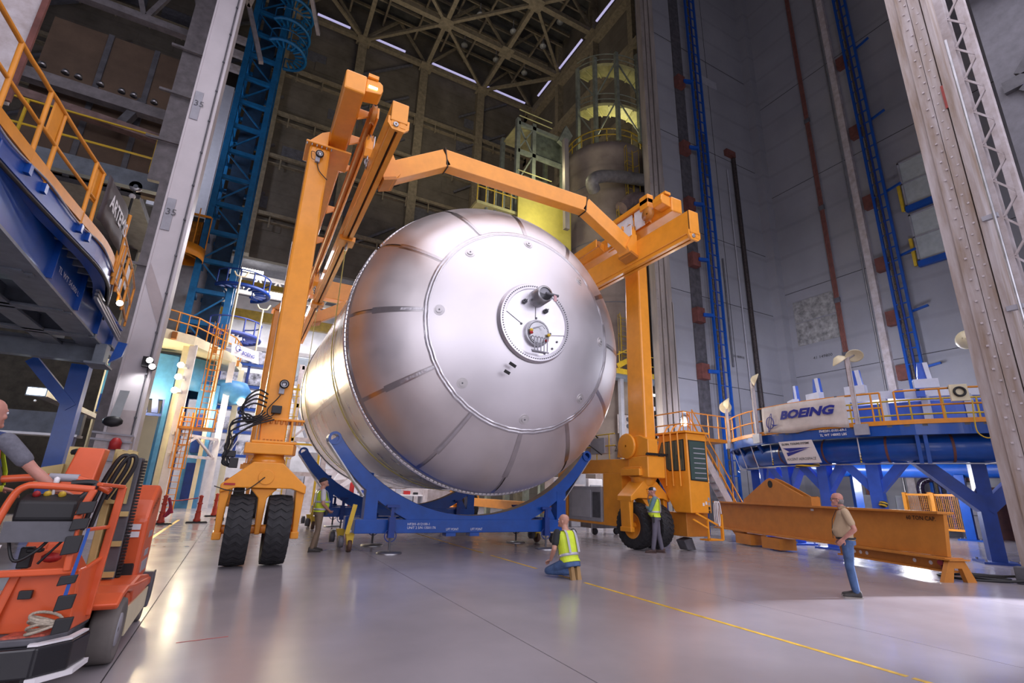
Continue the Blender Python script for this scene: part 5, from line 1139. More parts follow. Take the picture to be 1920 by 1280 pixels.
# gate section with notice panels
for z in (5.85, 6.35, 6.85):
    MB().tube([(-3.12, 12.9, z), (-3.3, 15.2, z), (-3.5, 16.9, z)], .03, 7).build('gate_rail', RAILP, rpf)
for y, x in ((12.9, -3.12), (13.7, -3.18), (14.4, -3.24), (15.2, -3.3), (16.9, -3.5)): MB().tube([(x, y, 5.7), (x, y, 6.85)], .03, 7).build('rail_post', RAILP, rpf)
for y0, y1, z0, z1, m in ((13.0, 14.0, 5.95, 6.8, WSTEEL), (14.7, 15.1, 6.2, 6.75, WHITE), (14.2, 14.6, 5.9, 6.2, WHITE)): MB().slab([(-3.15 - (y0 - 13) * .08, y0, z0), (-3.15 - (y1 - 13) * .08, y1, z0), (-3.15 - (y1 - 13) * .08, y1, z1), (-3.15 - (y0 - 13) * .08, y0, z1)], (1, 0, 0), .02).build('notice_panel', m, rpf)
for k in range(3): MB().bar((-3.2, 12.6, 5.34 - .08 * k), (-3.45, 16.4, 5.34 - .08 * k), .06, .05).build('slide_rail', STEEL, rpf)
sl = MB().ball((-3.16, 14.3, 5.62), .07, 10).build('work_light', LENS, rpf)
bnr = MB(); vs = []; fs = []
for i in range(13):
    for j in range(5):
        u, v = i / 12, j / 4; y = 10.5 + 1.75 * u; vs.append((edge_at(y) + .05 + .015 * math.sin(9 * u + 2 * v), y, 6.05 + .9 * v - .02 * math.sin(PI * u)))
fs = [(i * 5 + j, i * 5 + j + 1, i * 5 + j + 6, i * 5 + j + 5) for i in range(12) for j in range(4)]
bnr = tag(bnr.add(vs, fs, True).build('banner', mat('dark_brown_banner', (.05, .038, .042), .6, var=.2)), 'dark banner with white ARTEMIS lettering hung on the raised platform rail', 'banner')
bnr.modifiers.new('thickness', 'SOLIDIFY').thickness = .006
for k, ch in enumerate('ARTEMIS'):
    y = 10.66 + k * .21; text(ch, 'lettering', PRINT_W, bnr, (edge_at(y) + .075, y, 6.42), (edge_at(y + .2) - edge_at(y), .2, 0), (0, 0, 1), .30, .0, 0, .16 if ch != 'I' else .05, .02) if 0 else None
def placed_text(par, s, nm, m, o, right, up, h, w, bold=0):
    t = text(s, nm, m, None, (0, 0, 0), right, up, h, 0, 0, w, bold); off = world_loc(par)
    for v in t.data.vertices: v.co = v.co + V(o) - off
    t.parent = par; return t
placed_text(bnr, 'ARTEMIS', 'lettering', PRINT_W, (-2.885, 10.66, 6.40), (.0, 1, 0), (0, 0, 1), .30, 1.45, .02)
# lamp and dim wall equipment under the raised platform
wl = thing('wall_light', 'rectangular cool white wall light in the dark bay under the raised platform', 'wall light', (-6.4, 22, 4.2))
MB().box(-6.62, -6.16, 21.95, 22.0, 4.18, 4.40).build('diffuser', LENS_C, wl); MB().box(-6.66, -6.12, 22.0, 22.08, 4.14, 4.44).build('housing', GREY_D, wl); MB().ball((-6.35, 21.95, 3.98), .04, 8).build('sensor', WHITE, wl)
MB().box(-6.6, -6.2, 22.05, 29.9, 4.2, 4.4).build('bracket', GREY_D, wl)
lamp('wall_light_glow', 'AREA', (-6.4, 21.9, 4.25), 60, (.75, .9, 1), (-6.4, 15, 3.2), .45, .2)
br_ = thing('bay_beam', 'long grey-green girder crossing the dark bay under the raised platform', 'girder', (-8, 20, 3.0))
MB().box(-16, -4.6, 20.3, 20.6, 2.85, 3.5).build('girder', SOFFIT, br_); MB().box(-16, -4.6, 20.1, 20.8, 2.78, 2.85).build('flange', STEEL, br_); MB().box(-15.5, -15.1, 20.3, 20.6, 0, 2.8).box(-5.0, -4.7, 20.3, 20.6, 0, 2.8).build('leg', BLUE_D, br_)
hs = thing('dark_blue_stand', 'dark blue tool stand with a red disc in the shadow behind the orange lift', 'stand', (-3.9, 13, 0))
c1, c2, c3 = P(25, 830, 'y', 13), P(45, 790, 'y', 13), P(98, 800, 'y', 13)
MB().box(-5.1, -4.9, 12.9, 13.1, 0, 2.35).box(-4.15, -3.97, 12.9, 13.1, 0, 2.2).build('post', BLUE_D, hs); MB().bar((-5.1, 13, 2.45), (-3.95, 13, 2.25), .2, .22).build('top_beam', BLUE_D, hs); MB().disc((-4.06, 12.88, 1.95), .12, (0, -1, 0), .04, 18).build('red_disc', RED, hs)
for x in (-5.0, -4.06): MB().box(x - .35, x + .35, 12.6, 13.4, 0, .06).build('foot', BLUE_D, hs)

# ================================================================ BLUE TRUSS TOWER AND ITS RINGS
tw = thing('truss_tower', 'tall teal blue lattice tower rising behind the gantry leg, with ring galleries', 'tower', (-3.5, 39, 0))
tx0, tx1, ty0, ty1 = -4.75, -2.55, 38, 40.2
for x in (tx0, tx1):
    for y in (ty0, ty1): MB().box(x - .2, x + .2, y - .2, y + .2, 0, 46.8).build('chord', TEAL, tw)
for k in range(17):
    z = 9.5 + k * 2.25
    for y in (ty0, ty1): MB().bar((tx0, y, z), (tx1, y, z), .28, .3).build('strut', TEAL, tw)
    for x in (tx0, tx1): MB().bar((x, ty0, z), (x, ty1, z), .28, .3).build('strut', TEAL, tw)
    a, c = (tx0, tx1) if k % 2 else (tx1, tx0)
    MB().bar((a, ty0, z), (c, ty0, z + 2.25), .1).build('diagonal', TEAL, tw); MB().bar((tx1, ty0 if k % 2 else ty1, z), (tx1, ty1 if k % 2 else ty0, z + 2.25), .1).build('diagonal', TEAL, tw)
MB().box(tx0 + .5, tx1 - .5, ty1 - .7, ty1 - .4, 8, 46.8).build('back_sheet', mat('dark_teal_sheet', (.006, .03, .07), .6, var=.2), tw)
def gallery(cx_, cy_, r, z, m, a0, a1, nm='ring_gallery'):
    t = MB()
    for zz, rr in ((z, .14), (z + 1.1, .05)): t.tube([(cx_ + r * math.cos(a0 + (a1 - a0) * k / 24), cy_ + r * math.sin(a0 + (a1 - a0) * k / 24), zz) for k in range(25)], rr, 7)
    for k in range(0, 25, 3): a = a0 + (a1 - a0) * k / 24; t.tube([(cx_ + r * math.cos(a), cy_ + r * math.sin(a), z), (cx_ + r * math.cos(a), cy_ + r * math.sin(a), z + 1.1)], .05, 6)
    for k in range(0, 24, 2): a = a0 + (a1 - a0) * k / 24; t.bar((cx_ + r * .5 * math.cos(a), cy_ + r * .5 * math.sin(a), z), (cx_ + r * math.cos(a), cy_ + r * math.sin(a), z), .12)
    return t.build(nm, m, tw)
BL2 = mat('violet_blue_paint', (.06, .09, .36), .4, var=.15)
gallery(-1.9, 38.6, 1.7, 11.2, BL2, -2.6, 1.2); gallery(-1.9, 38.6, 1.8, 14.6, BLUE_D, -2.6, 1.2)
for z in (36, 38.2, 40.5): gallery(-2.2, 38.6, 1.6, z, TEAL, -2.4, 1.6); gallery(-6.2, 38.6, 1.3, z - 1, BLUE, 1.5, 4.6)
pn_ = thing('hanging_panel', 'large pale grey panel hanging beside the blue truss tower', 'panel', (-7, 43, 21))
MB().box(-9.6, -5.7, 43, 43.3, 21.8, 34.6).build('sheet', mat('pale_grey_panel', (.46, .47, .52), .5, var=.05), pn_); MB().box(-5.6, -5.2, 42.6, 43.3, 20.5, 34).build('edge_sheet', WSTEEL, pn_); MB().box(-9.6, -5.2, 43.1, 45.9, 34.4, 34.6).build('hanger_beam', GREY_D, pn_)
for k in range(3): MB().box(-9.6, -5.2, 42.9, 43.2, 36.2 + k * 1.6, 36.9 + k * 1.6).build('upper_sheet', WSTEEL, pn_)
for x in (-9.4, -5.4): MB().box(x - .1, x + .1, 43.3, 45.95, 30, 42).build('hanger_post', GREY_D, pn_)
bk = thing('basket', 'round orange lifting basket hanging left of the blue truss tower', 'basket', (-5.6, 37.5, 15.8))
oc = V((-5.75, 37.5, 0))
MB().lathe([(1.25, 15.9), (1.3, 15.9), (1.3, 16.7), (1.25, 16.7), (1.25, 15.9)], oc, 'z', 32).build('floor_ring', RAILP, bk)
MB().lathe([(1.22, 16.7), (1.27, 16.7), (1.27, 19.3), (1.22, 19.3)], oc, 'z', 32, a0=.2, a1=PI + .6).build('mesh_wall', mat('amber_sheet', (.40, .16, .015), .5, var=.3), bk)
for k in range(8): a = 2 * PI * k / 8; MB().bar(oc + V((0, 0, 16.4)), oc + V((1.25 * math.cos(a), 1.25 * math.sin(a), 16.4)), .12).build('spoke', RAILP, bk)
for k in range(6): a = 2 * PI * k / 6; MB().tube([oc + V((1.25 * math.cos(a), 1.25 * math.sin(a), 16.7)), oc + V((1.25 * math.cos(a), 1.25 * math.sin(a), 19.3))], .04, 6).build('upright', RAILP, bk)
MB().tube([oc + V((0, 0, 19.3)), oc + V((0, 0, 34))], .04, 6).build('hoist_rope', GREY_D, bk); MB().bar(oc + V((-1.2, 0, 19.3)), oc + V((1.2, 0, 19.3)), .12).build('lifting_bar', RAILP, bk)
bd = thing('storage_cylinder', 'large dim grey drum behind the orange basket', 'drum', (-5.6, 41, 11))
MB().lathe([(.02, 19.5), (1.9, 19.5), (1.9, 11.5), (.02, 11.5)], (-5.6, 41.5, 0), 'z', 32).build('shell', GREY, bd); MB().box(-7.4, -3.8, 40, 43, 10.6, 11.5).build('support_deck', BLUE_D, bd)
for x in (-7.2, -4.0): MB().box(x - .2, x + .2, 40.2, 40.6, 0, 10.6).build('leg', BLUE_D, bd)

# ================================================================ WARM LIT WELD TOWER
wt = thing('weld_tower', 'cream and white tower with caged orange ladders and warm lamps beyond the white pillar', 'tower', (-4, 36, 0))
pl_ = [(-8.6, 31.6), (-5.3, 31.8), (-3.45, 33.0), (-1.55, 36.4), (-1.0, 39.5), (-5, 41), (-9, 40)]
MB().prism(pl_, 'z', 9.05, 9.6).build('roof_deck', CREAM, wt)
for a, c in zip(pl_[:5], pl_[1:5]):
    for h in (10.15, 10.7): MB().tube([(a[0], a[1], h), (c[0], c[1], h)], .04, 6).build('hand_rail', RAILP, wt)
    for k in range(4): p = V((*a, 0)).lerp(V((*c, 0)), k / 4); MB().tube([(p.x, p.y, 9.6), (p.x, p.y, 10.7)], .04, 6).build('rail_post', RAILP, wt)
    p = V((*a, 0)).lerp(V((*c, 0)), .5); MB().cb((p.x, p.y - .1, 9.3), .25, .2, .4).build('roof_bracket', ORANGE_D, wt)
for x, y, w in ((-3.46, 33.1, .38), (-3.84, 33.4, .28), (-1.5, 36.5, .36), (-.95, 39.0, .34), (-2.2, 35.6, .22)): MB().box(x - w / 2, x + w / 2, y, y + w, 0, 9.1).build('column', WHITE if w > .35 else CREAM, wt)
MB().box(-4.24, -4.03, 33.3, 33.7, 0, 8.2).build('blue_column', CYAN, wt)
MB().box(-3.0, -1.9, 36.2, 37.2, 0, 7.4).build('machine_body', CYAN, wt); MB().box(-2.8, -2.3, 36.05, 36.2, 3.2, 5.5).box(-2.8, -2.3, 36.05, 36.2, .5, 2.6).build('dark_opening', BLUE_D, wt)
MB().prism([(-8.0, 6.0), (-4.3, 6.0), (-4.2, 8.6), (-8.0, 8.9)], 'y', 34.6, 35.2).build('upper_panel', CYAN, wt); MB().lathe([(2.2, 6.9), (2.4, 6.9), (2.4, 8.9), (2.2, 8.9)], (-4.6, 38, 0), 'z', 32).build('ring_head', CYAN, wt)
for k in range(7): MB().slab([(-7.4 + k * .5, 34.4, 5.2), (-7.1 + k * .5, 34.4, 5.2), (-7.2 + k * .5, 34.4, 6.0), (-7.5 + k * .5, 34.4, 6.0)], (0, 1, 0), .2).build('clamp_shoe', BLUE_D, wt)
MB().bar((-8, 34.5, 5.1), (-4.4, 34.5, 5.1), .15).build('shoe_rail', BLUE_D, wt)
MB().lathe([(.2, 6.4), (1.0, 6.6), (1.3, 7.4), (1.0, 7.9), (.2, 8.0)], (-1.4, 37.6, 0), 'z', 24).build('turret_dome', CYAN, wt)
for z in (4.05, 2.9): MB().bar((-3.5, 33.0, z), (-1.5, 36.4, z), .14, .16).build('tie_beam', WSTEEL, wt)
MB().bar((-3.4, 33.1, 3.0), (-2.5, 34.6, 4.0), .12).bar((-1.6, 36.2, 3.0), (-2.5, 34.6, 4.0), .12).build('tie_brace', WSTEEL, wt)
def caged_ladder(x, y, z0, z1, par, m=RAILP, w=.42, cage_from=2.2, rc=.36):
    for s in (-1, 1): MB().tube([(x + s * w / 2, y, z0), (x + s * w / 2, y, z1)], .035, 6).build('ladder_rail', m, par)
    k = MB(); z = z0 + .2
    while z < z1 - .3: k.tube([(x - w / 2, y, z), (x + w / 2, y, z)], .018, 5); z += .32
    k.build('rungs', m, par)['kind'] = 'stuff'
    z = z0 + cage_from
    while z < z1 + .05: MB().tube([(x + rc * math.cos(a), y - .1 - rc * (1 + math.sin(a)) + rc * .6, z) for a in [PI - PI * 0 + (PI) * j / 10 for j in range(11)]], .025, 5).build('cage_hoop', m, par); z += 1.25
    for j in range(5): a = PI + PI * j / 4; MB().tube([(x + rc * math.cos(a), y - .1 - rc * (1 + math.sin(a)) + rc * .6, z0 + cage_from), (x + rc * math.cos(a), y - .1 - rc * (1 + math.sin(a)) + rc * .6, z1)], .018, 5).build('cage_bar', m, par)
caged_ladder(-2.95, 32.7, 0, 5.2, wt); caged_ladder(-2.3, 33.4, 4.4, 10.7, wt)
MB().box(-3.3, -1.6, 32.5, 33.8, 4.3, 4.42).build('landing', RAILP, wt)
for z in (4.9, 5.4): MB().tube([(-3.3, 32.5, z), (-1.6, 32.5, z), (-1.6, 33.8, z)], .035, 6).build('hand_rail', RAILP, wt)
for x in (-3.3, -2.6, -2.2, -1.6): MB().tube([(x, 32.5, 4.4), (x, 32.5, 5.45)], .04, 6).build('rail_post', RAILP, wt)
for px, py_ in ((339, 684), (334, 706), (327, 731)):
    c = P(px, py_, 'y', 32.4); MB().ball(c, .17, 10).build('lamp_lens', LENS_W, wt); MB().box(c.x + .05, c.x + .3, c.y, c.y + .8, c.z - .08, c.z + .08).build('lamp_bracket', GREY, wt)
c = P(452, 753, 'y', 37); MB().ball(c, .26, 10).build('lamp_lens', LENS_W, wt); MB().box(c.x - .1, c.x + .1, c.y, c.y + 1.2, c.z - .1, c.z + .1).build('lamp_bracket', GREY, wt)
lamp('weld_tower_flood', 'AREA', (-4.0, 32.2, 6.8), 900, (1, .80, .50), (-2.2, 20, 0), .9, .6)
lamp('weld_tower_inner', 'POINT', (-5.2, 33.0, 6.0), 600, (1, .82, .5), size=.4)
lamp('weld_tower_inner_two', 'POINT', (-1.9, 34.8, 5.5), 260, (1, .85, .58), size=.3)
sg2 = thing('roof_sign', 'white board with small blue lettering on the weld tower roof rail', 'sign', (-.6, 36.2, 9.6))
q0, q1, q2, q3 = P(435, 642, 'y', 35.2), P(485, 660, 'y', 36.4), P(485, 683, 'y', 36.4), P(433, 664, 'y', 35.2)
bd_ = MB().slab([q0, q1, q2, q3], (0, 1, 0), .06).build('board', WHITE, sg2)
text('BOEING', 'lettering', PRINT_B, sg2, q3.lerp(q2, .36) + V((.0, -.08, .22)), q2 - q3, q0 - q3, .26, 0, .3, .95, .03)
b = MB(); ro = q3.lerp(q2, .2) + V((0, -.1, .5)); rx_ = (q2 - q3).normalized()
b.tube([ro + rx_ * .16 * math.cos(t) + V((0, 0, .2 * math.sin(t))) for t in [2 * PI * k / 16 for k in range(16)]], .02, 5, closed=True).slab([ro + rx_ * .04, ro + rx_ * .34 - V((0, 0, .02)), ro + rx_ * .06 - V((0, 0, .12))], (0, -1, 0), .02).build('emblem', PRINT_B, sg2)
for x, y, z0, z1 in ((-1.9, 34.5, 9.6, 14.3), (-.3, 36.6, 9.6, 13.0)):
    d = thing('davit_pole', 'thin cream davit pole with a curved fork on the tower roof, ' + ('left of the sign' if x < -1 else 'right of the sign'), 'pole', (x, y, z0))
    MB().tube([(x, y, z0), (x, y, z1)], .06, 8).build('pole', CREAM, d); MB().tube([(x - .4, y, z1 + .3), (x - .25, y, z1 + .05), (x, y, z1), (x + .25, y, z1 + .05), (x + .4, y, z1 + .4)], .05, 7).build('fork', CREAM, d)
# stanchions with a red chain in front of the tower
stn = None
RC_ = mat('red_orange_plastic', (.50, .055, .03), .5, var=.08)
for k, (px, py_, lab) in enumerate(((300, 983, 'red stanchion wrapped in red tape beside the orange lift'), (368, 980, 'leaning red stanchion on a black base in front of the weld tower ladder'), (400, 968, 'red stanchion next to the worker behind the gantry fork'))):
    p = P(px, py_, 'z', 0)
    if stn is None:
        s = thing('stanchion', lab, 'stanchion', (0, 0, 0), 'red chain stanchions')
        MB().prism([(-.38, 0), (.38, 0), (.34, .06), (-.34, .06)], 'y', -.12, .12).build('base', BLACK, s)
        MB().lathe([(.02, .05), (.13, .05), (.13, .12), (.10, .16), (.10, .36), (.075, .40), (.065, .95), (.085, 1.0), (.03, 1.05)], (0, 0, 0), 'z', 14).build('post', RC_, s)
        for z in (.4, .7): MB().lathe([(.08, z), (.105, z + .03), (.08, z + .06)], (0, 0, 0), 'z', 12).build('collar', RC_, s)
        s.location = p; stn = s
    else: dup(stn, p, .1 * k, lab)
p = P(300, 983, 'z', 0); tag(MB().tube(smooth_path([p + V((.12, -.1, .95)), p + V((.22, -.15, .6)), p + V((.1, -.18, .3)), p + V((.25, -.1, .5)), p + V((.15, -.12, .85)), p + V((.3, -.1, .4))]), .05, 7).build('tape_bundle', mat('crimson_tape', (.40, .02, .06), .6, var=.3)), 'bundle of crimson tape hanging on the stanchion by the lift', 'tape')
tag(MB().tube(smooth_path([P(305, 936, 'y', 24), P(335, 938, 'y', 24.5), P(372, 933, 'y', 25)]), .02, 6).build('barrier_rope', RED), 'red barrier rope stretched between the red stanchions', 'rope')

# ================================================================ ORANGE MAST LIFT
LO = mat('orange_red_lift_paint', (.66, .10, .025), .42, var=.06, coat=.2)
MASTC = mat('tan_mast_steel', (.50, .38, .15), .45, var=.12)
GRUB = mat('grey_lift_tyre', (.15, .135, .125), .8, var=.15)
lift = thing('mast_lift', 'orange-red mast lift with a tan mast and cream side panel, driven by a worker', 'lift', (-1.25, 6.5, 0))
def lb(nm, b, m=LO, bevel=.012, par=None): return b.build(nm, m, par or lift, bevel=bevel)
lb('chassis', MB().prism([(5.85, .24), (6.75, .16), (6.75, .58), (6.0, .50)], 'x', -1.54, -.98), GREY_D, .02)
lb('rear_body', MB().prism([(6.62, .16), (8.1, .13), (8.1, .48), (7.2, .60), (6.62, .58)], 'x', -1.72, -.76), bevel=.03)
lb('fender', MB().prism([(5.84, .56), (6.05, .62), (6.3, .64), (6.75, .58), (8.05, .46), (8.05, .38), (6.7, .42), (6.62, .53), (6.3, .585), (6.05, .565), (5.88, .51)], 'x', -1.74, -.74), bevel=.02)
sp_ = lb('side_panel', MB().prism([(6.58, .40), (7.95, .36), (7.95, .15), (6.68, .12)], 'x', -.765, -.745), CREAM, 0)
text('TOUCAN', 'lettering', GREY, lift, (-.742, 6.8, .2), (0, 1, 0), (0, 0, 1), .09, .0, 0, .55) if 0 else None
for k, (x, y) in enumerate(((-.84, 6.28), (-1.66, 6.28), (-.86, 7.9), (-1.66, 7.9))):
    r = .27 if y < 7 else .2
    w = MB().lathe([(.02, -.08), (r * .5, -.085), (r * .8, -.1), (r * .96, -.1), (r, -.07), (r, .07), (r * .96, .1), (r * .8, .1), (r * .5, .085), (.02, .08)], (x, y, r), 'x', 32).build('wheel', GRUB, lift)
    MB().lathe([(.02, .09), (r * .5, .095), (r * .52, .08)], (x, y, r), 'x', 20).build('hub', GREY, w)
    MB().tube([(x, y, r), (-1.25, y, r + .02)], .05, 8).build('axle', GREY_D, w)
lb('rear_bumper', MB().prism([(7.98, .12), (8.2, .2), (8.2, .52), (7.98, .52)], 'x', -1.74, -.72), GREY_D)
# counterweight hood on the right, mast in the middle
hd_ = lb('hood', MB().prism([(7.3, .42), (7.3, 1.18), (7.45, 1.38), (7.75, 1.55), (8.0, 1.50), (8.05, 1.3), (8.05, .5)], 'x', -1.12, -.82), bevel=.04)
MB().box(-1.06, -.88, 7.285, 7.3, 1.06, 1.12).box(-1.06, -.88, 7.285, 7.3, .98, 1.04).build('white_sticker', WHITE, hd_)
text('2339761', 'lettering', PRINT_K, hd_, (-.815, 7.45, 1.22), (0, .9, .35), (0, -.35, .9), .075, .0, 0, .42)
for y0, y1, z0, z1 in ((7.6, 7.85, .95, 1.02), (7.55, 7.8, .75, .82), (7.5, 7.9, .58, .7)): MB().box(-.822, -.815, y0, y1, z0, z1).build('spec_plate', GREY, hd_)
MB().prism([(7.2, .5), (7.5, .5), (7.5, .62), (7.2, .72)], 'x', -1.3, -.86).build('hood_foot', BLACK, lift)
for x0, x1, m in ((-1.60, -1.50, MASTC), (-1.46, -1.40, MASTC), (-1.24, -1.17, MASTC), (-1.13, -1.08, MASTC)): lb('mast_rail', MB().box(x0, x1, 7.0, 7.35, .45, 1.92), m, .01)
lb('mast_plate', MB().box(-1.62, -1.40, 6.94, 6.99, 1.45, 1.92).box(-1.2, -1.02, 6.94, 6.99, 1.35, 1.90), MASTC, 0)
lb('mast_bracket', MB().prism([(-1.78, 1.70), (-1.62, 1.74), (-1.62, 1.2), (-1.70, 1.2), (-1.68, 1.5), (-1.82, 1.5), (-1.82, 1.56), (-1.72, 1.6), (-1.86, 1.66)], 'y', 6.9, 6.96), MASTC, 0)
for z in (.62, .92, 1.22): lb('mast_rung', MB().box(-1.12, -.98, 6.95, 7.0, z, z + .05), MASTC, 0)
lb('chain_cover', MB().box(-1.10, -.98, 7.02, 7.25, .55, 1.84), GREY_D, .01)
ch = MB()
for k in range(38): ch.cb((-.955, 7.1, .58 + k * .033), .035, .08, .022)
ch.build('drag_chain', BLACK, lift)['kind'] = 'stuff'
for dx in (0, .06): lb('hydraulic_hose', MB().tube(smooth_path([(-1.3 + dx, 6.75, 1.1), (-1.24 + dx, 6.75, 1.5), (-1.14 + dx, 6.72, 1.80), (-1.06 + dx, 6.72, 1.84), (-1.06 + dx, 6.74, 1.7), (-1.18 + dx, 6.8, 1.4)]), .022, 7), BLACK, 0)
lb('hydraulic_hose', MB().tube(smooth_path([(-1.56, 6.85, 1.86), (-1.5, 6.8, 1.8), (-1.56, 6.8, 1.2)]), .03, 7), BLACK, 0)
# orange slanted boom cover
cv = MB().add([(-1.56, 6.1, .9), (-1.26, 6.1, .9), (-1.26, 6.35, .9), (-1.56, 6.35, .9), (-1.46, 6.55, 1.90), (-1.24, 6.55, 1.90), (-1.24, 6.8, 1.90), (-1.46, 6.8, 1.90)], [(3, 2, 1, 0), (4, 5, 6, 7), (0, 1, 5, 4), (1, 2, 6, 5), (2, 3, 7, 6), (3, 0, 4, 7)])
lb('boom_cover', cv, LO, .015)
lb('boom_arm', MB().bar((-1.3, 6.1, .95), (-1.28, 6.9, .6), .2, .2), LO)
# basket
lb('basket_floor', MB().prism([(-2.15, 5.35), (-1.15, 5.35), (-.98, 5.5), (-.95, 6.05), (-2.15, 6.05)], 'z', .40, .45), GREY_D, .01)
lb('bumper', MB().prism([(-2.2, 5.28), (-1.1, 5.28), (-.92, 5.42), (-.86, 5.7), (-.92, 5.72), (-1.0, 5.48), (-1.14, 5.36), (-2.2, 5.36)], 'z', .20, .40), mat('black_bumper', (.014, .014, .017), .25, var=.1), .015)
lb('bumper_trim', MB().prism([(-1.16, 5.30), (-1.1, 5.30), (-.93, 5.44), (-.88, 5.7), (-.92, 5.72), (-.97, 5.5), (-1.12, 5.36), (-1.16, 5.36)], 'z', .405, .42), WHITE, 0)
lb('bumper_trim', MB().prism([(-1.12, 5.27), (-1.06, 5.28), (-.88, 5.44), (-.84, 5.72), (-.9, 5.72), (-.94, 5.48), (-1.08, 5.34), (-1.12, 5.32)], 'z', .165, .20), WHITE, 0)
lb('bumper_leg', MB().box(-1.15, -1.08, 5.3, 5.4, .05, .26), BLACK, 0)
lb('step_mat', MB().prism([(-1.35, 5.38), (-1.1, 5.4), (-1.0, 5.55), (-1.3, 5.6)], 'z', .45, .465), mat('red_tread', (.50, .10, .06), .6, var=.3, scale=40), 0)
lb('front_panel', MB().slab([(-1.46, 5.56, .45), (-.98, 5.52, .45), (-1.0, 5.50, .90), (-1.38, 5.52, .88)], (0, 1, 0), .03), LO)
lb('panel_cheek', MB().slab([(-1.46, 5.55, .45), (-1.44, 5.2 + .3, .45), (-1.36, 5.5, .88), (-1.38, 5.6, .88)], (-1, 0, 0), .06), LO)
lb('side_panel_orange', MB().slab([(-.98, 5.52, .45), (-.92, 5.9, .45), (-.92, 5.9, .92), (-1.0, 5.52, .90)], (-1, 0, 0), .03), LO)
def rail(nm, pts, w=.045, m=LO): return lb(nm, MB().tube(pts, w * .6, 8), m, 0)
rail('basket_rail', smooth_path([(-1.60, 5.35, .92), (-1.57, 5.38, 1.2), (-1.52, 5.40, 1.45), (-1.46, 5.40, 1.53), (-1.36, 5.40, 1.54), (-1.03, 5.42, 1.52)], 4))
lb('basket_crossbar', MB().bar((-1.62, 5.36, .90), (-1.02, 5.44, .90), .05, .05), LO, .01)
lb('basket_post', MB().bar((-1.03, 5.42, 1.52), (-1.09, 5.42, 1.32), .05, .05).bar((-1.09, 5.42, 1.32), (-1.07, 5.42, .90), .05, .05), LO, .01)
lb('gate_post', MB().bar((-.90, 5.8, 1.54), (-.94, 5.8, .5), .04, .06).bar((-.90, 5.8, 1.54), (-1.02, 5.5, 1.56), .05, .03).bar((-.93, 5.8, 1.2), (-1.02, 5.5, 1.2), .03, .03).bar((-.93, 5.8, .95), (-1.03, 5.5, .85), .03, .03), LO, .008)
rail('grab_rail', smooth_path([(-1.86, 5.75, 1.56), (-1.5, 5.75, 1.60), (-1.25, 5.75, 1.60), (-1.1, 5.72, 1.56), (-.97, 5.70, 1.50)], 4), .05)
lb('grab_sleeve', MB().tube([(-1.42, 5.75, 1.605), (-1.22, 5.75, 1.602)], .034, 10), GREY, 0)
con = lb('console', MB().prism([(5.44, 1.28), (5.44, 1.42), (5.6, 1.47), (5.78, 1.47), (5.78, 1.22), (5.5, 1.2)], 'x', -1.50, -1.12), BLACK, .02)
MB().box(-1.52, -1.08, 5.38, 5.44, 1.12, 1.27).build('console_guard', GREY_D, con); MB().tube(smooth_path([(-1.25, 5.7, 1.56), (-1.12, 5.7, 1.57), (-1.08, 5.68, 1.54), (-1.15, 5.55, 1.42), (-1.2, 5.5, 1.3)]), .025, 8).build('guard_loop', BLACK, con)
for x, y, m in ((-1.42, 5.55, RED), (-1.36, 5.58, YELLOW), (-1.26, 5.56, YELLOW)): MB().ball((x, y, 1.47), .028, 8).build('button', m, con)
MB().lathe([(.012, 1.46), (.01, 1.55), (.02, 1.56), (.02, 1.60), (.005, 1.61)], (-1.33, 5.6, 0), 'z', 10).build('joystick', WHITE, con)
for z0, z1, x in ((1.32, 1.43, -1.04), (1.20, 1.30, -1.055), (1.02, 1.17, -1.07), (.62, .74, -1.02), (.46, .58, -1.0), (.80, .88, -1.04)): lb('foam_pad', MB().slab([(x - .06, 5.39, z0), (x + .05, 5.38, z0 + .02), (x + .06, 5.38, z1), (x - .05, 5.39, z1 - .01)], (0, -1, 0), .035), BLACK, .006)
lb('blue_strap', MB().slab([(-1.045, 5.37, .70), (-1.02, 5.37, .70), (-.98, 5.37, 1.22), (-1.0, 5.37, 1.22)], (0, -1, 0), .008), BLUE, 0)
lb('cable_loop', MB().tube(smooth_path([(-1.5, 5.5, 1.15), (-1.42, 5.46, .98), (-1.3, 5.46, 1.05), (-1.22, 5.5, 1.18)]), .012, 6).tube([(-1.1, 5.45, 1.2), (-1.28, 5.5, .95)], .01, 6), BLACK, 0)
lb('inner_panel', MB().box(-1.5, -1.2, 6.0, 6.05, .5, 1.0), LO); lb('valve_block', MB().box(-1.44, -1.36, 5.62, 5.7, .9, 1.06).box(-1.4, -1.3, 5.6, 5.68, 1.02, 1.05), BLACK, .01); lb('red_coupling', MB().ball((-1.25, 5.7, .97), .05, 10, (1.4, 1, .8)), RED, 0)
lb('white_clip', MB().slab([(-1.56, 5.42, 1.02), (-1.52, 5.42, 1.02), (-1.5, 5.42, 1.1), (-1.54, 5.42, 1.1)], (0, -1, 0), .01), WHITE, 0)
lb('socket_box', MB().box(-1.34, -1.26, 5.48, 5.52, .70, .76), BLACK, .005)
ro_ = MB()
for k in range(5): ro_.tube([(-1.12 + .10 * math.cos(t), 5.42 + .06 * math.sin(t), .50 + .018 * k + .035 * math.cos(t + k)) for t in [2 * PI * j / 16 for j in range(16)]], .011, 6, closed=True)
tag(ro_.build('rope_coil', mat('beige_rope', (.42, .36, .28), .8, var=.2, scale=60)), 'coil of beige rope lying in the basket corner of the orange lift', 'rope')

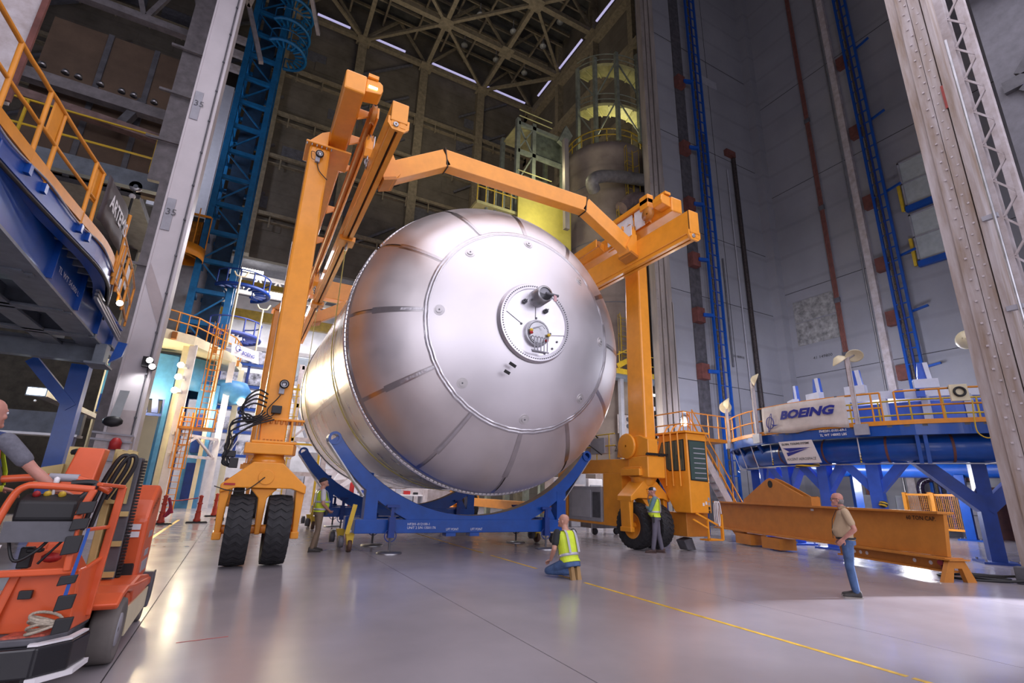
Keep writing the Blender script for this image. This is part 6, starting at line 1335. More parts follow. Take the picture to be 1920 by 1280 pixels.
# ================================================================ CONCRETE CHAMBER AND STAIR TOWER (behind the ribbed column)
PALEY = mat('pale_yellow_paint', (.50, .47, .20), .5, var=.12)
YDARK = mat('ochre_rail_paint', (.36, .24, .02), .5, var=.15)
GREENG = mat('grey_green_steel', (.20, .22, .17), .55, var=.2)
chm = thing('concrete_chamber', 'round brown concrete chamber with a grey duct behind the gantry', 'chamber', (21.4, 26.2, 0))
cc = V((21.4, 26.2, 0)); R0 = 3.1
MB().lathe([(R0, 0), (R0, 24), (R0, 25.0), (R0 + .15, 25.1), (R0 + .15, 25.8), (R0 - .1, 25.9), (.05, 25.9)], cc, 'z', 56).build('shell', CONC_B, chm)
for z in (9, 13.5, 18, 22.5): MB().lathe([(R0 + .005, z), (R0 + .03, z + .03), (R0 + .005, z + .07)], cc, 'z', 56).build('pour_joint', GREY_D, chm)
MB().slab([P(1048, 262, 'y', 25), P(1062, 235, 'y', 25), P(1074, 255, 'y', 25), P(1062, 275, 'y', 25)], (0, 1, 0), .3).build('rim_bracket', GREENG, chm)
MB().bar(P(1060, 262, 'y', 24.6), P(1062, 430, 'y', 24.6), .35, .3, up=(0, 1, 0)).build('rim_post', COLM, chm)
MB().tube(smooth_path([P(1114, 356, 'y', 23.0), P(1110, 340, 'y', 22.6), P(1125, 331, 'y', 22.5), P(1160, 331, 'y', 22.4), P(1210, 338, 'y', 22.4)]), .42, 14).build('duct', mat('grey_duct', (.16, .15, .14), .5, var=.2), chm)
MB().tube(smooth_path([P(1165, 390, 'y', 22.6), P(1190, 372, 'y', 22.5), P(1225, 378, 'y', 22.4)]), .45, 12).build('duct', mat('rosy_duct', (.18, .13, .12), .5, var=.2), chm)
for a in (0,):
    for px, z0, z1 in ((1185, 20.2, 25.2), (1166, 14.8, 20.0), (1162, 8.6, 12.4)):
        p = P(px, 400, 'y', 22.9); caged_ladder(p.x, p.y, z0, z1, chm, YDARK, .5, 1.2, .55)
for x0, z in ((18.6, 25.9),):
    for h in (.6, 1.1): MB().tube([cc + V((R0 * math.cos(a), R0 * math.sin(a), z + h)) for a in [PI * .9 + PI * .9 * k / 20 for k in range(21)]], .05, 6).build('rim_rail', YDARK, chm)
    for k in range(10): a = PI * .9 + PI * .9 * k / 9; MB().tube([cc + V((R0 * math.cos(a), R0 * math.sin(a), z)), cc + V((R0 * math.cos(a), R0 * math.sin(a), z + 1.1))], .05, 6).build('rim_post', YDARK, chm)
sp2 = thing('stair_tower', 'curved pale yellow stair flights on dark posts above the concrete chamber', 'stairs', (22.3, 26.3, 25.9))
cc = V((22.3, 26.2, 0))
RS = 3.5
for z0, dz in ((33.4, -2.4), (29.7, -2.4)):
    vs = []; n = 26
    for k in range(n + 1):
        a = PI * 1.02 + PI * .86 * k / n; z = z0 + dz * k / n
        for r, zz in ((RS - 1.0, z + .25), (RS + .15, z + .25), (RS + .15, z), (RS - 1.0, z)): vs.append(cc + V((r * math.cos(a), r * math.sin(a), zz)))
    MB().add(vs, [(i * 4 + j, i * 4 + (j + 1) % 4, i * 4 + 4 + (j + 1) % 4, i * 4 + 4 + j) for i in range(n) for j in range(4)]).build('flight', PALEY, sp2)
    for k in range(12): a = PI * 1.02 + PI * .86 * k / 11; z = z0 + dz * k / 11; MB().bar(cc + V(((RS - 1) * math.cos(a), (RS - 1) * math.sin(a), z - .06)), cc + V(((RS + .15) * math.cos(a), (RS + .15) * math.sin(a), z - .06)), .1, .12).build('flight_rib', PALEY, sp2)
    for h in (.6, 1.1): MB().tube([cc + V(((RS + .15) * math.cos(a), (RS + .15) * math.sin(a), z0 + dz * (a - PI * 1.02) / (PI * .86) + h)) for a in [PI * 1.02 + PI * .86 * k / 24 for k in range(25)]], .04, 5).build('flight_rail', GREENG, sp2)
for k in range(7):
    a = PI * 1.03 + PI * .84 * k / 6; p = cc + V(((RS + .2) * math.cos(a), (RS + .2) * math.sin(a), 0)); MB().box(p.x - .13, p.x + .13, p.y - .13, p.y + .13, 25.9, 33.8).build('post', GREENG, sp2)
    if k < 6: a2 = PI * 1.03 + PI * .84 * (k + 1) / 6; q2_ = cc + V(((RS + .2) * math.cos(a2), (RS + .2) * math.sin(a2), 0)); MB().bar(p + V((0, 0, 30 if k % 2 else 33)), q2_ + V((0, 0, 33 if k % 2 else 30)), .09).build('brace', GREENG, sp2); MB().bar(p + V((0, 0, 26.5 if k % 2 else 29.5)), q2_ + V((0, 0, 29.5 if k % 2 else 26.5)), .09).build('brace', GREENG, sp2)
lamp('stair_light', 'POINT', (21.0, 24.6, 27.0), 200, (1, .95, .6), size=.3)
pb_ = thing('platform_tower', 'grey-green lattice work platform with panels beside the concrete chamber', 'platform', (15.5, 26, 20))
x0, x1 = 13.55, 17.3
for x in (x0, (x0 + x1) / 2 - .6, x1): MB().box(x - .14, x + .14, 25.9, 26.2, 0, 27).build('post', GREENG, pb_); MB().box(x - .14, x + .14, 28.3, 28.6, 0, 27).build('post', GREENG, pb_)
for z in (19.2, 21.6, 24.3, 26.6): MB().bar((x0, 26, z), (x1, 26, z), .2, .3).build('beam', GREENG, pb_)
DGP = mat('dark_green_panel', (.10, .115, .085), .6, var=.25)
MB().box(x0 + 1.2, x1, 26.1, 26.2, 24.4, 26.6).build('siding_panel', DGP, pb_); MB().box(x0 + .6, x1, 26.1, 26.2, 21.5, 22.6).build('siding_panel', DGP, pb_)
MB().box(x0, x1, 26.0, 28.5, 21.3, 21.5).box(x0, x1, 26.0, 28.5, 26.6, 26.7).build('deck', PALEY, pb_)
for k in range(7): MB().bar((x0 + .3 + k * .55, 25.8, 20.1 + .05 * k), (x0 + .5 + k * .55, 25.8, 21.2), .07).build('hanger', PALEY, pb_)
for z in (22.2, 22.7, 27.2, 27.7): MB().tube([(x0, 25.9, z), (x1 - 1, 25.9, z)], .04, 5).build('hand_rail', PALEY, pb_)
for a, c in (((x0, 26, 24.4), (x0 + 1.2, 26, 26.5)), ((x0 + 1.2, 26, 24.4), (x0, 26, 26.5)), ((x0, 26, 21.7), (x0 + 1.2, 26, 24.2))): MB().bar(a, c, .1).build('brace', GREENG, pb_)
for k in range(5): MB().tube([(x0 - 2.2 + .6 * k, 25.9, 15), (x0 - 2.2 + .6 * k, 25.9, 21 + .2 * k)], .12, 8).build('vent_pipe', GREENG, pb_)
for z in (20.2, 20.8): MB().tube([(x0 - 3.0, 25.6, z), (x0, 25.6, z)], .04, 5).build('hand_rail', YELLOW, pb_)
for k in range(6): MB().tube([(x0 - 3.0 + .6 * k, 25.6, 19.2), (x0 - 3.0 + .6 * k, 25.6, 20.8)], .04, 5).build('rail_post', YELLOW, pb_)
MB().box(x0 - 3, x0, 25.6, 27, 19.0, 19.2).build('deck', PALEY, pb_)
MB().box(13.4, 17.6, 25.4, 25.55, 17.2, 20.6).build('yellow_panel', mat('flat_yellow_panel', (.54, .46, .09), .55, var=.06), pb_)
lamp('platform_light', 'POINT', (15.5, 24.4, 22.5), 160, (1, .95, .6), size=.3)
lamp('platform_light_low', 'POINT', (14.5, 23.5, 18.6), 200, (1, .95, .65), size=.3)
mc = thing('machine_cabinets', 'pale machine cabinets standing between the tank and the round chamber', 'cabinets', (16, 21, 0))
for k in range(5): MB().box(13.6 + k * 1.05, 14.5 + k * 1.05, 21.2, 22.0, 0, 2.3 + .4 * (k % 2)).build('cabinet', (WSTEEL, GREY, WHITE)[k % 3], mc, bevel=.03); MB().box(13.7 + k * 1.05, 14.4 + k * 1.05, 21.17, 21.2, .3, 2.0).build('cabinet_door', (GREY, WSTEEL, GREY)[k % 3], mc)
# control gallery seen between the tank and the right gantry leg
cg = thing('control_gallery', 'steel gallery with a dial panel, tube light and yellow rails behind the right gantry leg', 'gallery', (20.8, 24, 0))
MB().box(19.2, 22.2, 22.9, 23.0, 5.0, 6.1).build('dial_panel', WSTEEL, cg)
for k in range(4):
    for z in (5.85, 5.45): MB().disc((19.5 + k * .38, 22.88, z), .13, (0, -1, 0), .03, 14).build('dial', GREY_D, cg)
MB().box(20.3, 22.0, 22.6, 22.75, 7.45, 7.55).build('tube_light', LENS, cg)
MB().box(18.8, 23.2, 22.5, 23.2, 8.2, 8.6).build('gallery_deck', SOFFIT, cg); MB().box(18.8, 23.2, 22.4, 22.5, 8.45, 8.75).build('gallery_toe', YELLOW, cg)
MB().bar((18.9, 22.45, 8.9), (21.4, 22.45, 10.3), .1, .3).bar((18.9, 22.45, 9.6), (21.4, 22.45, 11), .06).build('ramp_rail', YELLOW, cg)
for k in range(6): MB().tube([(19 + k * .7, 22.42, 8.6), (19 + k * .7, 22.42, 9.8 + .1 * k)], .03, 6).build('rail_post', YELLOW, cg)
for z in (9.2, 9.8): MB().tube([(19, 22.42, z), (23, 22.42, z)], .03, 6).build('hand_rail', YELLOW, cg)
for x in (19.3, 21.2, 22.6): MB().box(x - .12, x + .12, 22.6, 22.84, 0, 8.2).build('post', GREY, cg)
for z in (3.8, 4.4): MB().tube([(18.8, 22.3, z), (23, 22.3, z)], .03, 6).build('hand_rail', YELLOW, cg)
for k in range(6): MB().tube([(18.9 + k * .8, 22.3, 3.2), (18.9 + k * .8, 22.3, 4.4)], .03, 6).build('rail_post', YELLOW, cg)
MB().box(18.8, 23, 22.3, 23.2, 3.0, 3.2).build('lower_deck', SOFFIT, cg); MB().cb((21.5, 22.5, 6.6), .3, .2, .25).build('junction_box', WHITE, cg)
MB().lathe([(.02, 3.2), (.4, 3.2), (.4, 4.6), (.02, 4.7)], (20.0, 22.9, 0), 'z', 18).build('pump_body', GREY, cg)
sl_ = tag(MB().box(19.56, 19.66, 20.8, 21.9, 3.0, 8).build('white_strip_panel', mat('bright_white_panel', (.85, .85, .88), .5, var=.03)), 'bright white strip panel standing in the gap beside the ribbed column', 'panel')  # plain white panel, even colour all over
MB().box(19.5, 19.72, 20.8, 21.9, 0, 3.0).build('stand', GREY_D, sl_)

# ================================================================ FAR SHOP SEEN THROUGH THE OPENING
fs = thing('far_shop_frame', 'white steel trusses and columns of the far shop seen through the opening', 'steel frame', (2, 50, 0))
for x in (-3.5, 2.9, 8.5, 13): MB().box(x - .22, x + .22, 50, 50.4, 0, 20.6).build('column', WHITE, fs)
for z in (18.6, 20.3, 13.4, 10.6): MB().bar((-6, 50.2, z), (15.5, 50.2, z), .3, .35).build('truss_chord', WHITE, fs)
for k in range(12): x = -5.5 + 1.7 * k; MB().bar((x, 50.2, 18.6), (x + .85, 50.2, 20.3), .16).bar((x + 1.7, 50.2, 18.6), (x + .85, 50.2, 20.3), .16).build('truss_web', WHITE, fs)
for x, d in ((2.9, 1), (2.9, -1), (8.5, 1), (8.5, -1)): MB().bar((x, 50.2, 10.6), (x + 2.8 * d, 50.2, 13.4), .26).bar((x, 50.2, 10.4), (x + 2.4 * d, 50.2, 5), .22).build('knee_brace', GREY, fs)
MB().box(3.2, 5.6, 50.5, 50.6, 10.8, 13.2).build('pale_sheet', mat('pale_blue_sheet', (.55, .62, .66), .6, var=.05), fs)
cgd = thing('crane_girder', 'yellow overhead crane girder spanning the far shop behind the gantry leg', 'crane girder', (2, 48, 15.6))
MB().box(-6, 9, 48, 48.5, 15.4, 16.3).build('girder', YDARK, cgd); MB().box(-6, 15.6, 47.4, 47.7, 18.3, 18.8).build('runway_beam', YDARK, cgd); MB().box(-6.3, -6, 47.2, 48.6, 15.4, 18.8).box(15.3, 15.6, 47.2, 48.6, 15.0, 18.8).build('end_truck', YDARK, cgd)
for k, (px, py_) in enumerate(((474, 507), (472, 535), (590, 607), (520, 551))):
    p = P(px, py_, 'y', 49); t = tag(MB().box(p.x - .9, p.x + .9, 48.9, 49.3, p.z - .1, p.z + .06).build('shop_light', LENS), 'bright linear shop light in the far shop, ' + ('upper of two left of the gantry leg', 'lower of two left of the gantry leg', 'seen between the spreader beams', 'small one at the gantry leg')[k], 'shop light')
rk = thing('storage_rack', 'blue and white storage rack with bundled parts behind the weld tower columns', 'rack', (-.6, 45, 0))
for x in (-2.6, -.6, 1.4): MB().box(x - .1, x + .1, 44.8, 45.0, 0, 12).build('upright', BLUE_D, rk)
for z in (3.4, 5.2, 7.0, 8.8, 10.6): MB().box(-2.7, 1.5, 44.7, 45.6, z, z + .22).build('shelf_beam', BLUE, rk); MB().box(-2.6, 1.4, 44.9, 45.5, z + .3, z + 1.3).build('shelf_load', mat('pale_bundle', (.55, .55, .62), .7, var=.5, scale=3), rk)
for z in (3.6, 7.2): 
    for k in range(5): MB().bar((-2.5 + .8 * k, 44.65, z), (-1.9 + .8 * k, 44.65, z + 1.5), .06).build('lattice_bar', WHITE, rk)
pa_ = tag(MB().box(-2.6, 2.6, 43.0, 43.12, .0, 3.1).build('white_partition', WHITE), 'white partition screen behind the weld tower and the gantry tyres', 'partition')
lt = thing('yellow_tower', 'yellow ladder tower standing right of the front gantry leg far back', 'ladder tower', (2.2, 33, 0))
caged_ladder(2.15, 33, 0, 7.5, lt, YELLOW, .5, 3, .45)
for z in (3.9, 7.2): MB().bar((1.2, 33.2, z), (4.2, 33.2, z), .12).build('rail', YELLOW, lt)
for x in (1.2, 4.2): MB().box(x - .06, x + .06, 33.1, 33.3, 0, 7.3).build('post', YELLOW, lt)
ma = thing('assembly_stand', 'tall white machine stand with cross bracing beside the far end of the tank', 'machine', (3.6, 36, 0))
for x in (2.7, 4.9): MB().box(x - .16, x + .16, 36, 36.3, 0, 9.4).build('post', WSTEEL, ma)
for z in (2.2, 4.4, 6.6, 9.2): MB().bar((2.7, 36.1, z), (4.9, 36.1, z), .2, .26).build('beam', WSTEEL, ma)
for z, d in ((2.2, 0), (4.4, 1), (6.6, 0)): MB().bar((2.7 if d else 4.9, 36.1, z), (4.9 if d else 2.7, 36.1, z + 2.3), .14).build('brace', WSTEEL, ma)
MB().lathe([(.05, 7.2), (.7, 7.3), (.8, 8.0), (.5, 8.6), (.05, 8.7)], (4.0, 36.6, 0), 'z', 18).build('motor_housing', WSTEEL, ma); MB().cb((3.3, 36.3, 1.2), .8, .5, 1.4).cb((4.3, 36.2, 3.2), .6, .5, .8).build('control_box', GREY, ma)
MB().prism([(4.9, 2.2), (5.6, 1.1), (6.6, .8), (6.6, .3), (5.0, .3)], 'y', 36.4, 37.2).build('white_hood', WHITE, ma)
cart = thing('tow_tractor', 'small red-orange tow tractor with a white arm behind the man looking up', 'tractor', (6.0, 38, 0))
MB().prism([(5.5, .35), (6.9, .35), (6.9, .9), (6.5, 1.0), (6.3, 1.5), (5.6, 1.5), (5.5, 1.0)], 'y', 37.6, 38.6).build('body', RC_, cart, bevel=.05); MB().bar((6.2, 38, 1.3), (7.6, 38, 2.2), .35, .3).build('white_arm', WHITE, cart); MB().prism([(6.0, 1.9), (6.8, 2.0), (7.0, 2.8), (6.6, 2.9)], 'y', 37.8, 38.4).build('pale_cover', WHITE, cart)
for x in (5.8, 6.6): MB().lathe([(.02, -.1), (.3, -.1), (.32, 0), (.3, .1), (.02, .1)], (x, 37.6, .32), 'y', 16).build('wheel', RUBBER, cart)
for k, (px, py_, hgt, m, lab) in enumerate(((737, 950, 1.6, RED, 'red post below the far end of the tank, left one'), (655, 955, 1.7, RED, 'red post beside the white arm of the tow tractor'), (868, 960, 1.6, HAZ, 'black and yellow striped bollard under the tank'), (892, 958, 1.6, HAZ, 'second black and yellow striped bollard under the tank, nearer the orange leg'))):
    p = P(px, py_, 'z', 0); tag(MB().lathe([(.02, 0), (.16, 0), (.16, hgt), (.12, hgt + .1), (.02, hgt + .12)], p, 'z', 14).build('bollard', m), lab, 'bollard')
wbk = thing('workbench', 'long white workbench with tools and boxes seen below the tank', 'workbench', (9.5, 39, 0))
MB().box(6.5, 13, 38.6, 39.6, .95, 1.05).build('bench_top', WHITE, wbk)
for x in (6.7, 8.8, 10.9, 12.8): MB().box(x - .06, x + .06, 38.7, 39.5, 0, .95).build('leg', GREY, wbk)
MB().box(6.5, 13, 39.5, 39.6, 1.05, 2.6).build('back_board', WSTEEL, wbk)
for k in range(9):
    x = 6.8 + k * .7; h = .15 + .3 * rnd.random(); tag(MB().cb((x, 39.1, 1.05 + h / 2), .3 + .2 * rnd.random(), .3, h).build('parts_box', rnd.choice((WHITE, RED, GREY, BLUE_D, RC_, BLACK)), bevel=.01), 'small parts box on the white workbench under the tank', 'box', 'parts boxes on the far workbench')
pal = tag(MB().box(11.5, 14, 33.6, 34.6, .0, 1.5).build('pallet_crate', WSTEEL, bevel=.02), 'pale crate on the floor behind the orange rear gantry leg', 'crate')
fb = thing('far_cabinet_row', 'row of white cabinets along the floor far below the tank', 'cabinets', (8, 44, 0))
for k in range(8): MB().box(3.2 + k * 1.5, 4.6 + k * 1.5, 43.6, 44.4, 0, 2.2 + .3 * (k % 3)).build('cabinet', rnd.choice((WHITE, WSTEEL, GREY)), fb)
pt_ = thing('air_compressor', 'low grey wheeled unit on the floor under the generator box', 'compressor', (13.6, 17.5, 0))
MB().box(12.9, 14.4, 17.2, 18.0, .25, .6).build('tank_body', GREY_D, pt_); MB().tube([(12.8, 17.1, .1), (12.8, 17.1, .7), (14.5, 17.1, .7), (14.5, 17.1, .1)], .03, 6).build('handle_frame', STEEL, pt_)
for x in (13.1, 14.2): MB().lathe([(.02, -.04), (.13, -.04), (.13, .04), (.02, .04)], (x, 17.3, .13), 'y', 14).build('wheel', RUBBER, pt_)

# ================================================================ PEOPLE
SKIN = mat('skin', (.50, .26, .19), .5, var=.08, scale=12)
SKIN_D = mat('ruddy_skin', (.46, .21, .16), .5, var=.1, scale=12)
VEST = mat('hi_vis_yellow', (.62, .78, .04), .6, var=.06, scale=10)
REFL = mat('silver_reflective_tape', (.50, .50, .56), .35, .2, var=.05)
TEE_K = mat('black_tee', (.015, .018, .022), .8, var=.15)
TEE_W = mat('white_tee', (.60, .58, .62), .8, var=.06)
TEE_G = mat('heather_grey_tee', (.13, .13, .16), .85, var=.12, scale=30)
POLO = mat('tan_polo', (.44, .32, .20), .8, var=.07)
TEAL_S = mat('grey_teal_shirt', (.13, .23, .26), .8, var=.1)
JEANS = mat('blue_jeans', (.065, .12, .26), .85, var=.22, scale=6)
KHAKI = mat('khaki_trousers', (.20, .145, .10), .85, var=.12)
GREYT = mat('grey_trousers', (.125, .115, .15), .85, var=.12)
SHOE = mat('dark_grey_shoes', (.05, .045, .042), .7, var=.2)
SOLE = mat('pale_sole', (.30, .27, .24), .7, var=.1)
BOOT = mat('tan_boots', (.36, .22, .09), .75, var=.15)
BROWN = mat('brown_shoes', (.07, .04, .035), .7, var=.2)
HAIR = mat('grey_hair', (.22, .19, .18), .8, var=.2, scale=40)
def fuse(o, vox=.010, it=3):
    r = o.modifiers.new('fuse', 'REMESH'); r.mode = 'VOXEL'; r.voxel_size = vox; r.use_smooth_shade = True
    s = o.modifiers.new('relax', 'SMOOTH'); s.iterations = it; s.factor = .5
    return o
def ring_loft(b, rings, n=18):
    """rings: (centre, side vector, depth vector)"""
    vs = []
    for c, sx, sy in rings: vs += [V(c) + V(sx) * math.cos(2 * PI * j / n) + V(sy) * math.sin(2 * PI * j / n) for j in range(n)]
    m = len(rings); fs = [(i * n + j, i * n + (j + 1) % n, i * n + n + (j + 1) % n, i * n + n + j) for i in range(m - 1) for j in range(n)]
    fs += [tuple(range(n))[::-1], tuple(range((m - 1) * n, m * n))]
    return b.add(vs, fs, True)
def seg(b, pts, rs, n=12):
    pts = [V(p) for p in pts]
    for i in range(len(pts) - 1):
        p, q = pts[i], pts[i + 1]; d = (q - p).normalized(); u = d.orthogonal().normalized(); x = d.cross(u)
        b.add([p + (u * math.cos(2 * PI * j / n) + x * math.sin(2 * PI * j / n)) * rs[i] for j in range(n)] + [q + (u * math.cos(2 * PI * j / n) + x * math.sin(2 * PI * j / n)) * rs[i + 1] for j in range(n)],
              [tuple(range(n))[::-1], tuple(range(n, 2 * n))] + [(j, (j + 1) % n, n + (j + 1) % n, n + j) for j in range(n)], True)
    for p, r in zip(pts, rs): b.ball(p, r * .995, 10)
    return b
def hand(b, w, d, palm, s=1.0, curl=.5):
    """w wrist, d pointing along the hand, palm = normal out of the palm"""
    d = V(d).normalized(); pn = V(palm); pn = (pn - d * pn.dot(d)).normalized(); sd = d.cross(pn)
    c = V(w)
    ring_loft(b, [(c, sd * .027 * s, pn * .02 * s), (c + d * .04 * s, sd * .04 * s, pn * .017 * s), (c + d * .09 * s, sd * .042 * s, pn * .014 * s)], 10)
    for k, ln in enumerate((.062, .074, .070, .054)):
        p = c + d * .088 * s + sd * (.030 - .020 * k) * s; dd = d
        pts = [p]
        for j, f in enumerate((.45, .32, .23)):
            dd = (dd + pn * curl * (.5 + .4 * j)).normalized(); pts.append(pts[-1] + dd * ln * f * s * 1.25)
        seg(b, pts, [.0095 * s, .009 * s, .0085 * s, .0075 * s], 8)
    p = c + d * .025 * s + sd * .032 * s; dd = (d * .7 + sd * .75 + pn * .25).normalized(); q_ = p + dd * .045 * s; dd2 = (d * .95 + sd * .15 + pn * .45).normalized()
    seg(b, [c + d * .02 * s + sd * .012 * s, p, q_, q_ + dd2 * .032 * s], [.013 * s, .0125 * s, .011 * s, .009 * s], 8)
def head(b, c, f, u, s=1.0):
    f = V(f).normalized(); u = V(u); u = (u - f * u.dot(f)).normalized(); r = f.cross(u)
    def at(x, y, z): return V(c) + (r * x + f * y + u * z) * s
    rings = []
    for z, w, fr, bk in ((-.118, .030, .070, -.010), (-.105, .046, .082, -.030), (-.08, .058, .088, -.062), (-.045, .068, .090, -.085), (0, .075, .092, -.098), (.04, .077, .092, -.103), (.075, .070, .080, -.095), (.10, .054, .058, -.074), (.115, .032, .030, -.045)):
        rings.append((at(0, (fr + bk) / 2, z), r * w * s, f * ((fr - bk) / 2) * s))
    ring_loft(b, rings, 20)
    b.add([at(-.012, .088, .02), at(.012, .088, .02), at(-.019, .085, -.038), at(.019, .085, -.038), at(0, .117, -.030), at(0, .09, .025)], [(0, 1, 5), (0, 5, 4, 2), (1, 3, 4, 5), (2, 4, 3), (0, 2, 3, 1)], True)   # nose
    b.ball(at(0, .088, -.066), .02 * s, 8, (1.2, .7, .5)); b.ball(at(0, .082, -.1), .026 * s, 8)            # lips, chin
    for sx in (-1, 1):
        b.ball(at(sx * .078, -.008, -.015), .03 * s, 8, (.35, .7, 1.0)); b.ball(at(sx * .03, .086, .028), .014 * s, 8, (1.4, .6, .6)); b.ball(at(sx * .042, .07, -.03), .024 * s, 8)
    return at
def eyes(par, at, f, s=1.0):
    e = MB()
    for sx in (-1, 1): e.ball(at(sx * .03, .088, .008), .011 * s, 8)
    e.build('eyes', PRINT_W, par)
    e = MB()
    for sx in (-1, 1): e.ball(at(sx * .03, .097, .008), .005 * s, 6)
    e.build('pupils', PRINT_K, par)
def cap_hat(par, at, f, u, s, m1, m2=None, tilt=0):
    f = V(f).normalized(); u = V(u); u = (u - f * u.dot(f)).normalized(); r = f.cross(u); b = MB(); rings = []
    for z, w, d, o in ((.035, .084, .108, -.005), (.06, .083, .106, -.005), (.09, .074, .094, -.008), (.115, .052, .066, -.01), (.127, .02, .025, -.01)): rings.append((at(0, o, z), r * w * s, f * d * s))
    ring_loft(b, rings, 20); b.build('cap_crown', m1, par)
    br = MB().slab([at(-.062, .08, .045), at(-.055, .14, .036), at(-.028, .172, .032), at(.028, .172, .032), at(.055, .14, .036), at(.062, .08, .045), at(0, .09, .05)], u, .008); br.build('cap_brim', m1, par)
    if m2: bb = MB(); ring_loft(bb, [(at(0, -.045, .033), r * .085 * s, f * .07 * s), (at(0, -.043, .06), r * .084 * s, f * .069 * s), (at(0, -.04, .09), r * .074 * s, f * .06 * s), (at(0, -.034, .117), r * .05 * s, f * .042 * s)], 20); bb.build('cap_back', m2, par)
def glasses(par, at, s=1.0):
    b = MB()
    for sx in (-1, 1): b.tube([at(sx * .03 + .022 * math.cos(t), .1, .008 + .016 * math.sin(t)) for t in [2 * PI * k / 12 for k in range(12)]], .003, 5, closed=True).tube([at(sx * .056, .096, .012), at(sx * .083, .0, .012), at(sx * .082, -.03, -.002)], .004, 5)
    b.tube([at(-.009, .103, .012), at(.009, .103, .012)], .003, 5); b.build('glasses', PRINT_K, par)
    b = MB()
    for sx in (-1, 1): b.disc(at(sx * .03, .1, .008), .021, at(0, 1, 0) - at(0, 0, 0), .002, 12)
    b.build('glass_lens', DARK, par)
def foot(b, ank, fd, sole, L=.27, w=.05, thin=1):
    """shoe from the ankle point: fd forward, sole = direction the sole faces"""
    fd = V(fd).normalized(); dn_ = V(sole).normalized(); sd = fd.cross(dn_); a = V(ank)
    rings = []
    for t, hw, top in ((-.07, .030, -.02), (-.05, .040, -.045), (0, .042, -.03), (.06, .044, .0), (.12, .05, .022), (.17, .048, .032), (.20, .034, .045)):
        bot = .085; mid = (bot - top) / 2 + top; rings.append((a + fd * t * L / .27 + dn_ * (mid + (.012 if thin < 1 else 0)), sd * hw * thin, dn_ * ((bot - top) / 2) * thin))
    return ring_loft(b, rings, 14)
def soles(ank, fd, sole, L=.27):
    fd = V(fd).normalized(); dn_ = V(sole).normalized(); sd = fd.cross(dn_); a = V(ank) + dn_ * .070
    return [a + fd * t * L / .27 + sd * w for t, w in ((-.078, -.028), (-.05, -.043), (.06, -.045), (.13, -.053), (.185, -.045), (.212, -.015), (.212, .015), (.185, .045), (.13, .053), (.06, .045), (-.05, .043), (-.078, .028))]
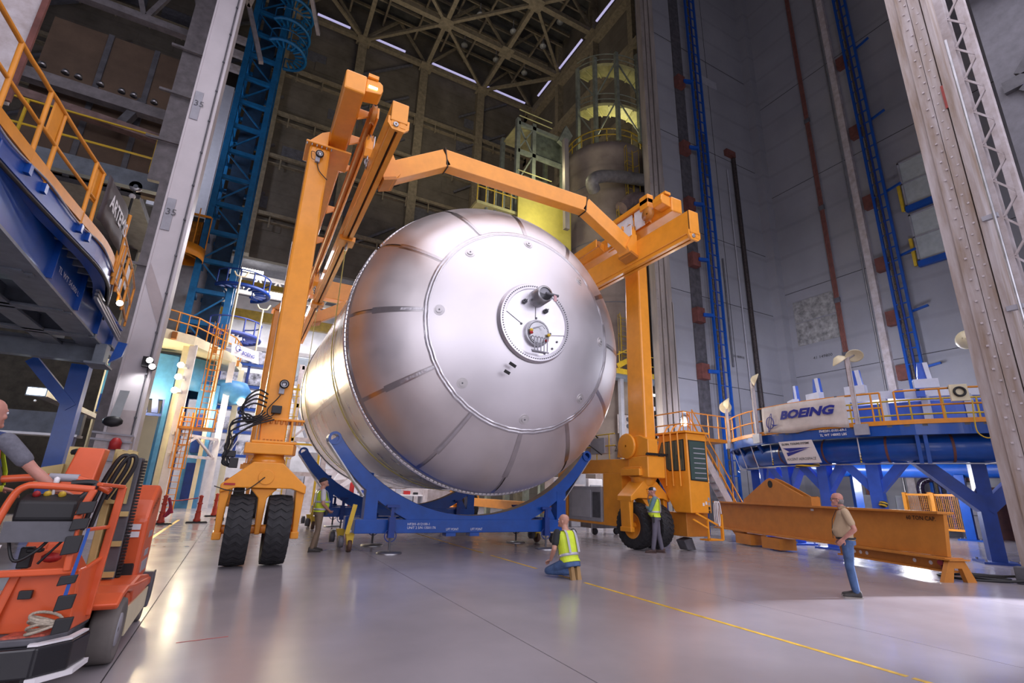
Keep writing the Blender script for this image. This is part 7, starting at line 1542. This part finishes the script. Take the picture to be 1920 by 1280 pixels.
def person(label, loc, rz, J, top, trousers, shoes, sole_m, sleeve='short', vest=None, skin=SKIN, hips=.15, belly=.0, chest=.145, scale=1.0, detail=True, group=None):
    """J: joints in the person's own frame, facing +y, right hand at +x. Returns the Empty."""
    p = thing('person', label, 'person', (0, 0, 0), group); j = {k: V(v) * scale for k, v in J.items()}; s = scale
    tw = .18 * s
    shl, shr, hl_, hr2 = j['sl'], j['sr'], j['hl'], j['hr']; across = (shr - shl).normalized(); ac2 = (hr2 - hl_).normalized()
    mid_s = (shl + shr) / 2; mid_h = (hl_ + hr2) / 2; spine = (j['neck'] - mid_h).normalized(); fwd = spine.cross(across) * 1.0
    if fwd.dot(V((0, 1, 0))) < 0 and 'flip' not in J: fwd = -fwd
    def torso(b, g, lo=.0, hi=1.0, bel=1):
        L = (j['neck'] - mid_h); R = []
        for t, w, d, o in ((-.14, .165, .115, -.01), (0, .172, .125, -.005), (.12, .165, .125 + .5 * belly, .02 * bel + .5 * belly), (.30, .165, .128 + .85 * belly, .01 + .8 * belly), (.48, .170, .125 + .5 * belly, .01 + .4 * belly), (.66, .182, .125, .005), (.82, .180, .108, -.005), (.92, .125, .085, -.005), (1.0, .066, .066, 0)):
            if t < lo - 1e-6 or t > hi + 1e-6: continue
            c = mid_h + L * t + fwd * o * s; a = ac2.lerp(across, max(0, min(1, t))).normalized(); R.append((c, a * (w + g) * s, fwd * (d + g) * s))
        return ring_loft(b, R, 22)
    # one continuous body
    b = MB(); at = head(b, j['head'], j['face'] / s, j['up'] / s, s)
    seg(b, [j['neck'] - spine * .02, j['head'] - V(j['up']).normalized() * .07 * s - V(j['face']).normalized() * .015 * s], [.062 * s, .056 * s])
    torso(b, -.015)
    for S in 'lr':
        seg(b, [j['s' + S], j['s' + S].lerp(j['e' + S], .4), j['e' + S], j['e' + S].lerp(j['w' + S], .3), j['w' + S]], [.055 * s, .052 * s, .041 * s, .043 * s, .027 * s])
        seg(b, [j['h' + S], j['h' + S].lerp(j['k' + S], .35), j['k' + S], j['k' + S].lerp(j['a' + S], .35), j['a' + S]], [.082 * s, .076 * s, .052 * s, .054 * s, .036 * s])
        foot(b, j['a' + S], j['f' + S], j['o' + S], .23 * s, thin=.66)
        if 'd' + S in j: hand(b, j['w' + S], j['d' + S], j['p' + S], s * 1.02, .55)
    fuse(b.build('body', skin, p), .0075)
    # clothes
    b = MB(); torso(b, .004, .0 if vest is None else -.05, .93)
    for S in 'lr':
        e = j['s' + S].lerp(j['e' + S], .66); sh = j['s' + S]
        if sleeve == 'none': continue
        if sleeve == 'short': seg(b, [sh, sh.lerp(e, .5), e], [.068 * s, .067 * s, .064 * s])
        else: seg(b, [sh, sh.lerp(j['e' + S], .5), j['e' + S], j['e' + S].lerp(j['w' + S], .5), j['w' + S].lerp(j['e' + S], .08)], [.067 * s, .062 * s, .053 * s, .048 * s, .036 * s])
    fuse(b.build('shirt', top, p), .0095)
    b = MB(); torso(b, .006, -.2, .06)
    for S in 'lr':
        seg(b, [j['h' + S], j['h' + S].lerp(j['k' + S], .35), j['k' + S], j['k' + S].lerp(j['a' + S], .4), j['a' + S].lerp(j['k' + S], .06)], [.094 * s, .088 * s, .068 * s, .067 * s, .058 * s])
    fuse(b.build('trousers', trousers, p), .0095)
    for S in 'lr':
        fuse(foot(MB(), j['a' + S], j['f' + S], j['o' + S], .285 * s).build('shoe', shoes, p), .0085); MB().slab(soles(j['a' + S], j['f' + S], j['o' + S], .285 * s), V(j['o' + S]), .022 * s).build('sole', sole_m, p)
    if vest:
        b = MB(); torso(b, .016, -.0, .93)
        v = fuse(b.build('safety_vest', VEST, p), .0095)
        L = (j['neck'] - mid_h)
        def band(t, g=.024, h=.025):
            w, d, o = .166, .128 + .85 * belly, .01 + .8 * belly
            if t > .6: w, d, o = .182, .125, .005
            elif t < .2: w, d, o = .168, .126 + .3 * belly, .01 + .3 * belly
            c = mid_h + L * t + fwd * o * s; n = 28; a = ac2.lerp(across, max(0, min(1, t))).normalized(); vs = []
            for hh in (-h, h):
                for gg in (g - .006, g): vs += [c + L.normalized() * hh + a * (w + gg) * s * math.cos(2 * PI * q / n) + fwd * (d + gg) * s * math.sin(2 * PI * q / n) for q in range(n)]
            MB().add(vs, [(o_ * n + q, o_ * n + (q + 1) % n, e_ * n + (q + 1) % n, e_ * n + q) for o_, e_ in ((0, 1), (1, 3), (3, 2), (2, 0)) for q in range(n)], True).build('reflective_band', REFL, v)
        for t in vest: band(t)
        for sx in (-1, 1):   # straps over the shoulders, front and back
            pts = []
            for t, d in ((.26, .16 + .8 * belly), (.45, .153 + .7 * belly), (.66, .146), (.82, .127), (.925, .086), (.945, 0), (.925, -.102), (.82, -.132), (.66, -.142), (.45, -.142), (.26, -.142)):
                pts.append(mid_h + L * t + across * sx * .105 * s + fwd * (d + .0) * s)
            b = MB(); vs = []
            for k, q in enumerate(pts):
                nd = (q - (mid_h + L * (.5 if 2 < k < 8 else .5)) - across * sx * .105 * s).normalized()
                vs += [q - across * .025 * s, q + across * .025 * s, q + across * .025 * s + nd * .006, q - across * .025 * s + nd * .006]
            b.add(vs, [(i * 4 + q, i * 4 + (q + 1) % 4, i * 4 + 4 + (q + 1) % 4, i * 4 + 4 + q) for i in range(len(pts) - 1) for q in range(4)]).build('reflective_strap', REFL, v)
    eyes(p, at, j['face'], s)
    p.location = loc; p.rotation_euler = (0, 0, rz)
    return p, at, j
UP, DN, FW = (0, 0, 1), (0, 0, -1), (0, 1, 0)
def stand(**k):
    J = dict(head=(0, .03, 1.66), face=FW, up=UP, neck=(0, 0, 1.50), sl=(-.19, -.01, 1.44), sr=(.19, -.01, 1.44), hl=(-.085, 0, .94), hr=(.085, 0, .94),
             kl=(-.10, .02, .51), kr=(.10, .02, .51), al=(-.11, -.02, .09), ar=(.11, -.02, .09), fl=(-.15, 1, 0), fr=(.15, 1, 0), ol=DN, orr=DN,
             el=(-.25, -.04, 1.15), er=(.25, -.04, 1.15), wl=(-.24, .08, .92), wr=(.24, .08, .92), dl=(0, .2, -1), dr=(0, .2, -1), pl=(1, 0, 0), pr=(-1, 0, 0))
    J.update(k); J['or'] = J.pop('orr'); return J
AZ_LEFT = math.atan2(.47, -.882)           # facing the left of the scene
def yaw(dx, dy): return math.atan2(dy, dx) - PI / 2
# bald man in tan polo at the lifting beam
p1, at1, j1 = person('bald man in a tan polo, dark glasses and jeans by the lifting beam', (9.93, 5.64, 0), yaw(-.55, .83),
    stand(head=(0, .06, 1.64), neck=(0, .0, 1.49), el=(-.27, -.12, 1.14), wl=(-.21, .06, .97), dl=(.1, .6, -.7), pl=(1, 0, 0), er=(.27, -.12, 1.14), wr=(.21, .06, .97), dr=(-.1, .6, -.7), pr=(-1, 0, 0), sl=(-.20, -.02, 1.43), sr=(.20, -.02, 1.43)),
    POLO, JEANS, SHOE, SOLE, belly=.045, skin=SKIN_D, scale=1.0)
glasses(p1, at1)
def extra(p, fn):
    """build a clothing or kit part in the person's own frame"""
    l, r = p.location.copy(), p.rotation_euler.copy(); p.location = (0, 0, 0); p.rotation_euler = (0, 0, 0); o = fn(); p.location = l; p.rotation_euler = r; return o
for q in [o for o in p1.children if o.name.startswith(('glasses', 'glass_lens'))]: bpy.data.objects.remove(q)
def kit1():
    glasses(p1, at1)
    b = MB(); ring_loft(b, [(at1(0, -.035, -.075), V((.071, 0, 0)), V((0, .062, 0))), (at1(0, -.03, -.02), V((.080, 0, 0)), V((0, .078, 0))), (at1(0, -.03, .0), V((.0805, 0, 0)), V((0, .078, 0)))], 20); b.build('hair_fringe', HAIR, p1)
    b = MB(); n = 28; vs = []
    for h in (.955, .99):
        for gx in (.178, .186): vs += [V((gx * math.cos(2 * PI * k / n), .012 + (gx - .03) * math.sin(2 * PI * k / n), h)) for k in range(n)]
    b.add(vs, [(o_ * n + q, o_ * n + (q + 1) % n, e_ * n + (q + 1) % n, e_ * n + q) for o_, e_ in ((0, 1), (1, 3), (3, 2), (2, 0)) for q in range(n)], True).build('belt', PRINT_K, p1)
    MB().tube([(-.07, .10, 1.46), (-.05, .185, 1.28), (-.03, .205, 1.12), (-.02, .21, 1.04)], .006, 5).box(-.05, .01, .205, .212, .96, 1.05).build('lanyard', PRINT_K, p1)
    b = MB()
    for sx in (-1, 1): b.slab([(sx * .02, .068, 1.49), (sx * .075, .02, 1.525), (sx * .08, -.05, 1.53), (sx * .075, -.05, 1.50), (sx * .06, .05, 1.47)], (sx, .3, .4), .008)
    b.build('collar', POLO, p1)
extra(p1, kit1)
# man by the right gantry wheel
p2, at2, j2 = person('man in a black and white cap, vest and grey trousers at a gantry tyre', (11.12, 11.72, 0), yaw(-.66, .75),
    stand(head=(0, .07, 1.63), face=(-.1, 1, .1), neck=(0, .0, 1.49), el=(-.22, .12, 1.13), wl=(-.02, .24, 1.20), dl=(1, .3, .2), pl=(0, -1, 0), er=(.22, .1, 1.16), wr=(.10, .20, 1.42), dr=(-.6, -.1, .8), pr=(0, -1, 0), kl=(-.11, .04, .51), kr=(.10, -.04, .51), al=(-.12, .10, .09), ar=(.11, -.12, .09)),
    TEAL_S, GREYT, BROWN, BROWN, 'long', (.26,), belly=.04, skin=SKIN_D, scale=1.05)
def kit2():
    cap_hat(p2, at2, j2['face'], j2['up'], 1.05, PRINT_K, TEE_W)
    MB().box(-.215, -.165, .02, .08, .84, 1.0).tube([(-.19, .05, 1.0), (-.19, .05, 1.06)], .01, 6).build('belt_radio', PRINT_K, p2)
extra(p2, kit2)
# man looking up at the left
p3, at3, j3 = person('man in a dark cap, vest, white tee and khaki trousers looking up', (1.98, 14.1, 0), yaw(.96, .12),
    stand(head=(0, .02, 1.66), face=(.1, 1, .42), up=(0, -.4, 1), neck=(0, .0, 1.50), el=(-.26, .0, 1.14), wl=(-.10, .22, .98), dl=(.7, .5, -.4), pl=(0, -.3, 1), er=(.26, -.0, 1.14), wr=(.12, .22, .96), dr=(-.6, .5, -.4), pr=(0, -.3, 1), kl=(-.11, .06, .51), kr=(.10, -.0, .51), al=(-.12, .03, .09), ar=(.11, -.10, .09)),
    TEE_W, KHAKI, SHOE, SHOE, 'short', (.12, .44), belly=.05)
def kit3():
    cap_hat(p3, at3, j3['face'], j3['up'], 1, mat('dark_navy_cap', (.02, .018, .025), .8, var=.1)); MB().box(.13, .2, .1, .16, .86, .98).box(-.02, .1, .17, .2, .9, .98).build('belt_pouch', PRINT_K, p3)
extra(p3, kit3)
# kneeling man, seen from behind
p4, at4, j4 = person('bald man kneeling on the yellow line in a vest, black tee, jeans and tan boots', (6.03, 8.95, 0), yaw(-.15, 1),
    dict(head=(.02, .06, .935), face=(-.35, 1, .15), up=(0, 0, 1), neck=(0, .0, .80), sl=(-.2, 0, .74), sr=(.2, 0, .74), hl=(-.09, -.16, .25), hr=(.09, -.16, .25), kl=(-.20, .24, .075), kr=(.10, .26, .075), al=(-.06, -.19, .10), ar=(.07, -.20, .10),
         fl=(0, -.18, -1), fr=(0, -.18, -1), ol=(0, -1, .18), el=(-.29, -.03, .47), er=(.29, .04, .47), wl=(-.24, .12, .27), wr=(.2, .2, .3), dl=(.2, .9, -.3), dr=(-.2, .9, -.3), pl=(0, 0, -1), pr=(0, 0, -1)) | {'or': (0, -1, .18)},
    TEE_K, JEANS, BOOT, BOOT, 'short', (.22,), belly=.02, skin=SKIN, scale=1.1)
p4.location.z = .02
# lift operator, cut by the picture edge
rz5 = yaw(.75, .66); L5 = V((-1.93, 5.70, .45))
def loc5(x, y, z): d = V((x, y, z)) - L5; c, s_ = math.cos(-rz5), math.sin(-rz5); return (d.x * c - d.y * s_, d.x * s_ + d.y * c, d.z)
p5, at5, j5 = person('operator in a grey tee and grey and yellow vest reaching to the lift controls', tuple(L5), rz5,
    stand(sr=loc5(-1.71, 5.58, 1.88), er=loc5(-1.50, 5.60, 1.66), wr=loc5(-1.31, 5.62, 1.50), dr=(.1, 1, -.3), pr=(0, 0, -1), el=(-.25, .1, 1.16), wl=(-.2, .33, 1.05), dl=(.1, 1, -.2), pl=(0, 0, -1), neck=(0, .0, 1.50), sl=(-.2, .04, 1.44), head=(-.03, .05, 1.66)),
    TEE_G, mat('navy_trousers', (.02, .025, .05), .85, var=.1), mat('brown_boots', (.16, .10, .06), .75, var=.15), BROWN, 'short', (.2,), belly=.06, skin=SKIN_D)
for o in p5.children:
    if o.name.startswith('safety_vest'): o.data.materials[0] = mat('grey_vest', (.12, .10, .12), .7, var=.1); 
    for c in o.children:
        if c.name.startswith('reflective'): c.data.materials[0] = VEST
# workers far back
p6, at6, j6 = person('worker in a yellow vest bending at the stanchion behind the left gantry fork', tuple(P(413, 975, 'z', 0)), yaw(-1, -.3),
    stand(), mat('olive_tee', (.12, .10, .07), .8, var=.1), mat('charcoal_trousers', (.05, .05, .06), .8, var=.1), SHOE, SHOE, 'short', (.3,), skin=SKIN_D)
p7, at7, j7 = person('worker in a vest and dark trousers standing far off under the tank between bollards', tuple(P(852, 968, 'z', 0)), yaw(-.3, -1),
    stand(), mat('brown_shirt', (.12, .085, .06), .8, var=.1), mat('black_trousers', (.012, .012, .015), .8, var=.1), SHOE, SHOE, 'long', (.3,), skin=SKIN_D)
